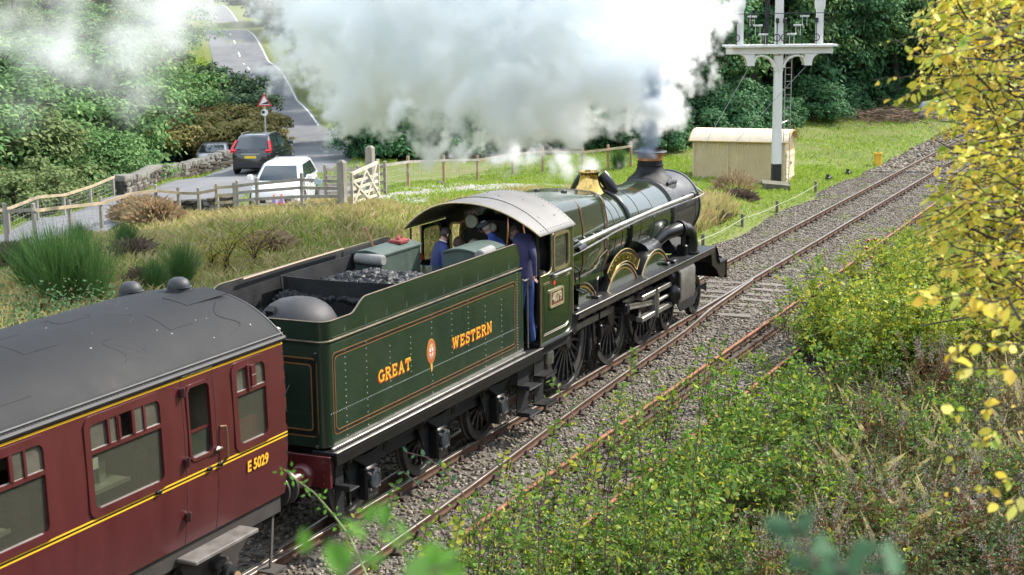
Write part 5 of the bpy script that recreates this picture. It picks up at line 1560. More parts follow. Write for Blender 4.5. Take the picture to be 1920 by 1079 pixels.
b = MB(); b.lathe([(.345, .17), (.40, .178), (.41, .195), (.40, .212), (.31, .222), (.29, .20), (.27, .05), (.25, -.2)], (CX, 0, zc), 'z', 40, caps=False); b.build('cap_rim', SMOKEB, ch)
b = MB(); b.cyl((7.98, .18, SZ + SR - .04), (7.98, .18, SZ + SR + .17), .025, n=6); b.cyl((7.9, .18, SZ + SR + .02), (8.1, .18, SZ + SR + .02), .02, n=6); b.build('lamp_iron', BLK, loco)
b = MB(); b.tube([(6.95, -.55, 3.40), (7.1, -.55, 3.43), (7.5, -.55, 3.40), (7.58, -.53, 3.36)], [.04, .065, .06, .02], 8); b.dome((7.38, -.50, 3.42), .09, (0, -.5, .8), 8); b.build('smokebox_valve_cover', SMOKEB, loco)
# safety valve
VX = 3.33; vz = bz(VX) + br(VX)
b = MB(); b.lathe([(.36, -.06), (.30, .03), (.245, .12), (.215, .22), (.20, .30), (.205, .34), (.235, .375), (.25, .385), (.25, .40), (.20, .41), (.17, .36)], (VX, 0, vz), 'z', 32, caps=False); b.build('safety_valve_bonnet', BRASS, loco)
b = MB()
for q in ((.16, .09, .05), (.15, -.1, .05)): b.cyl((VX + q[0], q[1], vz + .2), (VX + q[0], q[1], vz + .42), q[2], n=10)
b.build('valve_column', BRASSD, loco)
b = MB()
for s in (-1, 1):
    secs = []
    for t in np.linspace(0, 1, 9):
        a = .16 + .42 * t; rr = br(3.55) + .30 * (1 - t) ** 1.2 + .03
        c = Vector((3.60 + .03 * t, s * rr * math.sin(a), bz(3.55) + rr * math.cos(a))); w1 = .15 - .08 * t
        secs.append([c + Vector((w1 * math.cos(u), s * .10 * math.sin(u) * math.cos(a), .10 * math.sin(u))) for u in np.linspace(0, 2 * math.pi, 12, endpoint=False)])
    b.loft(secs)
b.build('top_feed_cover', BLK, loco)

# running plate, valance, splashers
M_PLATE = BLK
for s in (-1, 1):
    b = MB(); Y = 1.36
    ya, yb_ = (s * .72, s * Y) if s > 0 else (s * Y, s * .72)
    b.bbox(-.72, 8.24, ya, yb_, 1.70, 1.745, .012)
    rp_ = b.build('running_plate', BLKM if False else mat('running plate paint', (.008, .008, .009), .4, var=.4, scale=3.5, bump=.15, bscale=18, col2=(.02, .019, .019)), loco)
    b = MB(); b.box(-.72, 8.24, min(s * 1.325, s * 1.352), max(s * 1.325, s * 1.352), 1.60, 1.699); b.build('valance', mat('brown black valance', (.030, .022, .018), .45, var=.3), loco)
    b = MB(); rivet_row(b, (-.6, s * 1.30, 1.745), (8.15, s * 1.30, 1.745), .085, (0, 0, 1), .009); rivet_row(b, (-.6, s * 1.12, 1.745), (8.15, s * 1.12, 1.745), .17, (0, 0, 1), .009)
    for x0 in (.05, 1.5, 3.1, 7.6): rivet_row(b, (x0, s * 1.352, 1.63), (x0 + .35, s * 1.352, 1.63), .07, (0, s, 0), .011)
    b.build('rivets', BLK, rp_, kind='stuff')
    # front drop plates
    b = MB(); curve = [(8.24, 1.745)] + [(8.27 + .36 * math.sin(a), 1.745 - .46 * (1 - math.cos(a)) - .0) for a in np.linspace(.15, 1.3, 8)] + [(8.75, 1.27), (9.32, 1.27)]
    b.loft([[(x, s * .72, z), (x, s * 1.34, z), (x, s * 1.34, z - .03), (x, s * .72, z - .03)] for x, z in curve]); b.build('front_plate', BLKM, loco)
    b = MB(); b.prism([(8.1, 1.56), (8.24, 1.70)] + [(x, z - .03) for x, z in curve[1:]] + [(9.32, .86), (8.95, .82), (8.6, 1.12), (8.2, 1.30)], s * 1.27, s * 1.30); b.build('front_side_sheet', BLK, loco)
    for cx_, zc_, rr, nm in ((.18, 1.03, 1.155, 'trailing'), (2.57, 1.03, 1.155, 'middle'), (4.66, 1.03, 1.16, 'leading')):
        a0 = math.asin((1.745 - zc_) / rr); A_ = np.linspace(a0, math.pi - a0, 26)
        if nm == 'trailing': A_ = A_[:14]
        poly = [(cx_ + rr * math.cos(a), zc_ + rr * math.sin(a)) for a in A_]
        if nm == 'trailing': poly.append((cx_ - .05, 1.746))
        yo = 1.06
        b = MB(); b.prism(poly, s * yo, s * (yo - .02)); sp_ = b.build('splasher', GREEN, loco)
        b = MB(); b.loft([[(cx_ + q * math.cos(a), s * y_, zc_ + q * math.sin(a)) for y_, q in ((.75, rr), (yo - .02, rr), (yo - .02, rr - .02), (.75, rr - .02))] for a in A_]); b.build('splasher_top', BLK, sp_, angle=50)
        b = MB(); b.tube([(cx_ + (rr - .012) * math.cos(a), s * (yo + .012), zc_ + (rr - .012) * math.sin(a)) for a in A_], .017, 8); b.build('splasher_beading', BRASSD, sp_)
        b = MB(); o_ = [(cx_ + (rr - .075) * math.cos(a), zc_ + (rr - .075) * math.sin(a)) for a in A_[1:-1]]; i_ = [(cx_ + (rr - .10) * math.cos(a), zc_ + (rr - .10) * math.sin(a)) for a in A_[1:-1]]
        b.loft([[(p[0], s * (yo + .0005), p[1]), (q[0], s * (yo + .0005), q[1]), (q[0], s * (yo + .004), q[1]), (p[0], s * (yo + .004), p[1])] for p, q in zip(o_, i_)]); b.build('lining', ORANGE, sp_, smooth=False)
        if nm == 'middle':
            # nameplate: curved backing, brass rim, raised letters
            c2x, c2z, r0, r1 = cx_, 1.03, 1.205, 1.475
            An = np.linspace(R(90 + 41), R(90 - 41), 30)
            arc = lambda r_: [(c2x + r_ * math.cos(a), c2z + r_ * math.sin(a)) for a in An]
            b = MB(); b.prism(arc(r1) + arc(r0)[::-1], s * 1.072, s * 1.09); npl = b.build('nameplate', LBLACK, loco)
            rim = arc(r1) + arc(r0)[::-1]; rim.append(rim[0])
            b = MB(); b.tube([(x, s * 1.096, z) for x, z in rim], .014, 6); b.build('nameplate_rim', BRASS, npl)
            if s < 0:
                txt = 'PENDENNIS CASTLE'; rm = 1.285
                wd = [.55 if c == 'I' else .5 if c == ' ' else 1.0 for c in txt]; tot = sum(wd); acc = 0
                for c, q in zip(txt, wd):
                    a = R(90 + 37 - 74 * (acc + q / 2) / tot); acc += q
                    if c == ' ': continue
                    o = put('nameplate_letter', text_mesh(c, .19, BRASS, .006, .008), npl)
                    o.matrix_parent_inverse = Matrix.Translation(-Vector(loco.location))
                    o.matrix_local = Matrix.Translation((c2x + rm * math.cos(a), -1.094, c2z + (rm + .03) * math.sin(a))) @ Matrix.Rotation(-(a - math.pi / 2), 4, 'Y') @ FACE_Y
    # sand box lids, lubricator boxes on the plate
    for x0, y0, dx_, dz_ in ((5.25, 1.12, .10, .07), (5.55, 1.18, .12, .08), (-.35, 1.2, .10, .06)):
        b = MB(); b.bbox(x0 - dx_, x0 + dx_, min(s * (y0 - .08), s * (y0 + .08)), max(s * (y0 - .08), s * (y0 + .08)), 1.746, 1.746 + dz_, .02); b.build('lubricator_box', BLK, loco)
    # outside steam pipe: elbow from the smokebox down to the cylinder
    b = MB(); b.tube([(5.75, s * .62, 2.12), (6.05, s * .80, 2.33), (6.45, s * .98, 2.40), (6.80, s * 1.08, 2.36), (6.98, s * 1.12, 2.22), (7.02, s * 1.13, 2.02), (7.0, s * 1.12, 1.74)], [.15, .16, .165, .165, .165, .165, .175], 16); b.build('steam_pipe', BLK, loco)
    b = MB(); b.tube([(6.52, s * 1.0, 2.40), (6.60, s * 1.03, 2.40)], .20, 14); b.lathe([(.20, 0), (.22, .03), (.22, .05)], (7.0, s * 1.12, 1.745), 'z', 14); b.build('pipe_flange', BLKM, loco)
    b = MB(); b.lathe([(.30, -.5), (.30, .35), (.27, .42), (0, .44)], (5.0, s * .70, 2.05), 'x', 14); b.build('relief_cylinder', BLK, loco)
    b = MB(); b.bbox(6.6, 6.85, min(s * .9, s * 1.15), max(s * .9, s * 1.15), 1.746, 2.0, .03); b.cyl((6.72, s * 1.02, 2.0), (6.72, s * 1.02, 2.2), .05, n=8); b.build('lubricator', BLK, loco)
    # handrail and ejector pipe
    b = MB(); yy = lambda x, o: s * (br(x) * .96 + o)
    b.tube([(-.7, s * 1.13, 2.80), (.6, s * 1.12, 2.86), (2.2, s * 1.03, 2.92), (4.4, s * .94, 2.96), (8.2, s * .97, 2.98), (8.55, s * .95, 3.0), (8.68, s * .82, 3.05), (8.70, s * .5, 3.25), (8.70, 0, 3.38)], .022, 8); b.build('handrail', STEEL, loco)
    b = MB()
    for x in (.2, 1.6, 3.2, 4.8, 6.3, 7.9): b.lathe([(.03, -.06), (.018, 0), (.03, .03), (.03, .05), (0, .06)], (x, s * (1.06 if x < 2 else .93), 2.85 + .013 * x), 'y', 8)
    b.build('handrail_knob', STEEL, loco)
    if s < 0:
        b = MB(); b.tube([(-.1, -1.14, 3.00), (.5, -1.13, 3.01), (2.1, -1.10, 3.05), (5.0, -1.02, 3.08), (7.5, -1.01, 3.09), (7.75, -.93, 3.10)], .052, 12)
        b.build('ejector_pipe', STEEL, loco)
        b = MB(); b.tube([(-.75, -1.15, 2.99), (-.1, -1.15, 3.0)], .085, 12); b.tube([(-.5, -1.15, 3.0), (-.45, -1.2, 3.1), (-.3, -1.2, 3.1)], .05, 8); b.tube([(-.3, -1.22, 2.93), (.05, -1.22, 2.96)], .06, 8); b.build('ejector_body', BLK, loco)
        b = MB(); b.cyl((-.72, -1.15, 2.95), (-.70, -1.15, 2.95), .12, n=12); b.build('ejector_flange', BRASSD, loco)
        b = MB(); b.tube([(7.45, -1.01, 3.09), (7.55, -1.01, 3.09)], .075, 12); b.tube([(6.9, -.98, 3.08), (6.97, -.98, 3.08)], .07, 12); b.build('pipe_joint', BLK, loco)
        b = MB()
        for k, (x0, zz0) in enumerate(((-.55, 2.85), (-.4, 2.9))):
            b.tube([(x0, -1.12, zz0), (x0 + .1, -1.13, 2.62), (x0 + .35 + .1 * k, -1.12, 2.45), (x0 + .45, -1.10, 2.1), (x0 + .9, -1.08, 1.95)], .018, 6)
        b.tube([(-.2, -1.1, 2.3), (1.0, -1.08, 2.35), (1.25, -1.08, 2.55), (1.7, -1.05, 2.62)], .014, 6); b.tube([(8.15, -.86, 2.9), (8.05, -.90, 2.5), (7.95, -.80, 2.1)], .014, 6)
        b.build('oil_pipe', OILY, loco)
        b = MB(); b.bar((-.72, -1.10, 2.28), (1.35, -1.10, 2.18), .03, .10); b.build('reversing_rod', GREEN, loco)
        b = MB(); b.tube([(.95, -1.13, 1.745), (.95, -1.13, 2.12), (1.05, -1.11, 2.16)], .022, 6); b.bbox(.85, 1.05, -1.2, -1.06, 1.746, 1.80, .01); b.build('reversing_lever', OILY, loco)
b = MB(); b.box(-.72, 6.7, -.72, .72, 1.66, 1.70); b.build('deck', BLKM, loco)

# frames, buffer beam, cylinders and motion
for s in (-1, 1):
    b = MB(); b.prism([(-2.3, 1.60), (8.4, 1.60), (8.4, 1.0), (7.3, .98), (6.3, 1.12), (5.4, .62), (-.9, .62), (-2.3, .8)], s * .60, s * .63); b.build('main_frame', BLKM, loco)
b = MB(); b.bbox(9.325, 9.34, -1.32, 1.32, .80, 1.262, .003); b.build('beam_back', BLK, loco)
b = MB(); b.bbox(9.342, 9.40, -1.32, 1.32, .78, 1.265, .01); b.build('buffer_beam', MAROON, loco)
for s in (-1, 1):
    b = MB(); b.lathe([(.16, 0), (.15, .1), (.11, .34), (.10, .36), (.05, .37), (.05, .52), (.22, .53), (.22, .56), (0, .58)], (9.4, s * .87, 1.03), 'x', 18); b.build('buffer', BLK, loco)
    cy = s * 1.13
    # cylinder block: bright clothing outside, dark end
    q = [(-.26, .84), (-.20, .80), (.20, .80), (.24, .90), (.24, 1.50), (.18, 1.60), (-.20, 1.60), (-.26, 1.5)]
    ql = [(s * (1.12 - .0) + s * a, z) for a, z in q]
    b = MB(); b.prism(ql, 5.62, 6.66, 'yz'); b.build('cylinder_clothing', mat('dull steel clothing', (.17, .155, .14), .42, metal=.55, var=.2, scale=3), loco, angle=50)
    b = MB(); b.prism([(a - s * .0, z - .0) for a, z in ql], 5.52, 5.61, 'yz'); b.build('cylinder_end', BLK, loco)
    b = MB(); b.lathe([(.27, 0), (.27, -.07), (.22, -.11), (.07, -.13), (.07, -.22), (0, -.22)], (5.52, cy, 1.02), 'x', 22); b.build('cylinder_cover', BLK, loco)
    b = MB(); b.lathe([(.19, 0), (.19, -.10), (.15, -.16), (.05, -.18)], (5.52, s * 1.10, 1.42), 'x', 20); b.build('valve_chest_cover', BLK, loco)
    b = MB(); b.lathe([(.06, 0), (.06, -.05), (.03, -.06)], (5.39, cy, 1.02), 'x', 12); b.build('packing_gland', COPPER, loco)
    for z0 in (1.24, .76):
        b = MB(); b.bbox(3.45, 5.48, cy - .08, cy + .08, z0, z0 + .10, .012); b.build('slide_bar', STEEL, loco)
    b = MB(); b.bbox(3.48, 3.56, cy - .06, cy + .06, .70, .86, .02); b.bar((3.52, cy + s * -.06, 1.32), (3.52, s * .65, 1.5), .08, .1); b.bar((3.52, cy + s * -.06, .8), (3.52, s * .65, .9), .08, .1); b.build('motion_bracket', OILY, loco)
    b = MB(); b.bbox(4.30, 4.54, cy - .09, cy + .09, .865, 1.235, .03); b.bbox(4.33, 4.38, cy - .13, cy + .13, .70, 1.36, .01); b.build('crosshead', STEEL, loco)
    b = MB(); b.cyl((4.5, cy, 1.02), (5.45, cy, 1.02), .045, n=12); b.build('piston_rod', STEEL, loco)
    cr = .24
    pin = Vector((2.57 - .22, s * 1.14, 1.03 + cr))
    b = MB(); P0, P1 = pin, Vector((4.48, s * 1.14, 1.03))
    b.bar(P0, P1, .035, .11); d_ = (P1 - P0).normalized(); nn = Vector((-d_.z, 0, d_.x))
    for q in (-1, 1): b.bar(P0 + nn * q * .048, P1 + nn * q * .04, .06, .028)
    b.cyl(P1 + Vector((0, -.05, 0)), P1 + Vector((0, .05, 0)), .10, n=14); b.build('connecting_rod', STEEL, loco)
    b = MB(); b.cyl(pin + Vector((0, .09, 0)), pin - Vector((0, .11, 0)), .135, n=16); b.cyl(pin + Vector((0, -.11, 0)), pin + Vector((0, -.15, 0)), .09, n=12); b.build('big_end', BLK, loco)
    ys = s * .98
    pins = [Vector((x - .22, ys, 1.03 + cr)) for x in (.18, 2.57, 4.66)]
    for a, c in zip(pins[:-1], pins[1:]):
        b = MB(); b.bar(a, c, .05, .13); b.build('coupling_rod', mat('dull rod steel', (.24, .22, .19), .42, metal=.7, var=.25), loco)
    b = MB()
    for p in pins: b.cyl(p + Vector((0, -.07, 0)), p + Vector((0, .07, 0)), .105, n=14)
    b.build('rod_bush', OILY, loco)
    # sanding gear, brake hangers, steps between wheels
    b = MB()
    for x in (1.38, 3.62):
        b.tube([(x, s * 1.0, 1.6), (x, s * 1.0, 1.0), (x + .05, s * .95, .55), (x + .25, s * .8, .15)], .03, 6); b.bbox(x - .08, x + .08, s * 1.02 - .06, s * 1.02 + .06, .85, 1.1, .02); b.bbox(x - .05, x + .05, s * .98 - .05, s * .98 + .05, .55, .7, .02)
    b.build('sanding_gear', BLK, loco)
    for x in (1.3, 3.5):
        b = MB(); b.bbox(x - .06, x + .06, s * .78 - .05, s * .78 + .05, .35, 1.3, .02); b.bbox(x - .04, x + .12, s * .78 - .06, s * .78 + .06, .55, .95, .03); b.build('brake_hanger', BLKM, loco)


def wheel(par, x, z, r, y, s, ns, name, boss=0, bal=0):
    """spoked wheel: tyre with flange, rim, spokes, boss, balance weight"""
    rz = r
    b = MB(); b.lathe([(rz - .09, .0), (rz, .0), (rz + .004, -.08), (rz + .035, -.10), (rz + .03, -.135), (rz - .09, -.135), (rz - .09, .0)], (0, 0, 0), 'y', 44, caps=False)
    def place(b): b.v = [(x + p[0], s * (y + p[1]), z + p[2]) for p in b.v]; return b
    w_ = place(b).build(name, mat('wheel tyre steel', (.075, .07, .068), .38, metal=.6, var=.3, scale=4), par)
    b = MB(); b.lathe([(rz - .16, -.025), (rz - .09, -.02), (rz - .09, -.11), (rz - .16, -.11), (rz - .16, -.025)], (0, 0, 0), 'y', 40, caps=False); place(b).build('rim', BLK, w_)
    b = MB()
    for k in range(ns):
        a = 2 * math.pi * (k + .3) / ns; d = Vector((math.cos(a), 0, math.sin(a)))
        c0, c1 = d * (r * .14), d * (rz - .14); n_ = Vector((-d.z, 0, d.x))
        b.loft([[c0 + n_ * .035 + Vector((0, -.03, 0)), c0 - n_ * .035 + Vector((0, -.03, 0)), c0 - n_ * .035 + Vector((0, -.10, 0)), c0 + n_ * .035 + Vector((0, -.10, 0))], [c1 + n_ * .022 + Vector((0, -.04, 0)), c1 - n_ * .022 + Vector((0, -.04, 0)), c1 - n_ * .022 + Vector((0, -.09, 0)), c1 + n_ * .022 + Vector((0, -.09, 0))]])
    b.lathe([(r * .20, -.12), (r * .20, -.02), (r * .15, .02), (0, .02)], (0, 0, 0), 'y', 20)
    place(b).build('spokes', mat('wheel centre paint', (.012, .013, .015), .35, var=.2), w_, kind='stuff')
    if boss:
        b = MB(); b.prism([(-.40, .34), (-.16, .44), (.08, .16), (.12, -.06), (.04, -.2), (-.1, -.16), (-.26, .04)], .0, .035)
        place(b).build('crank_boss', OILY, w_)
    if bal:
        A_ = np.linspace(R(-62), R(2), 14)
        b = MB(); b.prism([((rz - .11) * math.cos(a), (rz - .11) * math.sin(a)) for a in A_] + [((rz - .30) * math.cos(a), (rz - .30) * math.sin(a)) for a in A_[::-1]], -.09, -.012); place(b).build('balance_weight', mat('worn dark steel', (.06, .058, .055), .5, metal=.3, var=.25), w_)
    return w_


for x in (.18, 2.57, 4.66):
    for s in (-1, 1): wheel(loco, x, 1.022, 1.022, .80, s, 20, 'driving_wheel', 1, 1)
    b = MB(); b.cyl((x, -.75, 1.022), (x, .75, 1.022), .1, n=12); b.build('axle', OILY, loco)
for x in (6.27, 8.36):
    for s in (-1, 1): wheel(loco, x, .483, .483, .80, s, 10, 'bogie_wheel')
    b = MB(); b.cyl((x, -.75, .483), (x, .75, .483), .08, n=12); b.build('axle', OILY, loco)
for s in (-1, 1):
    b = MB(); b.prism([(5.9, .72), (8.8, .72), (8.8, .5), (8.5, .62), (8.2, .62), (7.8, .35), (6.8, .35), (6.5, .62), (6.1, .62), (5.9, .5)], s * .93, s * .96); b.build('bogie_frame', BLKM, loco)

# cab
cabx0, cabx1, CY, eave, crown = -2.48, -.88, 1.36, 3.53, 4.12
rch = lambda y: crown - (crown - eave) * (abs(y) / 1.40) ** 2.15
for s in (-1, 1):
    yo = s * CY
    # side sheet outline: cut-out at the back, window forward
    side = [(-2.36, 1.47), (-1.15, 1.47), (-.98, 1.56), (-.90, 1.74), (-.88, 3.50), (-1.92, 3.50), (-1.92, 2.90), (-1.98, 2.80), (-2.10, 2.765), (-2.44, 2.765), (-2.44, 1.47)]
    win = rrect(-1.83, -1.12, 2.78, 3.44, .10)
    bm_ = bmesh.new()
    vo = [bm_.verts.new((x, yo, z)) for x, z in side]; vw = [bm_.verts.new((x, yo, z)) for x, z in win]
    eo = [bm_.edges.new((vo[i], vo[(i + 1) % len(vo)])) for i in range(len(vo))] + [bm_.edges.new((vw[i], vw[(i + 1) % len(vw)])) for i in range(len(vw))]
    bmesh.ops.triangle_fill(bm_, use_beauty=True, edges=eo)
    # drop the triangles inside the window
    for f in list(bm_.faces):
        c = f.calc_center_median()
        if all(v in vw for v in f.verts): bm_.faces.remove(f)
    ex = bmesh.ops.extrude_face_region(bm_, geom=list(bm_.faces))
    for v_ in ex['geom']:
        if isinstance(v_, bmesh.types.BMVert): v_.co.y -= s * .02
    bmesh.ops.recalc_face_normals(bm_, faces=bm_.faces)
    me = bpy.data.meshes.new('cab_side'); bm_.to_mesh(me); bm_.free(); me.materials.append(GREEN)
    cs = put('cab_side', me, loco)
    b = MB(); fr_ = rrect(-1.85, -1.10, 2.76, 3.46, .11); fi = rrect(-1.80, -1.15, 2.81, 3.41, .07); b.ring(fr_, fi, yo + s * .001, yo + s * .03); b.build('window_frame', BRASSD, cs, smooth=False)
    b = MB(); b.prism(rrect(-1.80, -1.15, 2.81, 3.41, .07), yo - s * .006, yo - s * .012); b.build('window_pane', clear_glass(), cs)
    b = MB(); b.tube([(-1.88, yo + s * .05, 2.70), (-1.62, yo + s * .05, 2.70), (-1.10, yo + s * .05, 2.70)], .026, 8); b.bbox(-1.90, -1.75, min(yo, yo + s * .07), max(yo, yo + s * .07), 2.65, 2.72, .01); b.build('cab_handrail', STEEL, cs)
    b = MB(); b.tube([(-2.44, yo + s * .012, 1.5), (-2.44, yo + s * .012, 2.765), (-2.10, yo + s * .012, 2.765), (-1.98, yo + s * .012, 2.80), (-1.92, yo + s * .012, 2.90), (-1.92, yo + s * .012, 3.5)], .018, 6); b.build('cab_beading', BRASSD, cs)
    b = MB(); b.box(-.905, -.872, min(yo, yo + s * .01), max(yo, yo + s * .01), 1.80, 3.5); b.build('front_beading', BRASSD, cs)
    # lining of the lower panel
    pl_ = [(-2.30, 1.62), (-1.25, 1.62), (-1.12, 1.66), (-1.05, 1.80), (-1.02, 2.62), (-1.84, 2.62), (-1.95, 2.58), (-2.05, 2.60), (-2.30, 2.60)]
    b = MB(); b.tube([(x, yo + s * .001, z) for x, z in pl_ + [pl_[0]]], .006, 4); b.build('lining', ORANGE, cs)
    b = MB(); b.tube([(x * .965 - 1.72 * .035, yo + s * .0005, 2.1 + (z - 2.1) * .94) for x, z in pl_ + [pl_[0]]], .009, 4); b.build('lining', LBLACK, cs)
    b = MB(); rivet_row(b, (-2.20, yo, 1.93), (-1.05, yo, 2.02), .16, (0, s, 0)); rivet_row(b, (-.93, yo, 1.8), (-.93, yo, 3.4), .09, (0, s, 0), .009); rivet_row(b, (-2.2, yo, 1.52), (-1.3, yo, 1.52), .07, (0, s, 0), .010); rivet_row(b, (-2.3, yo, 2.45), (-2.1, yo, 2.45), .1, (0, s, 0)); rivet_row(b, (-1.2, yo, 2.45), (-1.0, yo, 2.45), .1, (0, s, 0)); b.build('rivets', GREEN, cs, kind='stuff')
    # number plate
    b = MB(); b.prism(rrect(-2.02, -1.40, 2.10, 2.42, .04), yo, yo + s * .022); npt = b.build('number_plate', mat('number plate red brown', (.10, .03, .018), .4), cs)
    b = MB(); b.ring(rrect(-2.03, -1.39, 2.09, 2.43, .045), rrect(-1.985, -1.435, 2.135, 2.385, .02), yo + s * .001, yo + s * .034); b.build('plate_rim', mat('pale brass plate rim', (.60, .50, .32), .3, metal=.7), npt, smooth=False)
    if s < 0:
        o = put('number', text_mesh('4079', .235, mat('plate figures', (.68, .60, .42), .3, metal=.5), .006, .006), npt); o.matrix_parent_inverse = Matrix.Translation(-Vector(loco.location)); o.matrix_local = Matrix.Translation((-1.71, -CY - .026, 2.26)) @ Matrix.Diagonal((.95, 1, 1, 1)) @ FACE_Y
        b = MB(); b.lathe([(.045, 0), (.045, .004)], (-1.78, yo - .005, 2.54), 'y', 14); b.build('red_disc', mat('route disc red', (.62, .03, .02), .45), cs)
    # plate below the cab and its curved step
    b = MB(); b.loft([[(x, s * 1.1, z), (x, s * 1.42, z), (x, s * 1.42, z - .035), (x, s * 1.1, z - .035)] for x, z in [(-2.48, 1.465), (-1.2, 1.465), (-1.0, 1.50), (-.86, 1.58), (-.76, 1.68), (-.70, 1.735)]]); b.build('cab_plate', BLK, loco)
    b = MB(); b.box(-2.46, -1.0, min(s * 1.30, s * 1.33), max(s * 1.30, s * 1.33), 1.25, 1.428); b.build('cab_valance', BLKM, loco)
    # steps
    b = MB(); b.prism([(-2.42, 1.43), (-1.95, 1.43), (-2.02, .35), (-2.42, .35)], s * 1.20, s * 1.22); st = b.build('step_bracket', BLKM, loco)
    for z0 in (.88, .34):
        b = MB(); b.loft([[(x, s * 1.21, z0), (x, s * 1.47, z0), (x, s * 1.47, z0 + (.07 if abs(x + 2.2) > .2 else 0) - .0), (x, s * 1.45, z0 + .018), (x, s * 1.21, z0 + .018)] for x in (-2.44, -2.40, -1.98, -1.94)]); b.bbox(-2.44, -1.94, min(s * 1.21, s * 1.47), max(s * 1.21, s * 1.47), z0 - .02, z0, .008); b.build('step', BLKM, st)
    b = MB(); b.lathe([(.10, -.12), (.12, .08), (.10, .14), (.06, .16)], (-1.55, s * 1.12, 1.05), 'z', 12); b.tube([(-1.55, s * 1.12, .95), (-1.5, s * 1.1, .7), (-1.2, s * 1.0, .6)], .03, 6); b.build('injector', STEEL, loco)
# roof: arched sheet with ribs
b = MB(); ysn = np.linspace(-1.40, 1.40, 33)
xr_ = lambda y: -2.50 - .34 * (1 - (abs(y) / 1.40) ** 1.6)
secs = []
for y in ysn:
    z = rch(y); secs.append([(xr_(y), y, z), (-.84, y, z), (-.84, y, z - .028), (xr_(y), y, z - .028)])
b.loft(secs); rf = b.build('cab_roof', ROOFG, loco, angle=50)
b = MB(); b.tube([(xr_(y) - .005, y, rch(y) - .015) for y in ysn], .020, 6); b.build('roof_edge', BRASSD, rf)
b = MB(); b.loft([[(-2.10, y, rch(y) + .001), (-2.06, y, rch(y) + .001), (-2.06, y, rch(y) + .012), (-2.10, y, rch(y) + .012)] for y in ysn]); b.build('roof_rib', ROOFG, rf)
b = MB()
for y in np.linspace(-1.3, 1.3, 38):
    for x in (-2.05, -.92): b.dome((x - (.0 if x > -1 else .07), y, rch(y) + .012 * (x < -1)), .011, (0, .3 * y, 1))
for x in np.linspace(-2.35, -.95, 13): b.dome((x, -1.34, rch(1.34)), .012, (0, -.6, 1))
for x, y in ((-1.2, -.9), (-1.5, -.6), (-1.35, .2), (-1.7, -.2), (-1.9, -1.1), (-1.25, -1.15), (-1.3, -1.15)): b.dome((x, y, rch(y)), .014, (0, 0, 1))
b.build('rivets', BLKM, rf, kind='stuff')
# spectacle plate with windows, floor, backhead and fittings
bm_ = bmesh.new()
outl = [(-1.34, 1.74), (1.34, 1.74)] + [(y, rch(y) - .03) for y in np.linspace(1.34, -1.34, 17)]
holes = [[(s * a, z) for a, z in rrect(.80, 1.22, 2.85, 3.42, .08)] for s in (-1, 1)]
vo = [bm_.verts.new((-.92, y, z)) for y, z in outl]; ed = [bm_.edges.new((vo[i], vo[(i + 1) % len(vo)])) for i in range(len(vo))]; hv = []
for h_ in holes:
    vw = [bm_.verts.new((-.92, y, z)) for y, z in h_]; hv.append(vw); ed += [bm_.edges.new((vw[i], vw[(i + 1) % len(vw)])) for i in range(len(vw))]
bmesh.ops.triangle_fill(bm_, use_beauty=True, edges=ed)
for f in list(bm_.faces):
    if any(all(v in vw for v in f.verts) for vw in hv): bm_.faces.remove(f)
ex = bmesh.ops.extrude_face_region(bm_, geom=list(bm_.faces))
for v_ in ex['geom']:
    if isinstance(v_, bmesh.types.BMVert): v_.co.x += .018
bmesh.ops.recalc_face_normals(bm_, faces=bm_.faces)
me = bpy.data.meshes.new('spectacle_plate'); bm_.to_mesh(me); bm_.free(); me.materials.append(BLK); spp = put('spectacle_plate', me, loco)
for s in (-1, 1):
    b = MB(); b.ring([(s * a, z) for a, z in rrect(.77, 1.25, 2.82, 3.45, .1)], [(s * a, z) for a, z in rrect(.81, 1.21, 2.86, 3.41, .07)], -.94, -.90, 'yz'); b.build('spectacle_frame', BRASSD, spp, smooth=False)
b = MB(); b.bbox(-2.45, -.95, -1.33, 1.33, 1.42, 1.50, .005); b.build('cab_floor', BLKM, loco)
b = MB(); b.loft([[(-1.3, q[1], q[2]) for q in belp(0, 3.55, .80, 1.5, .3)], [(-.95, q[1], q[2]) for q in belp(0, 3.62, .88, 1.5, .3)]]); bh = b.build('backhead', BLKM, loco, angle=30)
for (y, z, r_) in ((.55, 3.55, .15), (.50, 3.10, .12), (.1, 3.45, .10), (-.35, 3.3, .09)):
    b = MB(); b.lathe([(r_, 0), (r_, -.06), (r_ - .02, -.075), (r_ - .025, -.06)], (-1.32, y, z), 'x', 20, caps=False); g_ = b.build('gauge', BRASSD, bh)
    b = MB(); b.lathe([(r_ - .02, -.062), (0, -.062)], (-1.32, y, z), 'x', 20, caps=False); b.build('dial', mat('gauge dial', (.45, .47, .45), .3), g_)
b = MB()
for pts in ([(-1.36, .75, 2.2), (-1.42, .82, 2.9), (-1.36, .78, 3.5), (-1.3, .5, 3.75)], [(-1.36, -.2, 3.0), (-1.4, -.25, 3.4), (-1.3, -.2, 3.75)], [(-1.38, -.6, 2.5), (-1.40, -.62, 3.2), (-1.3, -.5, 3.7)], [(-1.36, .2, 2.6), (-1.45, .25, 2.75), (-1.45, -.4, 2.75), (-1.4, -.75, 2.6)]): b.tube(pts, .022, 8)
b.build('cab_pipe', COPPER, bh)
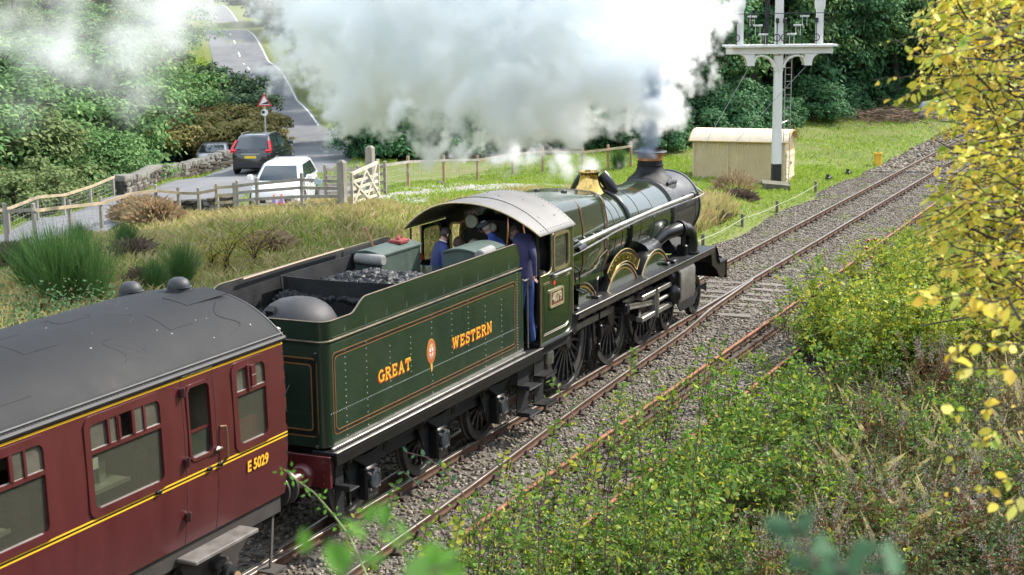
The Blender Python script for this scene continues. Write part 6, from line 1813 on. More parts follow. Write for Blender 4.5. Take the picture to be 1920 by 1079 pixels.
b = MB(); b.lathe([(.10, 0), (.12, .05), (.10, .10), (.05, .14)], (-1.36, -.55, 3.02), 'z', 12); b.cyl((-1.4, -.2, 2.9), (-1.4, -.55, 2.8), .03, n=8); b.lathe([(.13, 0), (.15, .06), (.11, .12)], (-1.75, -1.05, 2.62), 'z', 12); b.cyl((-1.75, -1.05, 1.5), (-1.75, -1.05, 2.65), .06, n=8); b.build('brake_valve', OILY, bh)
for s in (-1, 1):
    b = MB(); b.cyl((-2.42, s * 1.31, 2.76), (-2.42, s * 1.31, 3.52), .022, n=6); b.build('roof_pillar', BLK, loco)
# fall plate
b = MB(); b.bbox(-3.0, -2.3, -.95, .95, 1.50, 1.53, .005); b.build('fall_plate', BLKM, loco)

# ================================================================== tender
ten = thing('locomotive_tender', 'green riveted tender lettered GREAT WESTERN with coal and domed tank', 'tender', (-6.2, 0, 0))
TY = 1.27; tx0, tx1 = -9.66, -3.05; zb_, zt_ = 1.47, 3.0


def tank_outline(grow=0.0, r=.17, xa=tx0, xb=tx1, hy=TY):
    """plan outline, counter-clockwise, square front and rounded rear corners"""
    q = [(xb, -hy - grow), (xb, hy + grow)]
    for a in np.linspace(90, 180, 8): q.append((xa + r - .0 + (r + grow) * math.cos(R(a)), hy - r + (r + grow) * math.sin(R(a))))
    for a in np.linspace(180, 270, 8): q.append((xa + r + (r + grow) * math.cos(R(a)), -hy + r + (r + grow) * math.sin(R(a))))
    return q


b = MB(); b.loft([[(x, y, z) for x, y in tank_outline()] for z in (zb_, zt_ - .05)]); tk = b.build('tank', GREENT, ten, angle=50)
b = MB()
out = tank_outline(.004)[1:] + [tank_outline(.004)[0]]
b.tube([(x, y, zt_ + .012) for x, y in out], .017, 8); b.build('tank_beading', mat('worn bright beading', (.24, .19, .13), .3, metal=.8, var=.3, scale=5), ten)
# coping: vertical plate above the beading; height varies along the side
def cop_h(x):
    if x < -9.0: return 3.30
    if x < -8.55: t = (x + 9.0) / .45; return 3.30 + .19 * (t * t * (3 - 2 * t))
    if x > -3.42: return 3.49 - .24 * ((x + 3.42) / .27) ** 2.2
    return 3.49
path = [(x, -TY) for x in np.r_[np.linspace(-3.15, -3.42, 7), np.linspace(-3.7, -8.5, 12), np.linspace(-8.55, -9.0, 9), [-9.25]]]
rear = [(q[0], q[1]) for q in tank_outline()[10:][::-1]]
half = path + rear
full = half + [(x, -y) for x, y in half[::-1]]
b = MB(); secs = []
for i, (x, y) in enumerate(full):
    d = Vector((*full[min(i + 1, len(full) - 1)], 0)) - Vector((*full[max(0, i - 1)], 0)); n_ = Vector((d.y, -d.x, 0)).normalized()
    if n_.dot(Vector((x + 6.3, y, 0))) < 0: n_ = -n_
    h_ = cop_h(x)
    p = Vector((x, y, 0))
    secs.append([p + n_ * .002 + up * (zt_ + .01), p + n_ * .014 + up * h_, p + n_ * (-.008) + up * h_, p - n_ * .016 + up * (zt_ - .08)])
b.loft(secs); cop = b.build('coping', GREENT, ten, angle=40)
b = MB(); b.tube([s_[1] + Vector((0, 0, .004)) for s_ in secs], .011, 8); b.build('coping_beading', MATS['worn bright beading'], cop)
b = MB(); b.box(tx0 + .1, tx1 - .05, -TY + .03, TY - .03, zt_ - .14, zt_ - .052); b.build('tank_top', BLKM, ten)
# inner black lining of the coping
b = MB(); b.loft([[(s_[2] * .9985 + Vector((0, 0, -.01)) - Vector((0, 0, 0))), s_[3] * .9985 + up * .01, s_[3] * .994 + up * .01, s_[2] * .994 - up * .012] for s_ in secs]); b.build('coping_inside', BLKM, ten)
# coal space: curved rear bulkhead and sides, sloping floor
bk = []
for y in np.linspace(-1.02, 1.02, 21):
    bk.append((-7.55 + .34 * (abs(y) / 1.02) ** 2.6, y))
b = MB(); b.loft([[(x, y, 2.93), (x, y, 3.47 - .05 * (abs(y) / 1.02) ** 3), (x + .02, y, 3.47 - .05 * (abs(y) / 1.02) ** 3), (x + .02, y, 2.93)] for x, y in bk]); b.build('coal_bulkhead', BLKM, ten, angle=60)
for s in (-1, 1):
    b = MB(); b.loft([[(x, s * yy_, z) for yy_, z in ((1.02, 2.93), (1.08, 3.42), (1.06, 3.42), (1.0, 2.93))] for x in (-7.22, -4.6)]); b.build('coal_side', BLKM, ten)
b = MB(); b.bbox(-4.62, -4.55, -1.0, 1.0, 1.5, 3.05, .005); b.build('coal_door', BLKM, ten)
b = MB(); b.lathe([(.60, -.12), (.60, .03), (.595, .04), (.575, .10), (.52, .20), (.43, .29), (.30, .36), (.15, .395), (0, .405)], (-8.38, 0, 2.95), 'z', 40); dm = b.build('tank_dome', mat('dusty black dome', (.014, .014, .016), .6, var=.45, scale=3, bump=.1, col2=(.038, .036, .037)), ten)
b = MB(); b.obox((-8.83, .17, 3.20), (.05, 0, .03), (0, .07, 0), (-.02, 0, .05)); b.build('lifting_lug', BLKM, dm)
b = MB(); b.lathe([(.602, .0), (.61, .01), (.61, .025), (.602, .03)], (-8.38, 0, 2.95), 'z', 40, caps=False); b.build('dome_rim', BLKM, dm)
b = MB(); b.lathe([(.20, 0), (.20, .24), (.23, .25), (.23, .29), (.10, .31), (0, .31)], (-9.38, .52, 2.95), 'z', 18); b.build('water_filler', BLKM, ten)
b = MB()
for y in (.42, .56): b.bbox(-8.98, -8.93, y + .40, y + .46, 2.9, 3.22, .01)
b.build('filler_stop', mat('rusty brown iron', (.10, .045, .035), .8), ten)
# side panels: lining, rivets, lettering
for s in (-1, 1):
    yo = s * TY
    line_frame(ten, -9.50, -3.30, 1.63, 2.83, yo, s)
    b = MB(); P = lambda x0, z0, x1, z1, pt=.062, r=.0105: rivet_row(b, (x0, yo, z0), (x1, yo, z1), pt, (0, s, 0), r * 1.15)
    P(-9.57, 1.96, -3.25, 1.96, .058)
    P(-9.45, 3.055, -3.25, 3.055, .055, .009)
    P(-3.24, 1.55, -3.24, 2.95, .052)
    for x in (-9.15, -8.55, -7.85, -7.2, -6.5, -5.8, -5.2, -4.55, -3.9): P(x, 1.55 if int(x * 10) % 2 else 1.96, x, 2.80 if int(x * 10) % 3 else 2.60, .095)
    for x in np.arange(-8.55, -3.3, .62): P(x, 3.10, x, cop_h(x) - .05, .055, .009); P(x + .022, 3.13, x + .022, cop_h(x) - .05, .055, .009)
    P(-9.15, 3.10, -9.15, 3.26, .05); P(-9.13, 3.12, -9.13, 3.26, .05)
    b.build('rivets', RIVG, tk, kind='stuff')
    xa_, xb_2, xc_, xd_ = (-8.22, -7.22, -5.80, -4.30)
    if s < 0:
        slab_word(ten, 'GREAT', xa_, xb_2, 2.105, .185, yo, s); slab_word(ten, 'WESTERN', xc_, xd_, 2.105, .185, yo, s)
        # crest: garter oval with a shield
        cx_, cz_ = -6.53, 2.235
        def oval(rx, rz, n=26): return [(cx_ + rx * math.cos(a), cz_ + rz * math.sin(a)) for a in np.linspace(0, 2 * math.pi, n, endpoint=False)]
        b = MB(); b.prism(oval(.145, .20), yo + s * .0005, yo + s * .003); crs = b.build('crest', GOLD, ten, smooth=False)
        b = MB(); b.ring(oval(.136, .19), oval(.088, .135), yo + s * .0031, yo + s * .005); b.build('garter', mat('crest red', (.45, .10, .045), .45), crs, smooth=False)
        b = MB(); b.prism(oval(.086, .133), yo + s * .0031, yo + s * .0045); b.build('crest_field', mat('crest field', (.35, .26, .13), .5), crs, smooth=False)
        b = MB(); b.prism([(cx_ - .06, cz_ + .05), (cx_ + .06, cz_ + .05), (cx_ + .055, cz_ - .05), (cx_, cz_ - .11), (cx_ - .055, cz_ - .05)], yo + s * .0046, yo + s * .006); b.build('shield', mat('crest white', (.62, .60, .56), .5), crs, smooth=False)
        b = MB(); b.box(cx_ - .012, cx_ + .012, yo - .0075, yo - .0061, cz_ - .10, cz_ + .05); b.box(cx_ - .055, cx_ + .055, yo - .0078, yo - .0064, cz_ - .03, cz_ - .008); b.build('cross', mat('crest cross', (.5, .05, .04), .5), crs, smooth=False)
        b = MB(); b.prism([(cx_ - .035, cz_ - .19), (cx_ + .03, cz_ - .19), (cx_ + .035, cz_ - .30), (cx_, cz_ - .34), (cx_ - .02, cz_ - .29)], yo + s * .0005, yo + s * .003); b.build('garter_tail', GOLD, crs, smooth=False)
        b = MB(); b.prism([(cx_ - .03, cz_ + .07), (cx_ + .03, cz_ + .07), (cx_ + .04, cz_ + .115), (cx_, cz_ + .10), (cx_ - .04, cz_ + .115)], yo + s * .0046, yo + s * .006); b.build('crown', mat('crest crown', (.6, .40, .10), .4), crs, smooth=False)
    # front shoulder of the side sheet
    b = MB(); b.prism([(tx1, 1.47), (tx1 + .06, 1.47), (tx1 + .06, 2.72), (tx1 + .0, 2.78), (tx1 - .02, 3.0)], yo, yo - s * .02); b.build('front_sheet', GREENT, ten)
    b = MB(); b.tube([(tx1 + .02, yo, 2.80), (tx1 + .12, yo, 2.76), (tx1 + .30, yo, 2.77)], .018, 6); b.cyl((tx1 + .26, yo, 1.5), (tx1 + .26, yo, 2.77), .016, n=6); b.build('entrance_handrail', STEEL, ten)
    # running plate with bright edge angle
    b = MB(); ya, yb2 = sorted((s * 1.0, s * 1.41)); b.bbox(-9.68, -2.45, ya, yb2, 1.385, 1.43, .008); tp_ = b.build('footplate', BLKM, ten)
    b = MB(); ya, yb2 = sorted((s * 1.375, s * 1.43)); b.bbox(-9.70, -2.45, ya, yb2, 1.432, 1.446, .004); b.build('plate_edge', mat('worn plate edge', (.36, .33, .30), .35, metal=.7, var=.3, scale=6), tp_)
    b = MB(); ya, yb2 = sorted((s * (TY + .003), s * (TY + .045))); b.bbox(-9.62, -3.0, ya, yb2, 1.447, 1.478, .006); b.build('tank_angle', MATS['worn plate edge'], tp_)
    b = MB(); rivet_row(b, (-9.5, s * 1.345, 1.43), (-2.5, s * 1.345, 1.43), .062, (0, 0, 1), .012); rivet_row(b, (-9.5, s * (TY + .046), 1.463), (-3.05, s * (TY + .046), 1.463), .05, (0, s, 0), .010); b.build('rivets', BLK, tp_, kind='stuff')
    b = MB(); ya, yb2 = sorted((s * 1.385, s * 1.41)); b.box(-9.68, -2.45, ya, yb2, 1.24, 1.384); b.build('valance', BLK, ten)
    # outside frame with axle guards
    fr_ = [(-9.55, 1.38), (-2.55, 1.38), (-2.55, 1.02), (-3.1, .98)]
    for xw in (-3.78, -6.06, -8.35): fr_ += [(xw + .55, .96), (xw + .30, .42), (xw + .17, .40), (xw + .15, .78), (xw - .15, .78), (xw - .17, .40), (xw - .30, .42), (xw - .55, .96)]
    fr_ += [(-9.2, .98), (-9.55, 1.05)]
    b = MB(); b.prism(fr_, s * 1.02, s * 1.045); b.build('frame', BLKM, ten)
    for xw in (-3.78, -6.06, -8.35):
        b = MB(); b.bbox(xw - .19, xw + .17, *sorted((s * 1.03, s * 1.21)), .36, .86, .03); ab = b.build('axlebox', BLK, ten)
        b = MB(); b.lathe([(.15, 0), (.155, .02), (.15, .05), (.12, .06), (.115, .05), (0, .055)], (xw + .02, 0, .64), 'y', 18); b.v = [(x, s * (1.20 + y), z) for x, y, z in b.v]; b.build('axlebox_cover', mat('worn axlebox cover', (.055, .062, .07), .35, metal=.5, var=.4, scale=9), ab)
        b = MB()
        for dx_, dz_ in ((-.13, .12), (.13, .12), (-.13, -.12), (.13, -.12), (0, .17)): b.cyl((xw + dx_, s * 1.19, .64 + dz_), (xw + dx_, s * 1.25, .64 + dz_), .022, n=6)
        b.build('axlebox_bolts', STEEL, ab, kind='stuff')
        for k in range(6):
            b = MB(); l = .50 - .075 * k; z0 = .86 + .032 * (5 - k)
            b.loft([[(xw + u * l, s * y_, z0 + .06 * u * u * (l / .5) + dz_) for y_, dz_ in ((1.06, 0), (1.15, 0), (1.15, .028), (1.06, .028))] for u in np.linspace(-1, 1, 7)]); b.build('spring_leaf', BLKM, ten)
        b = MB()
        for dx_ in (-.56, .56): b.cyl((xw + dx_, s * 1.11, .93), (xw + dx_, s * 1.11, 1.33), .035, n=8); b.lathe([(.07, 0), (.08, .06), (.06, .14)], (xw + dx_, s * 1.11, 1.06), 'z', 10)
        b.build('spring_hanger', BLK, ten)
    for xs in (-2.95, -9.35):
        w1 = .24 if xs > -5 else .10
        b = MB(); b.prism([(xs - w1, 1.24), (xs + w1, 1.24), (xs + w1, .32), (xs - w1 - .05, .32)], s * 1.22, s * 1.24); st = b.build('step_bracket', BLKM, ten)
        for z0 in (.82, .32):
            b = MB(); b.bbox(xs - w1 - .05, xs + w1 + .02, *sorted((s * 1.23, s * 1.50)), z0, z0 + .02, .008); b.box(xs - w1 - .05, xs - w1 - .035, *sorted((s * 1.24, s * 1.49)), z0 + .021, z0 + .08); b.build('step', BLKM, st)
            b = MB(); rivet_row(b, (xs - w1 + .03, s * 1.242, z0 + .08), (xs + w1 - .03, s * 1.242, z0 + .08), .07, (0, s, 0), .014); b.build('rivets', OILY, st, kind='stuff')
for xw in (-3.78, -6.06, -8.35):
    for s in (-1, 1): wheel(ten, xw, .628, .628, .80, s, 12, 'tender_wheel')
    b = MB(); b.cyl((xw, -1.02, .628), (xw, 1.02, .628), .09, n=12); b.build('axle', OILY, ten)
    b = MB()
    for s in (-1, 1): b.bbox(xw + .60, xw + .78, s * .76 - .06, s * .76 + .06, .40, .95, .04); b.cyl((xw + .7, s * .76, .3), (xw + .7, s * .76, 1.35), .025, n=6)
    b.build('brake_gear', BLKM, ten)
b = MB(); b.bbox(-9.4, -2.6, -.95, .95, .75, 1.38, .01); b.build('well_tank', BLKM, ten)
# rear: buffer beam, buffers, panels
b = MB(); b.bbox(-9.75, -9.685, -1.33, 1.33, .92, 1.38, .006); bb_ = b.build('buffer_beam', MAROON, ten)
b = MB()
for s in (-1, 1):
    for z in (.98, 1.09, 1.20, 1.31): b.dome((-9.75, s * 1.22, z), .018, (-1, 0, 0)); b.dome((-9.75, s * .55, z), .018, (-1, 0, 0))
b.build('rivets', MAROON, bb_, kind='stuff')
for s in (-1, 1):
    b = MB(); b.lathe([(.19, 0), (.18, -.06), (.15, -.10), (.135, -.36), (.145, -.37), (.145, -.40)], (-9.75, s * .88, 1.06), 'x', 22, caps=False); b.build('buffer_housing', MAROON, ten)
    b = MB(); b.lathe([(.10, -.30), (.10, -.50), (.26, -.505), (.26, -.545), (.1, -.575), (0, -.58)], (-9.75, s * .88, 1.06), 'x', 26); b.build('buffer_head', OILY, ten)
b = MB(); b.ring([(y, z) for y, z in rrect(-1.12, 1.12, 1.62, 2.78, .09)], [(y, z) for y, z in rrect(-1.10, 1.10, 1.64, 2.76, .075)], tx0 - .004, tx0 - .0005, 'yz'); b.ring(rrect(-1.03, 1.03, 1.71, 2.69, .06), rrect(-1.01, 1.01, 1.73, 2.67, .05), tx0 - .004, tx0 - .0005, 'yz'); b.build('rear_lining', ORANGE, ten, smooth=False)
b = MB(); b.ring(rrect(-1.10, 1.10, 1.64, 2.76, .075), rrect(-1.03, 1.03, 1.71, 2.69, .06), tx0 - .003, tx0 - .0005, 'yz'); b.build('rear_lining', LBLACK, ten, smooth=False)
b = MB()
for z, y0, y1 in ((3.06, -.55, .9), (2.25, -.65, -.35), (2.25, .35, .65)):
    pts = [(tx0, y0, z + .1 * (z < 3)), (tx0 - .10, y0, z), (tx0 - .10, y1, z), (tx0, y1, z + .1 * (z < 3))]
    b.tube(pts, .014, 6)
b.cyl((tx0 - .05, -1.12, 1.5), (tx0 - .05, -1.12, 2.85), .016, n=6); b.dome((tx0 - .05, -1.12, 2.86), .03, (0, 0, 1), 8); b.dome((tx0 - .05, -1.12, 1.5), .035, (-1, -1, 0), 8)
b.build('rear_handrail', BLK, ten)
b = MB(); rivet_row(b, (tx0, -1.2, 1.96), (tx0, 1.2, 1.96), .10, (-1, 0, 0)); rivet_row(b, (tx0 - .01, -1.0, 3.07), (tx0 - .01, 1.0, 3.07), .10, (-1, 0, 0)); b.build('rivets', GREENT, ten, kind='stuff')
b = MB(); b.box(tx0 - .022, tx0 - .017, .10, .56, 3.05, 3.27); b.build('route_plate', mat('pale panel', (.14, .13, .03), .4), ten)
# toolboxes at the front, rolled sheets, fire iron
for (y0, y1, nm) in ((.50, 1.12, 'toolbox'), (-.62, -.02, 'toolbox')):
    xb0, xb1 = (-4.95, -3.55) if y0 > 0 else (-4.2, -3.2)
    if y0 < 0: y0, y1 = -1.0, -.30
    zt2 = 3.42
    sec = [(y0, 2.95), (y1, 2.95), (y1, zt2 - .02)] + [(y0 + (y1 - y0) * u, zt2 + .06 * math.sin(math.pi * u) + .0) for u in np.linspace(1, 0, 9)] + [(y0, zt2 - .02)]
    b = MB(); b.loft([[(x, y, z) for y, z in sec] for x in (xb0, xb1)]); tb = b.build(nm, TOOLG, ten, angle=50)
    b = MB(); sl_ = [(y0 - .02 + (y1 - y0 + .04) * u, zt2 + .075 * math.sin(math.pi * u) + .012) for u in np.linspace(1, 0, 9)]; b.loft([[(x, y, z) for y, z in sl_ + [(y, z - .03) for y, z in sl_[::-1]]] for x in (xb0 - .03, xb1 + .03)]); b.build('toolbox_lid', TOOLG, tb, angle=50)
    b = MB(); b.bbox(xb1 - .12, xb1 + .03, (y0 + y1) / 2 - .04, (y0 + y1) / 2 + .04, zt2 - .12, zt2 - .02, .01); b.build('hasp', OILY, tb)
GREYC = mat('grey canvas roll', (.22, .215, .20), .85, var=.2, bump=.3)
for (x0, y0, x1, y1, z, r_, lb) in ((-5.05, .40, -4.95, 1.0, 3.36, .095, 'grey canvas roll lying by the far tender toolbox'), (-4.35, -1.08, -3.75, -1.02, 3.43, .095, 'grey canvas roll lying on the near tender toolbox')):
    b = MB(); p0, p1 = Vector((x0, y0, z)), Vector((x1, y1, z)); d_ = (p1 - p0).normalized()
    b.tube([p0, p0 + d_ * .02, p0.lerp(p1, .5), p1 - d_ * .02, p1], [r_ * .8, r_, r_ * 1.03, r_, r_ * .8], 14); tag(b.build('canvas_roll', GREYC), lb, 'canvas roll')
b = MB(); b.cyl((-4.5, .9, 3.45), (-4.62, 1.0, 3.85), .022, n=6); tag(b.build('shovel_handle', mat('ash handle', (.30, .16, .08), .7)), 'brown wooden shovel handle sticking up behind the far toolbox', 'shovel')
b = MB(); b.bbox(-4.1, -3.75, .60, .85, 3.50, 3.56, .02); b.tube([(-4.0, .7, 3.56), (-3.9, .75, 3.60), (-3.75, .8, 3.56)], .03, 6); tag(b.build('work_gloves', mat('red work gloves', (.20, .03, .025), .8)), 'dark red work gloves lying on the far toolbox lid', 'gloves')
b = MB(); b.loft([[(-3.42 + u * .25, .62 + v_ * .3, 2.95 + .28 * math.sin(math.pi * (.15 + .7 * u)) * (1 - .4 * v_)) for v_ in np.linspace(0, 1, 5)] for u in np.linspace(0, 1, 6)], closed=False, caps=False); o_ = tag(b.build('safety_vest', mat('orange safety vest', (.85, .13, .02), .8)), 'crumpled orange safety vest by the far toolbox beside the young man', 'vest')
b = MB(); b.bbox(-3.6, -3.1, -1.0, 1.0, 1.5, 2.6, .01); b.build('front_plate', BLKM, ten)
# fire iron lying on the far coping rack
b = MB(); b.tube([(-8.1, 1.17, 3.50), (-6.5, 1.18, 3.52), (-5.1, 1.17, 3.53)], .022, 6); tag(b.build('fire_iron', mat('worn iron bar', (.22, .17, .12), .6, metal=.4)), 'long rusty fire iron lying along the far side of the tender', 'fire iron')


def coal_h(x, y): 
    t = np.clip((x + 7.5) / 3.0, 0, 1)
    return 2.78 + .50 * np.sin(np.pi * (t * .62 + .28)) * (1 - .35 * (y / 1.05) ** 2) + .10 * (vnoise(x, y, .35, 61) - .5)


def coal_mesh():
    v, q = stones(5200, (-7.5, -4.6), (-1.0, 1.0), .095, coal_h, 55)
    return nmesh('coal', v, q, COALM)


put('coal', coal_mesh(), kind='stuff')
b = MB(); gx = np.linspace(-7.5, -4.6, 20); gy = np.linspace(-1.0, 1.0, 14)
b.loft([[(x, y, float(coal_h(np.array(x), np.array(y))) - .04) for y in gy] for x in gx], closed=False, caps=False); b.build('coal_bed', BLKM, ten)

# ================================================================== coach
CRED = mat('coach maroon', (.066, .0115, .013), .32, var=.16, scale=2.2, coat=.2, col2=(.088, .018, .020), stretch=(1, 1, .25))
CROOF = mat('grey coach roof', (.0085, .009, .0105), .7, var=.22, scale=1.3, bump=.25, bscale=5, col2=(.016, .017, .019), spec=.28)
CYEL = mat('yellow coach lining', (.72, .42, .02), .4, var=.05)
CGL = mat('coach window glass', (.028, .030, .024), .07, spec=.6, coat=.3, var=.25, scale=1.2)
CALU = mat('window bright edge', (.55, .50, .47), .3, metal=.7)
UNDER = mat('dusty brown underframe', (.022, .018, .015), .8, var=.35, scale=3, bump=.2, col2=(.045, .036, .030))
ex0, ex1 = -34.0, -10.86
coach = thing('railway_coach', 'maroon railway coach with dark grey roof and yellow lining', 'coach', (-15, 0, 0))
gz_ = 3.33
# side profile: straight above the waist, tumblehome below
def side_y(z): return 1.385 - .085 * max(0, (1.98 - z) / .80) ** 1.8 - .035 * max(0, (z - 2.4) / .93) ** 1.5
zsec = [1.20, 1.34, 1.5, 1.7, 1.95, 2.12]
WZ0, WZ1 = 2.13, 3.19
doorx = (-13.06, -12.42)
wins = [(-14.76, -13.45, 'big'), (-16.72, -15.41, 'big'), (-18.68, -17.37, 'big'), (-12.00, -11.28, 'small')]
for s in (-1, 1):
    # wall built from bays so that the window openings are real
    edges = sorted([-34.0, -10.86] + [q for w_ in wins for q in w_[:2]] + [doorx[0] + .09, doorx[1] - .09])
    dz0, dz1 = 2.24, 3.16
    b = MB()
    def panel(xa, xb, za, zb2):
        zz = sorted(set([za, zb2] + [z for z in np.linspace(1.20, gz_, 14) if za < z < zb2]))
        b.loft([[(xa, s * side_y(z), z), (xb, s * side_y(z), z), (xb, s * (side_y(z) - .03), z), (xa, s * (side_y(z) - .03), z)] for z in zz])
    for xa, xb in zip(edges[:-1], edges[1:]):
        mid_ = (xa + xb) / 2
        op = [w_ for w_ in wins if w_[0] - .01 < mid_ < w_[1] + .01]
        if op: panel(xa, xb, 1.20, WZ0); panel(xa, xb, WZ1, gz_)
        elif doorx[0] < mid_ < doorx[1]: panel(xa, xb, 1.20, dz0); panel(xa, xb, dz1, gz_)
        else: panel(xa, xb, 1.20, gz_)
    cs = b.build('body_side', CRED, coach, angle=40)
    for xa, xb, kind_ in wins:
        zs = np.linspace(WZ0, WZ1, 5)
        tilt = lambda z: s * side_y(z)
        def fr(o, i_, d0, d1, name, m_, par):
            b = MB(); n = len(o)
            vs = [(p[0], tilt(p[1]) + s * d, p[1]) for q, d in ((o, d0), (i_, d0), (o, d1), (i_, d1)) for p in q]
            fs = []
            for i in range(n):
                j = (i + 1) % n
                fs += [(i, j, n + j, n + i), (2 * n + i, 3 * n + i, 3 * n + j, 2 * n + j), (i, 2 * n + i, 2 * n + j, j), (n + i, n + j, 3 * n + j, 3 * n + i)]
            b.add(vs, fs); return b.build(name, m_, par, angle=50)
        fw = fr(rrect(xa - .05, xb + .05, WZ0 - .05, WZ1 + .05, .13, 6), rrect(xa + .045, xb - .045, WZ0 + .045, WZ1 - .045, .085, 6), -.028, .018, 'window', CRED, coach)
        zm = WZ0 + .70
        def slab(x0, x1, z0, z1, d0, d1, name, m_, par=fw):
            b = MB(); b.loft([[(x0, tilt(z) + s * d0, z), (x1, tilt(z) + s * d0, z), (x1, tilt(z) + s * d1, z), (x0, tilt(z) + s * d1, z)] for z in (z0, z1)]); return b.build(name, m_, par)
        slab(xa + .03, xb - .03, zm - .025, zm + .025, -.02, .012, 'transom', CRED)
        slab(xa + .05, xb - .05, zm + .0255, zm + .032, -.02, .004, 'bright_edge', CALU); slab(xa + .14, xb - .14, WZ0 + .0455, WZ0 + .052, -.02, .006, 'bright_edge', CALU)
        # glass: dark, slightly clear through Mix with transparency so the tables show
        gm = clear_glass()
        slab(xa + .02, xb - .02, WZ0 + .02, zm - .02, -.020, -.014, 'pane', gm)
        VENT = mat('dusty vent glass', (.085, .078, .062), .2, var=.3, scale=2.5)
        if kind_ == 'big':
            L_ = xb - xa
            cuts = [xa + .02, xa + L_ * .27, xa + L_ * .39, xa + L_ * .60, xa + L_ * .75, xb - .02]
            for k, (c0, c1) in enumerate(zip(cuts[:-1], cuts[1:])):
                if k == 2: continue
                slab(c0 + .01, c1 - .01, zm + .03, WZ1 - .02, -.02 if k in (0, 4) else -.006, -.012 if k in (0, 4) else .002, 'vent_pane', VENT)
            for c in cuts[1:-1]: slab(c - .018, c + .018, zm + .02, WZ1 - .03, -.02, .02, 'vent_mullion', CRED)
            slab(cuts[2] + .0, cuts[2] + .04, zm + .04, WZ1 - .06, .003, .028, 'sliding_vent', CRED); slab(cuts[3] - .04, cuts[3], zm + .04, WZ1 - .06, .003, .028, 'sliding_vent', CRED)
        else:
            m_ = (xa + xb) / 2
            for c0, c1 in ((xa + .02, m_ - .08), (m_ + .06, xb - .02)): slab(c0, c1, zm + .03, WZ1 - .02, -.02, -.012, 'vent_pane', VENT)
            slab(m_ - .085, m_ - .035, zm + .0, WZ1 - .02, -.01, .035, 'sliding_vent', CRED); slab(m_ - .03, m_ + .06, zm + .05, WZ1 - .04, .0, .055, 'sliding_vent', CRED)
            slab(m_ - .03, m_ + .06, zm + .19, zm + .20, .056, .058, 'bright_edge', CALU)
    # end door of the bay
    xa, xb = doorx
    for x in (xa, xb):
        b = MB(); b.loft([[(x - .006, s * (side_y(z) - .001), z), (x + .006, s * (side_y(z) - .001), z), (x + .006, s * (side_y(z) + .003), z), (x - .006, s * (side_y(z) + .003), z)] for z in np.linspace(1.21, gz_ - .01, 8)]); b.build('door_gap', mat('dark door joint', (.03, .006, .007), .6), coach)
    o = rrect(xa + .07, xb - .07, dz0 - .02, dz1 + .02, .12, 6); i_ = rrect(xa + .11, xb - .11, dz0 + .02, dz1 - .02, .08, 6)
    b = MB(); n = len(o); vs = [(p[0], s * (side_y(p[1]) + d), p[1]) for q, d in ((o, -.028), (i_, -.028), (o, .016), (i_, .016)) for p in q]; fs = []
    for i in range(n):
        j = (i + 1) % n; fs += [(i, j, n + j, n + i), (2 * n + i, 3 * n + i, 3 * n + j, 2 * n + j), (i, 2 * n + i, 2 * n + j, j), (n + i, n + j, 3 * n + j, 3 * n + i)]
    b.add(vs, fs); dr = b.build('door_window', CRED, coach, angle=50)
    b = MB(); b.box(xa + .10, xb - .10, *sorted((s * 1.345, s * 1.35)), dz0 + .01, dz0 + .33); b.build('dropped_pane', CGL, dr)
    b = MB(); b.box(xa + .10, xb - .10, *sorted((s * 1.342, s * 1.362)), dz0 + .331, dz0 + .365); b.build('sash_rail', CRED, dr)
    b = MB(); b.box(xa + .13, xb - .13, *sorted((s * 1.34, s * 1.385)), dz0 + .0, dz0 + .022); b.build('bright_edge', CALU, dr)
    b = MB(); x = xb + .12; b.tube([(x - .05, s * 1.39, 2.52), (x, s * 1.44, 2.52), (x, s * 1.45, 2.45), (x, s * 1.45, 2.12), (x - .01, s * 1.39, 2.06)], .016, 8); b.build('grab_handle', mat('tarnished brass', (.28, .19, .11), .35, metal=.8), coach)
    b = MB(); b.bbox(xb - .05, xb + .02, *sorted((s * 1.385, s * 1.42)), 2.24, 2.29, .01); b.bbox(xb - .10, xb + .04, *sorted((s * 1.42, s * 1.44)), 2.255, 2.28, .006); b.build('door_handle', STEEL, coach)
    for z in (3.13, 2.27, 1.58):
        b = MB(); y0 = side_y(z); b.bbox(xa - .055, xa + .035, *sorted((s * (y0 - .005), s * (y0 + .055))), z - .05, z + .05, .012); b.cyl((xa - .02, s * (y0 + .05), z - .06), (xa - .02, s * (y0 + .05), z + .06), .02, n=8); b.build('door_hinge', mat('dark maroon iron', (.05, .012, .014), .45), coach)
    for x in (-13.62, xb - .2, xb + .02):
        b = MB(); b.bbox(x - .05, x + .05, *sorted((s * 1.378, s * 1.42)), 2.035, 2.075, .012); b.dome((x, s * 1.415, 2.055), .03, (0, s, 0), 8); b.build('door_stop', BLK, coach)
    # lining
    for z0, z1, m_, d in ((2.012, 2.032, CYEL, .003), (2.033, 2.055, LBLACK, .002), (2.056, 2.076, CYEL, .003), (3.262, 3.286, CYEL, .003), (3.288, 3.296, LBLACK, .002)):
        b = MB(); b.box(-34, -10.862, *sorted((s * (side_y(z0) - .004), s * (side_y((z0 + z1) / 2) + d))), z0, z1); b.build('lining', m_, coach, smooth=False)
    b = MB(); b.box(xa + .02, xb - .02, *sorted((s * 1.34, s * 1.374)), 3.30, 3.318); b.build('door_plate', CALU, coach)
    # gutter
    b = MB(); b.tube([(-34, s * 1.375, gz_ + .02), (-10.84, s * 1.375, gz_ + .02)], .032, 6); b.tube([(-34, s * 1.352, gz_ + .075), (-10.85, s * 1.352, gz_ + .075)], .014, 5); b.build('gutter', mat('roof edge dark grey', (.035, .035, .037), .6), coach)
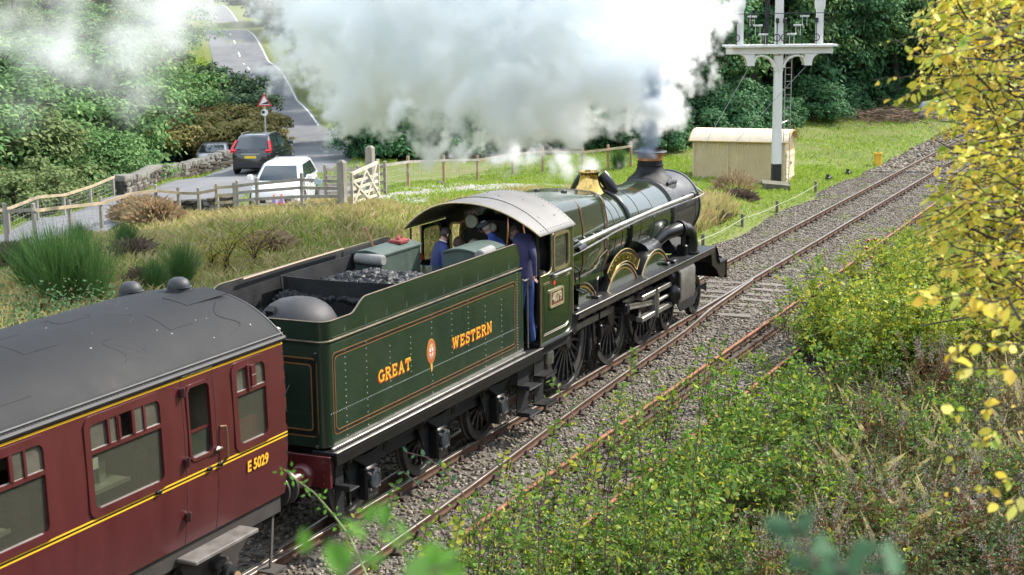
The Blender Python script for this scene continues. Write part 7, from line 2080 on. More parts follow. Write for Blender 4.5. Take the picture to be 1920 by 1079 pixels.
    b = MB(); rivet_row(b, (-20, s * 1.362, gz_ + .055), (-10.9, s * 1.362, gz_ + .055), .06, (0, s, .5), .009); b.build('rivets', CROOF, coach, kind='stuff')
    if s < 0:
        o = put('lettering', text_mesh('E 5029', .20, mat('coach numbers yellow', (.80, .42, .03), .45), .002, .006), coach); o.matrix_parent_inverse = Matrix.Translation(-Vector(coach.location)); o.matrix_world = Matrix.Translation((-11.58, -side_y(1.85) - .012, 1.835)) @ Matrix.Rotation(R(-2), 4, 'X') @ Matrix.Diagonal((.86, 1, 1, 1)) @ FACE_Y
        o.matrix_parent_inverse = Matrix.Identity(4); o.matrix_local = Matrix.Translation(-Vector(coach.location)) @ Matrix.Translation((-11.58, -side_y(1.85) - .012, 1.835)) @ Matrix.Rotation(R(3), 4, 'X') @ Matrix.Diagonal((.86, 1, 1, 1)) @ FACE_Y
        b = MB(); b.box(-14.68, -14.58, -1.352, -1.349, 2.62, 2.75); b.build('window_sticker', mat('white paper', (.72, .75, .74), .6), coach)
# roof
def roof_z(y, k=1.0):
    t = abs(y) / 1.365
    return gz_ + .05 + (.60 * (1 - t ** 2.6)) ** 1.0 * k
yr = np.linspace(-1.365, 1.365, 41)
b = MB(); secs = []
for x, k in [(-34, 1)] + [(x, 1) for x in np.linspace(-28, -12.0, 20)] + [(-11.7, .992), (-11.4, .975), (-11.15, .945), (-10.98, .91), (-10.87, .88)]:
    secs.append([(x, y, roof_z(y, k)) for y in yr] + [(x, y, roof_z(y, k) - .03) for y in yr[::-1]])
b.loft(secs); rf = b.build('roof', CROOF, coach, angle=45)
b = MB(); b.tube([(-10.865, y, roof_z(y, .88) - .01) for y in yr], .022, 6); b.build('roof_end_bead', MATS['roof edge dark grey'], rf)
for x in (-18.6,):
    b = MB(); b.loft([[(x - .03, y, roof_z(y) + .0005), (x + .03, y, roof_z(y) + .0005), (x + .03, y, roof_z(y) + .005), (x - .03, y, roof_z(y) + .005)] for y in yr]); b.build('roof_seam', CROOF, rf)
FELT = mat('patched roof canvas', (.012, .012, .013), .75, var=.2, bump=.2); FELT2 = mat('pale scuffs', (.05, .05, .05), .8)
g = random.Random(3)
for k in range(15):
    x, y = g.uniform(-18, -11.2), g.uniform(-1.25, .5); pts = [(x, y)]
    for j in range(g.randrange(2, 5)): x += g.uniform(-.35, .35); y += g.uniform(-.28, .28); pts.append((x, max(-1.33, min(1.2, y))))
    b = MB(); r_ = g.uniform(.002, .0045); b.tube([(x, y, roof_z(y) - .001) for x, y in spline(pts, .06)], r_, 5); b.build('canvas_crease', FELT if k % 4 else FELT2, rf)
for k in range(9):
    x, y = g.uniform(-17, -11.8), g.uniform(-1.15, .1); l, w_ = g.uniform(.3, .9), g.uniform(.15, .4)
    b = MB(); b.loft([[(x + u * l, y + v * w_, roof_z(y + v * w_) + .0035) for v in np.linspace(0, 1, 5)] + [(x + u * l, y + v * w_, roof_z(y + v * w_) - .004) for v in np.linspace(1, 0, 5)] for u in np.linspace(0, 1, 3)]); b.build('roof_patch', CROOF, rf)
BIRD = mat('white bird droppings', (.55, .55, .52), .8)
g = random.Random(12); b = MB()
for k in range(13):
    x, y = g.uniform(-14, -11), g.uniform(-1.25, .3); z = roof_z(y); r_ = g.uniform(.003, .011)
    b.add([(x + r_ * math.cos(a) * g.uniform(.6, 1.4), y + r_ * math.sin(a) * g.uniform(.6, 1.3), roof_z(y + r_ * math.sin(a)) + .0035) for a in np.linspace(0, 5.2, 6)], [(0, 1, 2, 3, 4, 5)])
b.build('droppings', BIRD, rf, smooth=False, kind='stuff')
for (x, y) in ((-11.30, -.06), (-11.45, .62), (-15.3, .55)):
    z = roof_z(y) - .01
    b = MB(); b.lathe([(.155, 0), (.155, .055), (.15, .09), (.12, .14), (.07, .17), (0, .178)], (x, y, z), 'z', 20); b.lathe([(.17, -.01), (.17, .012), (.15, .016)], (x, y, z), 'z', 20, caps=False); rv = b.build('roof_vent', mat('vent dark grey', (.028, .029, .033), .6, var=.2), coach)
    b = MB(); b.loft([[(x + .157 * math.cos(a), y + .157 * math.sin(a), z + .035), (x + .157 * math.cos(a), y + .157 * math.sin(a), z + .06), (x + .175 * math.cos(a), y + .175 * math.sin(a), z + .052)] for a in np.linspace(-2.6, .2, 10)]); b.build('vent_lip', BLK, rv)
# end wall, gangway, underframe
b = MB(); zs_ = np.linspace(1.2, gz_, 12); poly = [(side_y(z), z) for z in zs_] + [(y, roof_z(y, .88) - .03) for y in np.linspace(1.34, -1.34, 25)] + [(-side_y(z), z) for z in zs_[::-1]]
b.prism(poly, ex1 - .03, ex1 - .002, 'yz'); b.build('body_end', BLKM, coach, smooth=False)
b = MB(); b.bbox(ex1 - .002, ex1 + .20, -.52, .52, 1.25, 3.25, .02); b.build('gangway', BLKM, coach)
b = MB(); b.lathe([(.03, 0), (.05, .05), (.05, .12), (.02, .14)], (ex1 + .05, -1.25, 3.33), 'z', 8); b.build('lamp_bracket', STEEL, coach)
b = MB(); b.bbox(-34, -10.9, -1.2, 1.2, 1.02, 1.195, .01); b.bbox(-34, -10.9, -1.26, -1.20, .95, 1.19, .008); b.build('underframe', UNDER, coach)
b = MB(); b.box(-34, -10.9, -1.30, 1.30, 1.22, 1.26); b.build('floor', mat('lino floor', (.04, .035, .03), .8), coach)
b = MB(); b.box(-33.9, -10.92, .0, .03, 1.27, 3.3); b.build('inner_partition', mat('interior panel', (.22, .19, .13), .7, var=.2), coach)
b = MB(); b.box(-12.35, -10.95, -.95, -.92, 1.3, 3.3); b.box(-12.36, -12.33, -1.3, .9, 1.3, 3.3); b.build('vestibule_wall', MATS['interior panel'], coach)
b = MB(); b.box(-12.2, -11.0, -1.30, -1.26, 2.13, 2.45); b.build('reflection_panel', mat('reflected red panel', (.15, .03, .03), .6), coach)  # added slab behind the small pane, its red painted in as a window reflection
for s in (-1, 1):
    b = MB(); b.bbox(-13.2, -11.86, *sorted((s * 1.26, s * 1.56)), 1.02, 1.065, .012); b.build('footboard', mat('worn footboard', (.085, .07, .06), .7, var=.4, scale=5, col2=(.17, .155, .14)), coach)
    # bogie side frame with axle guard
    for bx0 in (-12.35, -15.15):
        pass
    fy = s * 1.10
    fr_ = [(-16.3, .95), (-16.2, 1.0), (-14.9, .98), (-14.6, .72), (-13.2, .72), (-13.0, .88), (-12.75, 1.0), (-11.3, 1.0), (-11.18, .96), (-11.18, .80), (-11.5, .76), (-11.72, .62), (-11.84, .30), (-11.98, .30), (-12.02, .62), (-12.28, .66), (-12.32, .30), (-12.46, .30), (-12.62, .55), (-13.2, .50), (-14.7, .50), (-15.05, .30), (-15.55, .30), (-15.7, .65), (-16.3, .75)]
    b = MB(); b.prism(fr_, fy, fy + s * .035); bg = b.build('bogie_frame', UNDER, coach)
    for xw in (-12.15, -15.30):
        b = MB(); b.bbox(xw - .16, xw + .16, *sorted((fy - s * .1, fy + s * .13)), .32, .62, .03); b.build('axlebox', UNDER, coach)
        b = MB(); b.lathe([(.155, 0), (.16, .03), (.15, .09), (.12, .10)], (0, 0, 0), 'y', 20); b.lathe([(.085, .10), (.085, .16), (.07, .175), (0, .175)], (0, 0, 0), 'y', 16); b.v = [(xw + x, fy + s * (.12 + y), .47 + z) for x, y, z in b.v]; b.build('axlebox_cover', BLKM, coach)
        b = MB(); b.lathe([(.084, .177), (.0, .18)], (0, 0, 0), 'y', 16, caps=False); b.v = [(xw + x, fy + s * (.12 + y), .47 + z) for x, y, z in b.v]; b.build('cover_cap', mat('rusty cap', (.26, .15, .08), .6, var=.3), coach)
        b = MB(); b.bbox(xw - .24, xw + .05, *sorted((fy, fy + s * .16)), .64, .72, .02); b.build('spring_seat', UNDER, coach)
        for k in range(5):
            b = MB(); l = .62 - .09 * k; b.loft([[(xw - .75 + u * l, fy + s * y_, .42 + .03 * k + .05 * (1 - u * u) + dz_) for y_, dz_ in ((.02, 0), (.11, 0), (.11, .026), (.02, .026))] for u in np.linspace(-1, 1, 6)]); b.build('spring_leaf', UNDER, coach)
        for w_y in (.8,): wheel(coach, xw, .457, .457, .80, s, 6, 'coach_wheel')
    b = MB(); b.lathe([(.09, -.4), (.09, .4), (.05, .42), (0, .42)], (-13.35, fy + s * .02, .35), 'x', 12); b.cyl((-14.2, fy, .35), (-12.9, fy, .35), .03, n=8); b.build('brake_cylinder', UNDER, coach)
    b = MB(); b.prism([(-13.05, .90), (-12.75, .98), (-12.60, .74), (-12.72, .58), (-12.90, .55)], fy + s * .04, fy + s * .10); b.build('scroll_iron', UNDER, coach)
    b = MB(); b.bar((-11.0, s * 1.2, 1.05), (-11.15, s * 1.22, .22), .02, .06); b.prism([(-11.32, .20), (-11.0, .20), (-11.0, .225), (-11.32, .225)], s * 1.12, s * 1.38); b.build('end_step', mat('worn step', (.06, .052, .045), .8), coach)
    b = MB(); b.lathe([(.17, 0), (.14, .1), (.12, .3)], (-10.9, s * .88, 1.06), 'x', 18, caps=False); b.build('buffer_housing', BLKM, coach)
    b = MB(); b.lathe([(.08, .2), (.08, .42), (.24, .425), (.24, .46), (0, .47)], (-10.9, s * .88, 1.06), 'x', 20); b.build('buffer_head', OILY, coach)
for xw in (-12.15, -15.3):
    b = MB(); b.cyl((xw, -1.1, .457), (xw, 1.1, .457), .08, n=10); b.build('axle', OILY, coach)
b = MB(); b.cyl((-10.9, 0, 1.0), (-9.75, 0, 1.0), .06, n=8); b.tube([(-10.9, .3, 1.0), (-10.4, .32, .6), (-9.75, .3, .95)], .035, 8); b.build('coupling', BLKM, coach)
for xs in (-13.62, -15.05, -15.60, -17.0):
    b = MB(); b.bbox(xs - .10, xs + .10, -1.22, -.30, 1.30, 2.52, .05); b.bbox(xs - .13, xs + .13, -1.20, -.32, 2.30, 2.60, .05); b.build('seat_back', mat('dark tartan seat cloth', (.05, .035, .03), .9, var=.5, scale=12, col2=(.10, .06, .045)), coach)
# tables with leaflets behind the big windows
TAB = mat('pale green laminate', (.34, .36, .29), .35, var=.06)
BOOK = [mat('leaflet cover %d' % k, c, .5, var=.35, scale=18, col2=c2) for k, (c, c2) in enumerate((((.12, .20, .26), (.30, .25, .18)), ((.10, .18, .20), (.32, .16, .08))))]
for k, (xm, lbl) in enumerate(((-14.32, 'window next to the door'), (-16.25, 'window at the left edge'))):
    b = MB(); b.bbox(xm - .33, xm + .30, -1.31, -.62, 2.315, 2.35, .01); t_ = thing('coach_table', 'pale table behind the %s of the maroon coach' % lbl, 'table', (xm, -1.0, 1.27), 'tables inside the coach'); b.build('table_top', TAB, t_)
    b = MB(); b.box(xm - .335, xm + .305, -.62, -.60, 2.31, 2.355); b.box(xm - .33, xm + .30, -1.325, -1.311, 2.31, 2.357); b.build('edge_strip', CALU, t_)
    b = MB(); b.cyl((xm, -.9, 1.27), (xm, -.9, 2.315), .035, n=8); b.build('leg', OILY, t_)
    c = Vector((xm + .02, -1.12, 2.351)); b = MB(); tri_ = [(-.055, -.04), (.055, -.04), (0, .06)]
    b.loft([[(c.x + x, c.y + y, c.z + z) for x, y in tri_] for z in (0, .23)]); tag(b.build('leaflet_stand', BOOK[k], smooth=False), 'triangular printed leaflet stand on the coach table behind the %s' % lbl, 'leaflet stand', 'leaflet stands')
# ================================================================== people
SKIN = mat('skin', (.42, .23, .17), .55, var=.06)
NAVY = mat('navy overalls', (.026, .040, .135), .85, var=.2, scale=7, bump=.5, bscale=9)
BLUEJ = mat('blue work jacket', (.035, .075, .28), .85, var=.2, scale=7, bump=.5, bscale=9)
DARKN = mat('dark navy coat', (.024, .022, .065), .9, var=.2, scale=7, bump=.5, bscale=9)
JEANS = mat('bright blue trousers', (.022, .048, .17), .85, var=.25, scale=8, bump=.4, bscale=9)
HAIRD = mat('dark brown hair', (.022, .014, .010), .6, var=.3, scale=30); HAIRG = mat('grey hair', (.30, .28, .26), .7, var=.3, scale=30); HAIRB = mat('mousy hair', (.10, .07, .05), .7, var=.3, scale=30)
CAPM = mat('dark tweed cap', (.035, .040, .045), .9, var=.35, scale=30)
SHOE = mat('black boots', (.012, .012, .012), .5); COLLAR = mat('white collar', (.6, .6, .6), .8)


def person(label, J, top, legs, face, hair, cap=None, collar=None):
    """J: joint name -> world point. One skinned body; material by body region; fingers grown from the palm"""
    t = thing('person', label, 'person', (J['pelvis'].x, J['pelvis'].y, min(J['ankleL'].z, J['ankleR'].z)))
    E = [('pelvis', 'spine'), ('spine', 'chest'), ('chest', 'neckb'), ('neckb', 'neck'), ('neck', 'head'), ('head', 'crown')]
    rad = dict(pelvis=.165, spine=.16, chest=.18, neckb=.085, neck=.058, head=.098, crown=.075)
    for s in 'LR':
        E += [('chest', 'sh' + s), ('sh' + s, 'elbow' + s), ('elbow' + s, 'wrist' + s), ('wrist' + s, 'palm' + s), ('pelvis', 'hip' + s), ('hip' + s, 'knee' + s), ('knee' + s, 'ankle' + s), ('ankle' + s, 'toe' + s)]
        rad.update({'sh' + s: .095, 'elbow' + s: .062, 'wrist' + s: .042, 'palm' + s: .040, 'hip' + s: .115, 'knee' + s: .080, 'ankle' + s: .060, 'toe' + s: .05})
    names = list(rad); me = bpy.data.meshes.new('skeleton')
    me.from_pydata([J[n] for n in names], [(names.index(a), names.index(c)) for a, c in E], [])
    o = bpy.data.objects.new('skeleton', me); COL.objects.link(o)
    sm = o.modifiers.new('skin', 'SKIN'); sm.use_smooth_shade = True
    sv = me.skin_vertices[0].data
    for i, n in enumerate(names): sv[i].radius = (rad[n], rad[n] * (.80 if n in ('chest', 'spine', 'pelvis') else 1)); sv[i].use_root = (n == 'pelvis')
    ss = o.modifiers.new('sub', 'SUBSURF'); ss.levels = 2; ss.render_levels = 2
    dg = bpy.context.evaluated_depsgraph_get(); body = bpy.data.meshes.new_from_object(o.evaluated_get(dg), depsgraph=dg)
    bpy.data.objects.remove(o)
    b = MB()
    b.v = [tuple(v.co) for v in body.vertices]; b.f = [tuple(p.vertices) for p in body.polygons]; b.m = [0] * len(b.f)
    reg = {'head': 1, 'crown': 1, 'neck': 1, 'palmL': 1, 'palmR': 1, 'kneeL': 2, 'kneeR': 2, 'hipL': 2, 'hipR': 2, 'ankleL': 2, 'ankleR': 2, 'pelvis': 0, 'toeL': 3, 'toeR': 3}
    pts = np.array([J[n] for n in names])
    for i, f in enumerate(b.f):
        c = np.mean([b.v[k] for k in f], axis=0); b.m[i] = reg.get(names[int(np.argmin(np.linalg.norm(pts - c, axis=1) - np.array([rad[n] * .6 for n in names])))], 0)
    # fingers and thumbs
    for s in 'LR':
        pm = J['palm' + s]; d = (pm - J['wrist' + s]).normalized(); side = d.cross(Vector((.2, .9, .1))).normalized(); nn = d.cross(side)
        for k, (off, l) in enumerate(((-.028, .062), (-.010, .078), (.010, .074), (.028, .058))):
            p0 = pm + side * off + d * .012; b.tube([p0, p0 + d * l * .5 + nn * .006, p0 + d * l * .85 + nn * .026, p0 + d * l + nn * .040], [.0105, .010, .0088, .006], 6, m=1)
        p0 = pm - side * .034 - d * .03; b.tube([p0, p0 - side * .026 + d * .03 + nn * .012, p0 - side * .022 + d * .062 + nn * .024], [.013, .011, .008], 6, m=1)
    # face: nose, brow, ears, mouth, eyes
    hd = J['head']; fw = (face - up * face.dot(up) * .0).normalized(); rt = fw.cross(up).normalized(); uu = rt.cross(fw)
    def hp(a, c, e): return hd + rt * a + fw * c + uu * e
    b.loft([[hp(-.010, .088, .03), hp(.010, .088, .03), hp(.008, .098, .03)], [hp(-.017, .090, -.018), hp(.017, .090, -.018), hp(0, .128, -.016)], [hp(-.012, .088, -.028), hp(.012, .088, -.028), hp(0, .105, -.030)]], m=1)
    for q in (-1, 1):
        b.tube([hp(q * .094, -.01, .03), hp(q * .106, -.022, .012), hp(q * .096, -.005, -.030)], [.012, .016, .009], 6, m=1)
    bo = b.build('body', [top, SKIN, legs, SHOE], t, angle=60)
    b = MB()
    for q in (-1, 1): b.dome(hp(q * .034, .090, .022), .011, fw, 8)
    b.obox(hp(0, .092, -.052), rt * .024, fw * .004, uu * .004); b.build('face_features', mat('dark eyes', (.03, .02, .02), .4), t)
    # hair: shell over the back and top of the head
    b = MB(); secs = []
    for e in np.linspace(-.9, 1.45, 10):
        rr = .113 * math.cos(min(1.5, abs(e))) if e > 0 else .113 * math.cos(e * .75); zz = .113 * math.sin(e) * (1.12 if e > 0 else .8) + .022
        secs.append([hp(rr * math.sin(a) * .95, -rr * math.cos(a) - .004, zz) for a in np.linspace(-1.95 - .5 * max(0, e), 1.95 + .5 * max(0, e), 13)])
    b.loft(secs, closed=False, caps=False); b.build('hair', hair, t, angle=70)
    if cap:
        b = MB(); secs = []
        for r_, z_ in ((.112, .045), (.128, .075), (.118, .105), (.075, .128), (.01, .133)): secs.append([hp(r_ * math.sin(a), r_ * 1.12 * math.cos(a) + .006, z_ - .012 * math.cos(a + math.pi)) for a in np.linspace(0, 2 * math.pi, 18, endpoint=False)])
        b.loft(secs); secs = [[hp(x, .10 + dy * (1 - (x / .10) ** 2), .050 - .25 * dy) for x in np.linspace(-.09, .09, 9)] for dy in (0, .045, .08)]; b.loft(secs, closed=False, caps=False); b.build('flat_cap', cap, t, angle=60)
    if collar:
        b = MB(); n_ = (J['neck'] - J['neckb']).normalized(); a_ = n_.cross(rt).normalized(); c_ = n_.cross(a_)
        b.tube([J['neckb'].lerp(J['neck'], .6) + (a_ * math.cos(x) + c_ * math.sin(x)) * .074 for x in np.linspace(0, 6.28, 14)], .014, 6); b.build('collar', collar, t)
    return t


def standing(head, chest, pelvis, facing, armL, armR, foot_z, spread=.11):
    """joints from a few survey points; facing = horizontal direction the trunk faces"""
    f = Vector(facing).normalized(); lf = up.cross(f)
    J = dict(head=head, crown=head + (head - chest).normalized() * .09 + up * .03, chest=chest, pelvis=pelvis, spine=chest.lerp(pelvis, .5))
    J['neckb'] = chest.lerp(head, .52); J['neck'] = chest.lerp(head, .74)
    for s, q, arm in (('L', 1, armL), ('R', -1, armR)):
        J['sh' + s] = chest + lf * q * .175 + (head - chest).normalized() * .085
        J['elbow' + s], J['wrist' + s] = arm
        J['palm' + s] = J['wrist' + s] + (J['wrist' + s] - J['elbow' + s]).normalized() * .075
        J['hip' + s] = pelvis + lf * q * .095 - up * .06
        J['ankle' + s] = Vector((pelvis.x, pelvis.y, foot_z + .09)) + lf * q * spread + f * (.06 if q > 0 else -.08)
        J['knee' + s] = J['hip' + s].lerp(J['ankle' + s], .52) + f * .05
        J['toe' + s] = J['ankle' + s] + f * .17 - up * .045
    return J


FZ = 1.56
A1 = at(835, 441, 28.3); c1 = at(823, 474, 28.3); p1 = at(820, 522, 28.3)
person('young man in dark blue overalls with short dark hair bending over in the cab', standing(A1, c1, p1, (.8, -.6, 0), (at(852, 494, 28.5), at(872, 505, 28.7)), (at(834, 500, 27.9), at(862, 508, 27.9)), FZ), NAVY, NAVY, Vector((.75, -.45, -.45)), HAIRD, collar=COLLAR)
A2 = at(911, 428, 28.2); c2_ = at(930, 458, 28.2); p2 = at(944, 510, 28.1)
person('older man in a flat cap and bright blue jacket stooping inside the cab', standing(A2, c2_, p2, (-.15, .99, 0), (at(905, 480, 28.5), at(898, 512, 28.6)), (at(960, 485, 27.9), at(952, 520, 27.9)), FZ), BLUEJ, NAVY, Vector((-.35, .75, -.5)), HAIRG, cap=CAPM)
A3 = at(966, 437, 28.5); c3 = at(982, 452, 27.75); p3 = at(985, 525, 27.6)
person('man in a dark navy coat and blue trousers leaning at the cab entrance', standing(A3, c3, p3, (.35, .94, 0), (at(970, 490, 28.1), at(966, 520, 28.1)), (at(1001, 480, 27.5), at(1003, 514, 27.5)), 1.52), DARKN, JEANS, Vector((.4, .8, -.2)), HAIRB)
A4 = at(860, 458, 28.9); c4 = at(857, 492, 28.8); p4 = at(858, 540, 28.8)
person('person with mousy hair seen from behind, crouching between the toolboxes', standing(A4, c4, p4, (.9, .4, 0), (at(847, 510, 28.9), at(850, 535, 29)), (at(870, 512, 28.6), at(870, 535, 28.7)), FZ), NAVY, NAVY, Vector((.9, .4, -.1)), HAIRB)
# ================================================================== steam and smoke: fog volumes grown from noise-broken puffs
def steam(name, puffs, box, res, dens, col, noise, amp, warp, thr, aniso=.2, soft=.35, label=None):
    me = bpy.data.meshes.new(name); o = bpy.data.objects.new(name, me); COL.objects.link(o); o['kind'] = 'stuff'
    m = bpy.data.materials.new(name); m.use_nodes = True; t = m.node_tree; t.nodes.remove(t.nodes['Principled BSDF'])
    pv = t.nodes.new('ShaderNodeVolumePrincipled'); pv.inputs['Color'].default_value = (*col, 1); pv.inputs['Density'].default_value = dens; pv.inputs['Anisotropy'].default_value = aniso
    t.links.new(pv.outputs[0], t.nodes['Material Output'].inputs['Volume'])
    ng = bpy.data.node_groups.new(name, 'GeometryNodeTree'); ng.interface.new_socket('Geometry', in_out='OUTPUT', socket_type='NodeSocketGeometry')
    N, L = ng.nodes, ng.links
    pos = N.new('GeometryNodeInputPosition').outputs[0]
    def mth(op, a, b_=None, c=None):
        n = N.new('ShaderNodeMath'); n.operation = op
        for i, q in enumerate((a, b_, c)):
            if q is None: continue
            if isinstance(q, (int, float)): n.inputs[i].default_value = q
            else: L.new(q, n.inputs[i])
        return n.outputs[0]
    def vec(op, a, b_):
        n = N.new('ShaderNodeVectorMath'); n.operation = op
        for i, q in enumerate((a, b_)):
            if isinstance(q, (tuple, list, Vector)): n.inputs[i].default_value = q
            else: L.new(q, n.inputs[i])
        return n
    n1 = N.new('ShaderNodeTexNoise'); n1.inputs['Scale'].default_value = noise * .45; n1.inputs['Detail'].default_value = 3; L.new(pos, n1.inputs['Vector'])
    off = vec('SUBTRACT', n1.outputs['Color'], (.5, .5, .5)).outputs[0]
    sc = N.new('ShaderNodeVectorMath'); sc.operation = 'SCALE'; L.new(off, sc.inputs[0]); sc.inputs['Scale'].default_value = warp
    pw = vec('ADD', pos, sc.outputs[0]).outputs[0]
    best = None
    for c, r, wgt in puffs:
        d = vec('DISTANCE', pw, tuple(c)).outputs['Value']
        f = mth('MULTIPLY', mth('SUBTRACT', 1.0, mth('DIVIDE', d, r)), wgt)
        best = f if best is None else mth('SMOOTH_MAX', best, f, .15)
    n2 = N.new('ShaderNodeTexNoise'); n2.inputs['Scale'].default_value = noise; n2.inputs['Detail'].default_value = 7; n2.inputs['Roughness'].default_value = .68; L.new(pw, n2.inputs['Vector'])
    v = mth('ADD', best, mth('MULTIPLY', mth('SUBTRACT', n2.outputs['Fac'], .5), amp))
    mr = N.new('ShaderNodeMapRange'); mr.interpolation_type = 'SMOOTHSTEP'; L.new(v, mr.inputs['Value']); mr.inputs['From Min'].default_value = thr; mr.inputs['From Max'].default_value = thr + soft
    n3 = N.new('ShaderNodeTexNoise'); n3.inputs['Scale'].default_value = noise * .7; n3.inputs['Detail'].default_value = 5; n3.inputs['Roughness'].default_value = .6; L.new(pw, n3.inputs['Vector'])
    lm = N.new('ShaderNodeMapRange'); L.new(n3.outputs['Fac'], lm.inputs['Value']); lm.inputs['From Min'].default_value = .40; lm.inputs['From Max'].default_value = .62; lm.inputs['To Min'].default_value = .05; lm.inputs['To Max'].default_value = 2.6
    dn = mth('MULTIPLY', mth('POWER', mr.outputs['Result'], 1.6), lm.outputs['Result'])
    vc = N.new('GeometryNodeVolumeCube'); L.new(dn, vc.inputs['Density'])
    vc.inputs['Min'].default_value = box[0]; vc.inputs['Max'].default_value = box[1]
    for k, q in zip(('Resolution X', 'Resolution Y', 'Resolution Z'), res): vc.inputs[k].default_value = q
    sm = N.new('GeometryNodeSetMaterial'); L.new(vc.outputs[0], sm.inputs[0]); sm.inputs['Material'].default_value = m
    go = N.new('NodeGroupOutput'); L.new(sm.outputs[0], go.inputs[0])
    md = o.modifiers.new('fog', 'NODES'); md.node_group = ng
    me.materials.append(m)
    return o


def A(px, py, d): return tuple(at(px, py, d))


main = [(A(1200, 165, 37.2), 1.1, 1.1), (A(1178, 190, 37.5), .65, 1.0), (A(1215, 95, 37.8), 1.5, 1.2), (A(1235, 20, 38.2), 1.7, 1.2), (A(1130, 110, 38.6), 2.0, 1.3), (A(1150, 10, 39), 2.4, 1.3), (A(1050, 125, 39.5), 2.0, 1.2), (A(1030, 50, 40), 2.8, 1.4), (A(950, 165, 40), 1.5, 1.0), (A(930, 90, 41), 3.0, 1.4), (A(850, 105, 41.5), 2.3, 1.2), (A(820, 40, 42), 3.2, 1.4),
        (A(740, 80, 43), 2.3, 1.0), (A(700, 10, 43.5), 3.2, 1.3), (A(655, 60, 44), 1.9, .85), (A(600, 0, 45), 1.9, .8), (A(935, 240, 39.5), .7, .55), (A(720, 165, 43), 1.3, .5), (A(900, -60, 43), 4.5, 1.4), (A(1120, -60, 40), 3.4, 1.4), (A(680, -60, 45), 3.2, 1.1)]
pts = np.array([p for p, r, w_ in main]); rs_ = np.array([r for p, r, w_ in main])
bmin, bmax = (pts - rs_[:, None] * 1.15).min(0) - .3, (pts + rs_[:, None] * 1.15).max(0) + .3
print('steam box', bmin, bmax)
steam('steam_plume', main, (tuple(bmin), tuple(bmax)), [int(q / .08) for q in (bmax - bmin)], 2.3, (.990, .996, 1.0), .75, 4.4, 1.9, .20, aniso=0.25, soft=.3)
drift = [(A(500, -10, 50), 2.2, .45), (A(390, 10, 52), 2.2, .42), (A(310, 10, 54), 2.8, .5), (A(250, 60, 54), 2.2, .45), (A(120, 20, 56), 3.2, .5), (A(60, 50, 57), 2.6, .45), (A(20, 10, 58), 3.0, .45), (A(110, 95, 56), 2.6, .45), (A(230, 140, 56), 2.4, .42), (A(60, 180, 56), 2.0, .36), (A(170, 165, 54), 1.1, .4), (A(350, 40, 53), 1.6, .42), (A(590, 110, 47), 1.6, .38)]
pts = np.array([p for p, r, w_ in drift]); rs_ = np.array([r for p, r, w_ in drift]); bmin, bmax = (pts - rs_[:, None] * 1.1).min(0), (pts + rs_[:, None] * 1.1).max(0)
steam('drifting_steam', drift, (tuple(bmin), tuple(bmax)), [int(q / .18) for q in (bmax - bmin)], 3.6e-1, (.98, .985, .99), .42, 1.3, 1.4, .05, soft=.6)
chim = [(A(1219, 283, 36.5), .34, 1.2), (A(1219, 262, 36.5), .36, 1.2), (A(1218, 240, 36.6), .46, 1.2), (A(1216, 215, 36.7), .56, 1.1), (A(1224, 190, 36.8), .66, 1.0), (A(1230, 160, 36.9), .7, .8)]
pts = np.array([p for p, r, w_ in chim]); bmin, bmax = pts.min(0) - .7, pts.max(0) + .7
bmin[2] = 4.02
steam('chimney_smoke', chim, (tuple(bmin), tuple(bmax)), [int(q / .045) for q in (bmax - bmin)], 2.3, (.36, .43, .52), 1.9, 2.0, .8, .10, soft=.6)
valve = [(A(1098, 318, 33.6), .30, 1.0), (A(1080, 308, 33.9), .42, .9), (A(1060, 305, 34.3), .42, .85), (A(1035, 312, 34.4), .36, .6), (A(1000, 292, 34.8), .42, .5), (A(975, 285, 35), .5, .48), (A(940, 300, 35.2), .5, .4), (A(990, 270, 35.2), .3, .4)]
pts = np.array([p for p, r, w_ in valve]); bmin, bmax = pts.min(0) - .6, pts.max(0) + .6
steam('valve_steam', valve, (tuple(bmin), tuple(bmax)), [int(q / .05) for q in (bmax - bmin)], 2.1, (.985, .985, .99), 1.9, 2.6, .8, .04, soft=.6)
# ================================================================== near bank: shrubs, undergrowth, yellow tree, close sprigs
ROSE = leafmat('rose leaves green', [(0.086, 0.189, 0.02), (0.127, 0.248, 0.025), (0.172, 0.313, 0.03), (0.069, 0.151, 0.03), (0.276, 0.367, 0.035), (0.414, 0.4, 0.04), (0.098, 0.2, 0.04), (0.149, 0.27, 0.05), (0.052, 0.113, 0.022), (0.23, 0.324, 0.09)], .5, .4, .22)
ROSEY = leafmat('rose leaves yellowing', [(.17, .28, .03), (.46, .45, .045), (.27, .36, .035), (.56, .51, .05), (.12, .22, .03), (.36, .40, .04), (.15, .27, .03), (.20, .31, .04), (.50, .40, .04)], .5, .4, .2)
UNDERG = leafmat('undergrowth leaves', [(.045, .10, .025), (.07, .14, .035), (.10, .17, .045), (.15, .08, .03), (.055, .07, .025), (.20, .13, .045), (.085, .16, .05), (.14, .20, .08), (.04, .08, .03)], .55, .35, .2)
YEL = leafmat('yellow autumn leaves', [(0.683, 0.472, 0.051), (0.878, 0.708, 0.119), (0.634, 0.59, 0.076), (0.342, 0.448, 0.051), (0.732, 0.496, 0.076), (0.22, 0.354, 0.043), (0.9, 0.802, 0.221), (0.464, 0.543, 0.06), (0.805, 0.661, 0.102), (0.537, 0.354, 0.06)], 0.55, .4, .12)
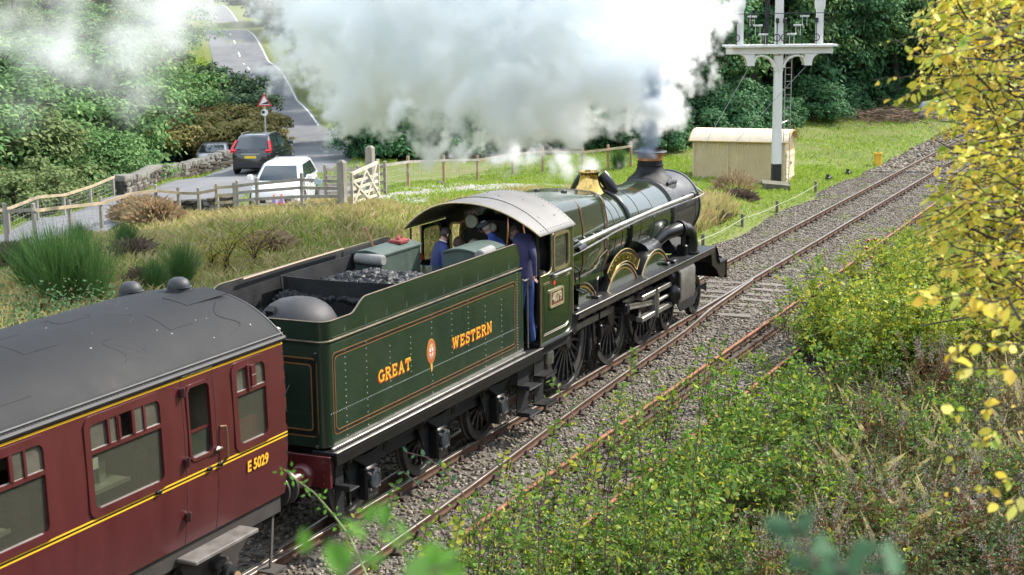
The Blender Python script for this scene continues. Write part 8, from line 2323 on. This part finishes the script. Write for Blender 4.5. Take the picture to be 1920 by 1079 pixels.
YELO = leafmat('yellow autumn leaf single', [(0.683, 0.472, 0.051), (0.878, 0.708, 0.119), (0.634, 0.59, 0.076), (0.342, 0.448, 0.051), (0.732, 0.496, 0.076), (0.22, 0.354, 0.043), (0.9, 0.802, 0.221), (0.464, 0.543, 0.06), (0.805, 0.661, 0.102), (0.537, 0.354, 0.06)], 0.55, .4, .12)
for m_ in (YELO,):
    t = m_.node_tree; oi = t.nodes.new('ShaderNodeObjectInfo'); cr = [n for n in t.nodes if n.type == 'VALTORGB'][0]; t.links.new(oi.outputs['Random'], cr.inputs['Fac'])
BRIGHT = leafmat('fresh sprig leaves', [(0.1, 0.27, 0.03), (0.14, 0.33, 0.04), (0.085, 0.21, 0.035), (0.19, 0.36, 0.06)], 0.55, .45, .12)
DUSKY = leafmat('bluish sprig leaves', [(0.066, 0.156, 0.072), (0.09, 0.192, 0.096), (0.06, 0.132, 0.066)], 0.55, .35, .12)
DRYST = mat('dry brown stalks', (.16, .075, .035), .85, var=.35)
FLUFF = leafmat('willowherb fluff', [(0.252, 0.228, 0.204), (0.33, 0.3, 0.276), (0.192, 0.162, 0.138)], 0.55, .3, .12)
DRYL = leafmat('withered leaves', [(0.2, 0.1, 0.045), (0.15, 0.07, 0.03), (0.26, 0.15, 0.06), (0.12, 0.09, 0.04)], 0.55, .25, .12)


def oval_leaves(P, D, Nn, L, g, asp=.62, fold=.22):
    """folded oval leaves: base P, direction D, face normal Nn, length L (arrays)"""
    n = len(P); D = D / np.linalg.norm(D, axis=1)[:, None]; Nn = Nn - D * (Nn * D).sum(1)[:, None]; Nn /= np.maximum(1e-6, np.linalg.norm(Nn, axis=1))[:, None]
    S = np.cross(D, Nn); L = L[:, None]; w_ = L * asp * .5 * g.uniform(.75, 1.15, (n, 1)); f = Nn * L * fold * asp * g.uniform(-.5, 2.6, (n, 1))
    base = P; tip = P + D * L - Nn * L * g.uniform(-.15, .38, (n, 1)); l1, r1 = P + D * L * .28 + S * w_ * .85 + f * .8, P + D * L * .28 - S * w_ * .85 + f * .8
    l2, r2 = P + D * L * .66 + S * w_ * .80 + f * .7, P + D * L * .66 - S * w_ * .80 + f * .7
    V = np.stack([base, r1, r2, tip, l2, l1], 1)
    k = np.arange(n)[:, None] * 6
    Q = np.concatenate([k + np.array([[0, 1, 2, 3]]), k + np.array([[0, 3, 4, 5]])], 1).reshape(-1, 4)
    return V.reshape(-1, 3), Q


def stem_paths(g, n, h, spread, droop, seg=7):
    out = []
    for i in range(n):
        a = g.uniform(0, 6.28); tl = abs(g.normal(0, spread)); L = h * g.uniform(.6, 1.1)
        d = np.array([math.cos(a) * math.sin(tl), math.sin(a) * math.sin(tl), math.cos(tl)]); p = np.array([math.cos(a), math.sin(a), 0]) * g.uniform(0, .18); q = [p.copy()]
        for j in range(seg):
            d = d + np.array([math.cos(a), math.sin(a), 0]) * droop / seg * (j / seg) - np.array([0, 0, droop * .35 / seg * j / seg]) + g.normal(0, .05, 3); d /= np.linalg.norm(d)
            p = p + d * L / seg; q.append(p.copy())
        out.append(np.array(q))
    return out


def shrub_mesh(seed, h, ns, spread, droop, lps, ll, leafm, stemm, twigs=3, r=.008):
    g = np.random.default_rng(seed); b = MB(); P, D, Nn = [], [], []
    for q in stem_paths(g, ns, h, spread, droop):
        b.tube([Vector(p) for p in q], [r * (1 - .75 * k / len(q)) for k in range(len(q))], 4, caps=False)
        lines = [(q, lps)]
        for _ in range(twigs):
            k = int(g.integers(2, len(q) - 1)); p = q[k]; a = g.uniform(0, 6.28); d = np.array([math.cos(a), math.sin(a), g.uniform(.1, .7)]); d /= np.linalg.norm(d); l = h * g.uniform(.12, .28)
            tq = np.array([p + d * l * t_ + np.array([0, 0, -.1 * l * t_ * t_]) for t_ in np.linspace(0, 1, 5)]); lines.append((tq, max(4, lps // 2))); b.tube([Vector(x) for x in tq], [r * .45, r * .4, r * .32, r * .25, r * .15], 3, caps=False)
        for tq, n in lines:
            tt = np.sort(g.uniform(.15 if tq is not q else .25, 1, n)) * (len(tq) - 1.001); i0 = tt.astype(int); f = (tt - i0)[:, None]
            p = tq[i0] * (1 - f) + tq[i0 + 1] * f; ax = tq[i0 + 1] - tq[i0]; ax /= np.linalg.norm(ax, axis=1)[:, None]
            s_ = np.cross(ax, g.normal(0, 1, (n, 3))); s_ /= np.linalg.norm(s_, axis=1)[:, None]
            P.append(p); D.append(s_ + ax * .5 + g.normal(0, .2, (n, 3))); Nn.append(np.array([0, 0, 1.0]) + g.normal(0, .45, (n, 3)))
    P, D, Nn = map(np.concatenate, (P, D, Nn)); L = ll * g.uniform(.55, 1.25, len(P))
    P = P + D / np.linalg.norm(D, axis=1)[:, None] * (.15 * ll)
    v, q = oval_leaves(P, D, Nn, L, g)
    return b.mesh('stems', stemm), nmesh('foliage', v, q, leafm)


SHR = [shrub_mesh(900 + k, 1.55, 11, .34, .5, 22, .092, ROSE, TWIGR) for k in range(3)]
SHY = [shrub_mesh(920 + k, 1.65, 11, .36, .5, 26, .088, ROSEY, TWIG) for k in range(2)]
SPR = [shrub_mesh(940 + k, 1.25, 4, .28, .6, 14, .085, ROSE, TWIGR, 2) for k in range(3)]


fg = random.Random(404)
MARKS = ((720, 'the coach end'), (800, 'the word GREAT'), (960, 'the word WESTERN'), (1060, 'the cab'), (1150, 'the middle driving wheel'), (1240, 'the crossheads'), (1320, 'the cylinders'), (1400, 'the front buffer beam'), (1500, 'the signal post'), (1640, 'the yellow bollard'), (1760, 'the white bag'), (9999, 'the yellow tree'))


def where(what, px, p, s, smin, smax):
    """label from size, the row on the bank and the thing that stands above it in the view"""
    size = ('small', 'medium-sized', 'large')[min(2, int(3 * (s - smin) / (smax - smin)))]
    row = 'at the siding rail' if p.y > -4.7 else 'at the ballast edge' if p.y > -5.8 else 'low on the bank' if p.y > -7.6 else 'high on the bank'
    return '%s %s %s below %s' % (size, what, row, next(m for x, m in MARKS if px < x))


def scatter(poly, n, lift, meshes, smin, smax, name, label, cat, group, leafname='foliage', dmin=6.0):
    xs_ = [p[0] for p in poly]; ys_ = [p[1] for p in poly]; k = 0; tries = 0
    while k < n and tries < n * 30:
        tries += 1
        px, py = fg.uniform(min(xs_), max(xs_)), fg.uniform(min(ys_), max(ys_))
        if not inpoly(px, py, poly): continue
        p, d = ground_hit(px, py, lift)
        if d < dmin or d > 60 or p.y > -3.35 or (p.y > -4.8 and fg.random() < .55): continue
        z = max(h1(p.x, p.y), float(HB(p.x, p.y)) if p.y > -5.4 else -9)
        st, fo = meshes[fg.randrange(len(meshes))]; s = fg.uniform(smin, smax)
        lb = where(label, px, p, s, smin, smax)
        t = thing(name, lb, cat, (p.x, p.y, z - .04), group, rotz=fg.uniform(0, 6.28)); t.scale = (s, s, s)
        o = put('stems', st, t, True); o.matrix_parent_inverse.identity()
        o = put(leafname, fo, t, True, kind='stuff'); o.matrix_parent_inverse.identity()
        k += 1
    return k


dense = [(930, 1110), (1070, 1010), (1200, 900), (1330, 790), (1450, 690), (1540, 610), (1640, 560), (1720, 600), (1600, 760), (1480, 900), (1330, 1000), (1220, 1110)]
n1 = scatter(dense, 50, .7, SHR, .65, 1.1, 'rose_shrub', 'bushy green rose shrub', 'shrub', 'wild rose shrubs on the near bank')
edge = [(640, 1100), (760, 985), (930, 880), (1080, 770), (1230, 690), (1330, 610), (1440, 520), (1530, 560), (1400, 680), (1250, 790), (1100, 910), (960, 1010), (840, 1110)]
n2 = scatter(edge, 28, .7, SPR, .85, 1.4, 'rose_sprig', 'sparse rose sprig', 'sprig', 'young sprigs along the ballast edge')
ymid = [(1370, 590), (1470, 520), (1590, 450), (1700, 400), (1780, 420), (1760, 640), (1600, 640), (1480, 620)]
n3 = scatter(ymid, 36, .85, SHY + SHY + SHR[:1], .7, 1.1, 'yellowing_shrub', 'yellowing hawthorn shrub', 'shrub', 'yellowing shrubs by the siding')
yright = [(1500, 580), (1600, 500), (1760, 440), (1935, 430), (1935, 640), (1720, 660), (1560, 680)]
n7 = scatter(yright, 50, .8, SHY + SHR[:1], .85, 1.35, 'yellowing_shrub', 'yellowing hawthorn shrub', 'shrub', 'yellowing shrubs by the siding', dmin=9)
lower = [(1240, 1110), (1400, 940), (1560, 780), (1680, 640), (1930, 560), (1930, 1110)]
WEED = [shrub_mesh(980 + k, .85, 8, .38, .5, 22, .060, UNDERG, (DRYST, TWIGR)[k % 2], 3, .005) for k in range(3)]
n6 = scatter(lower, 95, .30, WEED, .7, 1.2, 'leafy_weed', 'bushy leafy weed', 'weed', 'leafy weeds on the bank', dmin=6.5)
n4 = scatter(lower, 34, .45, SPR + SHR[:1], .55, .85, 'rose_sprig', 'leafy green sprig', 'sprig', 'low sprigs on the bank', dmin=8)
TALL = [shrub_mesh(960 + k, 2.4, 5, .22, .45, 18, .068, ROSE, TWIGR, 5, .009) for k in range(3)]
reach = [(600, 1150), (700, 1040), (860, 980), (1000, 930), (1150, 870), (1260, 900), (1350, 1000), (1300, 1150)]
n5 = scatter(reach, 18, 1.7, TALL, .72, 1.0, 'tall_rose_shrub', 'tall open rose shrub', 'shrub', 'tall rose shrubs at the bottom of the bank', dmin=7)
print('shrubs', n1, n2, n3, n4, n5)

# withered willowherb with grey seed fluff
def herb_mesh(seed):
    g = np.random.default_rng(seed); b = MB(); P, D, Nn = [], [], []; F = []
    for q in stem_paths(g, 6, 1.35, .20, .35):
        b.tube([Vector(p) for p in q], [.007 * (1 - .7 * k / len(q)) for k in range(len(q))], 4, caps=False)
        n = 30; tt = g.uniform(.15, .8, n) * (len(q) - 1.001); i0 = tt.astype(int); f = (tt - i0)[:, None]; p = q[i0] * (1 - f) + q[i0 + 1] * f; a = g.uniform(0, 6.28, n)
        P.append(p); D.append(np.stack([np.cos(a), np.sin(a), g.uniform(-.7, .3, n)], 1)); Nn.append(np.array([0, 0, 1.0]) + g.normal(0, .5, (n, 3)))
        tip = q[-3:]; k = g.integers(0, 2, 60); f = g.random((60, 1)); F.append(tip[k] * (1 - f) + tip[k + 1] * f + g.normal(0, .035, (60, 3)))
    P, D, Nn = map(np.concatenate, (P, D, Nn)); F = np.concatenate(F)
    v, q = oval_leaves(P, D, Nn, .085 * g.uniform(.6, 1.2, len(P)), g, .22); fv, fq = leaf_cloud(F, g.normal(0, 1, (len(F), 3)), .028, g, .5)
    return b.mesh('stems', DRYST), nmesh('withered_leaves', v, q, DRYL), nmesh('seed_fluff', fv, fq, FLUFF)


HERB = [herb_mesh(60 + k) for k in range(3)]
k = 0
for _ in range(400):
    if k >= 36: break
    px, py = fg.uniform(1330, 1930), fg.uniform(600, 1090)
    if not inpoly(px, py, lower): continue
    p, d = ground_hit(px, py, .8)
    if d < 7.5: continue
    s = fg.uniform(.75, 1.15); t = thing('willowherb', where('brown fluffy willowherb', px, p, s, .75, 1.15), 'weed', (p.x, p.y, h1(p.x, p.y) - .04), 'withered willowherb on the bank', rotz=fg.uniform(0, 6.28)); t.scale = (s, s, s)
    for nm, me_ in zip(('stems', 'withered_leaves', 'seed_fluff'), HERB[k % 3]): o = put(nm, me_, t, True, kind=None if nm == 'stems' else 'stuff'); o.matrix_parent_inverse.identity()
    k += 1
# ground cover of small leaves and dead stems over the bank
g = np.random.default_rng(300); n = 52000
x = g.uniform(-24, 26, n); y = -5.3 - np.abs(g.normal(0, 3.6, n)); ok = y > -15; x, y = x[ok], y[ok]; n = len(x)
dist = np.hypot(x - CAM.x, y - CAM.y); ok = dist > 4.5; x, y = x[ok], y[ok]; n = len(x)
hh = np.abs(g.normal(0, .24, n)) * (.5 + vnoise(x, y, .8, 51))
P = np.stack([x, y, H(x, y) + hh + .02], 1); a = g.uniform(0, 6.28, n)
v, q = oval_leaves(P, np.stack([np.cos(a), np.sin(a), g.uniform(-.3, .5, n)], 1), np.array([0, 0, 1.0]) + g.normal(0, .5, (n, 3)), .085 * g.uniform(.5, 1.3, n), g, .5)
put('undergrowth', nmesh('undergrowth', v, q, UNDERG), kind='stuff')
v, q = blades(9000, region((-20, 24), (-14, -5.2), lambda x, y: (np.hypot(x - CAM.x, y - CAM.y) > 19) * (.25 + .75 * (vnoise(x, y, 1.3, 57) > .5))), .60, .012, .5, 39)
put('dead_stalks', nmesh('dead_stalks', v, q, GD), kind='stuff')
g = np.random.default_rng(301); n = 46000
x = g.uniform(-21.5, -4, n); y = g.uniform(-13.6, -5.8, n); ok = np.hypot(x - CAM.x, y - CAM.y) > 5.5; x, y = x[ok], y[ok]; n = len(x); cl = vnoise(x, y, .7, 71)
P = np.stack([x, y, H(x, y) + .03 + g.random(n) ** 1.3 * (.12 + .75 * cl * cl)], 1); a = g.uniform(0, 6.28, n)
v, q = oval_leaves(P, np.stack([np.cos(a), np.sin(a), g.uniform(-.5, .4, n)], 1), np.array([-.25, -.1, 1.0]) + g.normal(0, .5, (n, 3)), .060 * g.uniform(.4, 1.35, n), g, .5)
put('bank_foliage', nmesh('bank_foliage', v, q, UNDERG), kind='stuff')
# rose hips
b = MB()
for px, py, d in ((1628, 452, 15.5), (1624, 466, 15.4), (1634, 484, 15.5), (1640, 450, 15.7)): b.lathe([(0, -.016), (.014, -.004), (.013, .012), (.004, .02)], at(px, py, d), 'z', 8)
tag(b.build('rose_hips', mat('rose hip red', (.42, .012, .02), .3)), 'four bright red rose hips among the yellowing leaves', 'rose hips')

# the yellow tree at the right edge: limbs come in from the right, twigs droop to the left
yt_root = Vector((-16.6, -13.6, h1(-16.6, -13.6)))
yt = thing('yellow_tree', 'small tree with yellow autumn leaves filling the right edge', 'tree', yt_root)
g = np.random.default_rng(500); rr = random.Random(500); lb = MB(); tw = MB()
hub = [yt_root, yt_root + Vector((.05, .25, 1.6)), at(2080, 420, 9.6), at(2060, 150, 9.8), at(2040, -150, 10)]
lb.tube(hub, [.11, .10, .08, .06, .03], 8)
ctl_y = [-120, 0, 60, 120, 180, 230, 300, 360, 420, 480, 540, 600]; ctl_x = [1700, 1715, 1715, 1700, 1715, 1750, 1762, 1725, 1700, 1700, 1745, 1800]
P, D, Nn, LL = [], [], [], []
def leafy_twig(p0, p1, n, ll, sag=.10, seg=6, r=.006):
    p0, p1 = np.array(p0), np.array(p1); L = np.linalg.norm(p1 - p0)
    q = np.array([p0 + (p1 - p0) * t_ + np.array([0, 0, sag * L * (4 * t_ * (1 - t_) * .5 - t_ * t_ * .4)]) for t_ in np.linspace(0, 1, seg)]) + g.normal(0, .012, (seg, 3))
    tw.tube([Vector(x) for x in q], [r * (1 - .75 * k / seg) for k in range(seg)], 4, caps=False)
    tt = np.sort(g.uniform(.12, 1, n)) * (seg - 1.001); i0 = tt.astype(int); f = (tt - i0)[:, None]; p = q[i0] * (1 - f) + q[i0 + 1] * f; ax = q[i0 + 1] - q[i0]; ax /= np.linalg.norm(ax, axis=1)[:, None]
    s_ = np.cross(ax, np.array([0, 0, 1.0])) * np.where(np.arange(n) % 2, 1, -1)[:, None] + g.normal(0, .35, (n, 3))
    dd = s_ + ax * .6 + np.array([0, 0, -.55])
    P.append(p + s_ * .012); D.append(dd); Nn.append(np.array([0, 0, .8]) - np.array(CF) * .45 + g.normal(0, .5, (n, 3))); LL.append(ll * g.uniform(.42, 1.25, n))
    return q
for i in range(640):
    py = rr.uniform(-90, 620); d = rr.uniform(6.8, 11.5); ex = np.interp(py, ctl_y, ctl_x) + abs(rr.gauss(-10, 105)) + (0 if rr.random() < .8 else 60); sx0 = ex + rr.uniform(90, 260); sy0 = py + rr.uniform(-60, 110)
    leafy_twig(at(sx0, sy0, d + rr.uniform(-.3, .5)), at(ex, py, d), rr.randrange(14, 26), .052)
for i in range(34):
    py = rr.uniform(-60, 600); px = rr.uniform(1850, 2000); d = rr.uniform(8, 11.5); q0 = hub[2].lerp(hub[3], rr.random()); lb.tube([q0, q0.lerp(at(px, py, d), .5) + Vector((0, 0, .1)), at(px, py, d), at(px - rr.uniform(60, 170), py + rr.uniform(-70, 60), d)], [.022, .014, .009, .004], 5)
# twigs that stick out to the left and hang in the lower right
for (x0, y0, x1, y1, d, n, ll) in ((1800, 130, 1672, 75, 7.2, 9, .045), (1790, 120, 1690, 92, 7.3, 5, .045), (1790, 150, 1650, 195, 7.0, 13, .045), (1760, 150, 1640, 148, 7.1, 9, .035), (1790, 70, 1655, 78, 7.4, 7, .04), (1930, 620, 1890, 560, 5.2, 5, .052), (1895, 560, 1715, 552, 5.2, 16, .055), (1900, 590, 1745, 530, 5.3, 8, .055), (1925, 640, 1770, 660, 5.0, 15, .056), (1925, 690, 1765, 700, 5.0, 14, .056), (1930, 760, 1790, 775, 5.1, 11, .055), (1930, 800, 1795, 835, 5.0, 12, .055), (1935, 880, 1800, 920, 5.0, 10, .052), (1935, 930, 1850, 950, 5.1, 6, .05), (1800, 860, 1770, 930, 6, 4, .04)):
    leafy_twig(at(x0, y0, d), at(x1, y1, d), n, ll, .03, r=.004)
# hanging twigs are fed by one long shoot at the right edge
lb.tube([hub[1], at(2060, 900, 6.6), at(1985, 760, 5.4), at(1935, 640, 5.2), at(1890, 560, 5.2)], [.03, .022, .014, .009, .005], 5)
lb.tube([at(1985, 760, 5.4), at(1950, 850, 5.2), at(1930, 940, 5.1)], [.010, .008, .004], 4)
lb.build('trunk', BARK, yt); tw.build('twigs', TWIG, yt, kind='stuff')
P, D, Nn, LL = map(np.concatenate, (P, D, Nn, LL))
rel = P - np.array(CAM); zz = rel @ np.array(CF); sx = rel @ np.array(CR) / zz; sy = rel @ np.array(CU) / zz; vis = (np.abs(sx) < .337) & (np.abs(sy) < .19)
size = np.where(vis, LL / zz, 0); order = np.argsort(-size); single, rest = order[:300], order[300:]
v, q = oval_leaves(P[rest], D[rest], Nn[rest], LL[rest], g); put('foliage', nmesh('foliage', v, q, YEL), yt, kind='stuff')
one = np.zeros((1, 3)); LMS = []
for k in range(4):
    v, q = oval_leaves(one, np.array([[1.0, 0, 0]]), np.array([[0, 0, 1.0]]), np.ones(1), g, .56 + .05 * k, .12 + .06 * k); LMS.append(nmesh('leaf', v, q, YELO))
for j, i in enumerate(single):
    d = Vector(D[i]).normalized(); n_ = Vector(Nn[i]); n_ = (n_ - d * n_.dot(d)).normalized(); s_ = n_.cross(d)
    o = put('leaf', LMS[j % 4], yt); M = Matrix((d, s_, n_)).transposed().to_4x4(); M.translation = Vector(P[i]) - yt_root
    o.matrix_parent_inverse.identity(); o.matrix_basis = M @ Matrix.Scale(LL[i], 4)

# close sprigs along the bottom edge
def solo(m):
    """the same foliage for leaves that are objects of their own: colour by object"""
    k = m.name + ' single'
    if k not in MATS:
        c = m.copy(); c.name = k; t = c.node_tree; oi = t.nodes.new('ShaderNodeObjectInfo'); t.links.new(oi.outputs['Random'], [n for n in t.nodes if n.type == 'VALTORGB'][0].inputs['Fac']); MATS[k] = c
    return MATS[k]


def sprig(name, label, pts, n, ll, leafm, stemm, r, seed, single=True, asp=.6, compound=0):
    g = np.random.default_rng(seed); t = thing(name, label, 'sprig', pts[0])
    q = np.array([np.array(p) for p in pts]); b = MB(); b.tube([Vector(p) for p in q], [r * (1 - .7 * k / len(q)) for k in range(len(q))], 6); b.build('stem', stemm, t)
    for k in range(n):
        tt = ((.10 if name != 'rose_shoot' else .38) + (.88 if name != 'rose_shoot' else .61) * k / max(1, n - 1)) * (len(q) - 1.001); i0 = int(tt); p = q[i0] * (1 - tt + i0) + q[i0 + 1] * (tt - i0); ax = q[i0 + 1] - q[i0]; ax /= np.linalg.norm(ax)
        s_ = np.cross(ax, -np.array(CF)) * (1 if k % 2 else -1) + g.normal(0, .2, 3); d = s_ + ax * .7
        base = [(p, d, ll * g.uniform(.75, 1.2))]
        if compound:
            d = d / np.linalg.norm(d); base = []; pl_ = ll * 1.1
            for c in range(compound):
                f = .35 + .65 * (c // 2) / max(1, (compound - 1) // 2); sd2 = np.cross(d, -np.array(CF)); base.append((p + d * pl_ * f, d * (1.2 if c == compound - 1 else .4) + sd2 * (0 if c == compound - 1 else (1 if c % 2 else -1)), ll * g.uniform(.6, .95)))
        P = np.array([x[0] for x in base]); D = np.array([x[1] for x in base]); Nn = np.array([0, 0, .55]) - np.array(CF) * .8 + g.normal(0, .3, (len(base), 3)); L = np.array([x[2] for x in base])
        v, f_ = oval_leaves(P, D, Nn, L, g, asp, .15)
        put('leaf', nmesh('leaf', v, f_, solo(leafm)), t)


sprig('bramble_shoot', 'bright green bramble shoot in front of the coach buffer', [at(690, 1085, 7.6), at(655, 1005, 7.8), at(625, 965, 7.9), at(590, 925, 8.0), at(555, 900, 8.1), at(532, 880, 8.1)], 11, .040, BRIGHT, mat('green thorny stem', (.16, .20, .06), .6), .0065, 1, compound=3)
sprig('rose_sprig', 'thin reddish sprig with grey-green leaves crossing the tender wheels', [at(905, 1010, 10.5), at(870, 930, 10.6), at(835, 885, 10.6), at(800, 858, 10.7), at(760, 848, 10.7)], 10, .055, DUSKY, TWIGR, .006, 2)
sprig('rose_sprig', 'short sprig with two round leaves below the tender axle', [at(800, 930, 10.4), at(775, 900, 10.5), at(755, 885, 10.5)], 5, .048, DUSKY, TWIGR, .005, 3)
sprig('rose_sprig', 'leafy sprig in front of the driving wheel steps', [at(1085, 800, 11.5), at(1062, 755, 11.6), at(1045, 725, 11.7), at(1032, 712, 11.7)], 9, .048, ROSE, TWIGR, .006, 4)
for j, (x0, xm, x1, y1, d, n) in enumerate(((640, 650, 668, 960, 9.6, 12), (700, 715, 742, 905, 10.2, 16), (735, 770, 800, 985, 9.4, 12), (790, 800, 838, 870, 10.8, 18), (850, 850, 868, 945, 10, 15), (890, 905, 945, 850, 11, 20), (955, 960, 985, 930, 10.4, 16), (1010, 1010, 1042, 790, 11.8, 24), (1060, 1085, 1120, 860, 11.2, 20), (1130, 1140, 1168, 720, 12.5, 28), (1215, 1205, 1190, 655, 13.5, 28), (1290, 1300, 1332, 640, 13.8, 26))):
    r0 = at(x0, 1130, d); g0 = r0.copy(); g0.z = h1(r0.x, r0.y) - .05
    sprig('rose_shoot', 'tall leafy rose stem, %s from the left along the bottom edge' % ORD[j], [g0, r0, at(xm, (1130 + y1) / 2, d + .15), at(x1 - 8, y1 + 45, d + .3), at(x1, y1, d + .35)], n, .055, ROSE if j % 4 else ROSEY, TWIGR, .007, 60 + j)
for j, (pts, n, ll, m_, lbx) in enumerate((([(640, 1100, 1.36), (690, 1010, 1.40), (740, 985, 1.43)], 6, 0.040, BRIGHT, 'large out-of-focus bright green leaves at the bottom edge left of centre'), ([(560, 1050, 1.43), (620, 1020, 1.43), (690, 985, 1.46)], 3, 0.036, BRIGHT, 'out-of-focus yellow-green shoot at the bottom beside the rails'), ([(760, 1110, 1.24), (800, 1075, 1.27), (845, 1060, 1.30)], 6, 0.036, BRIGHT, 'out-of-focus bright green leaves at the bottom centre edge'),
                                           ([(1560, 1110, 1.30), (1530, 1060, 1.33), (1500, 1010, 1.36), (1490, 985, 1.36)], 9, 0.030, DUSKY, 'out-of-focus bluish leaves at the bottom right edge'), ([(1700, 1120, 1.30), (1665, 1070, 1.33), (1650, 1030, 1.36)], 5, 0.033, DUSKY, 'second out-of-focus bluish sprig at the bottom right'), ([(1600, 1110, 1.30), (1580, 1075, 1.30), (1560, 1050, 1.33)], 6, 0.030, DUSKY, 'middle out-of-focus bluish sprig at the bottom right'))):
    sprig('near_sprig', lbx, [at(*p) for p in pts], n, ll, m_, TWIG, .003, 20 + j)
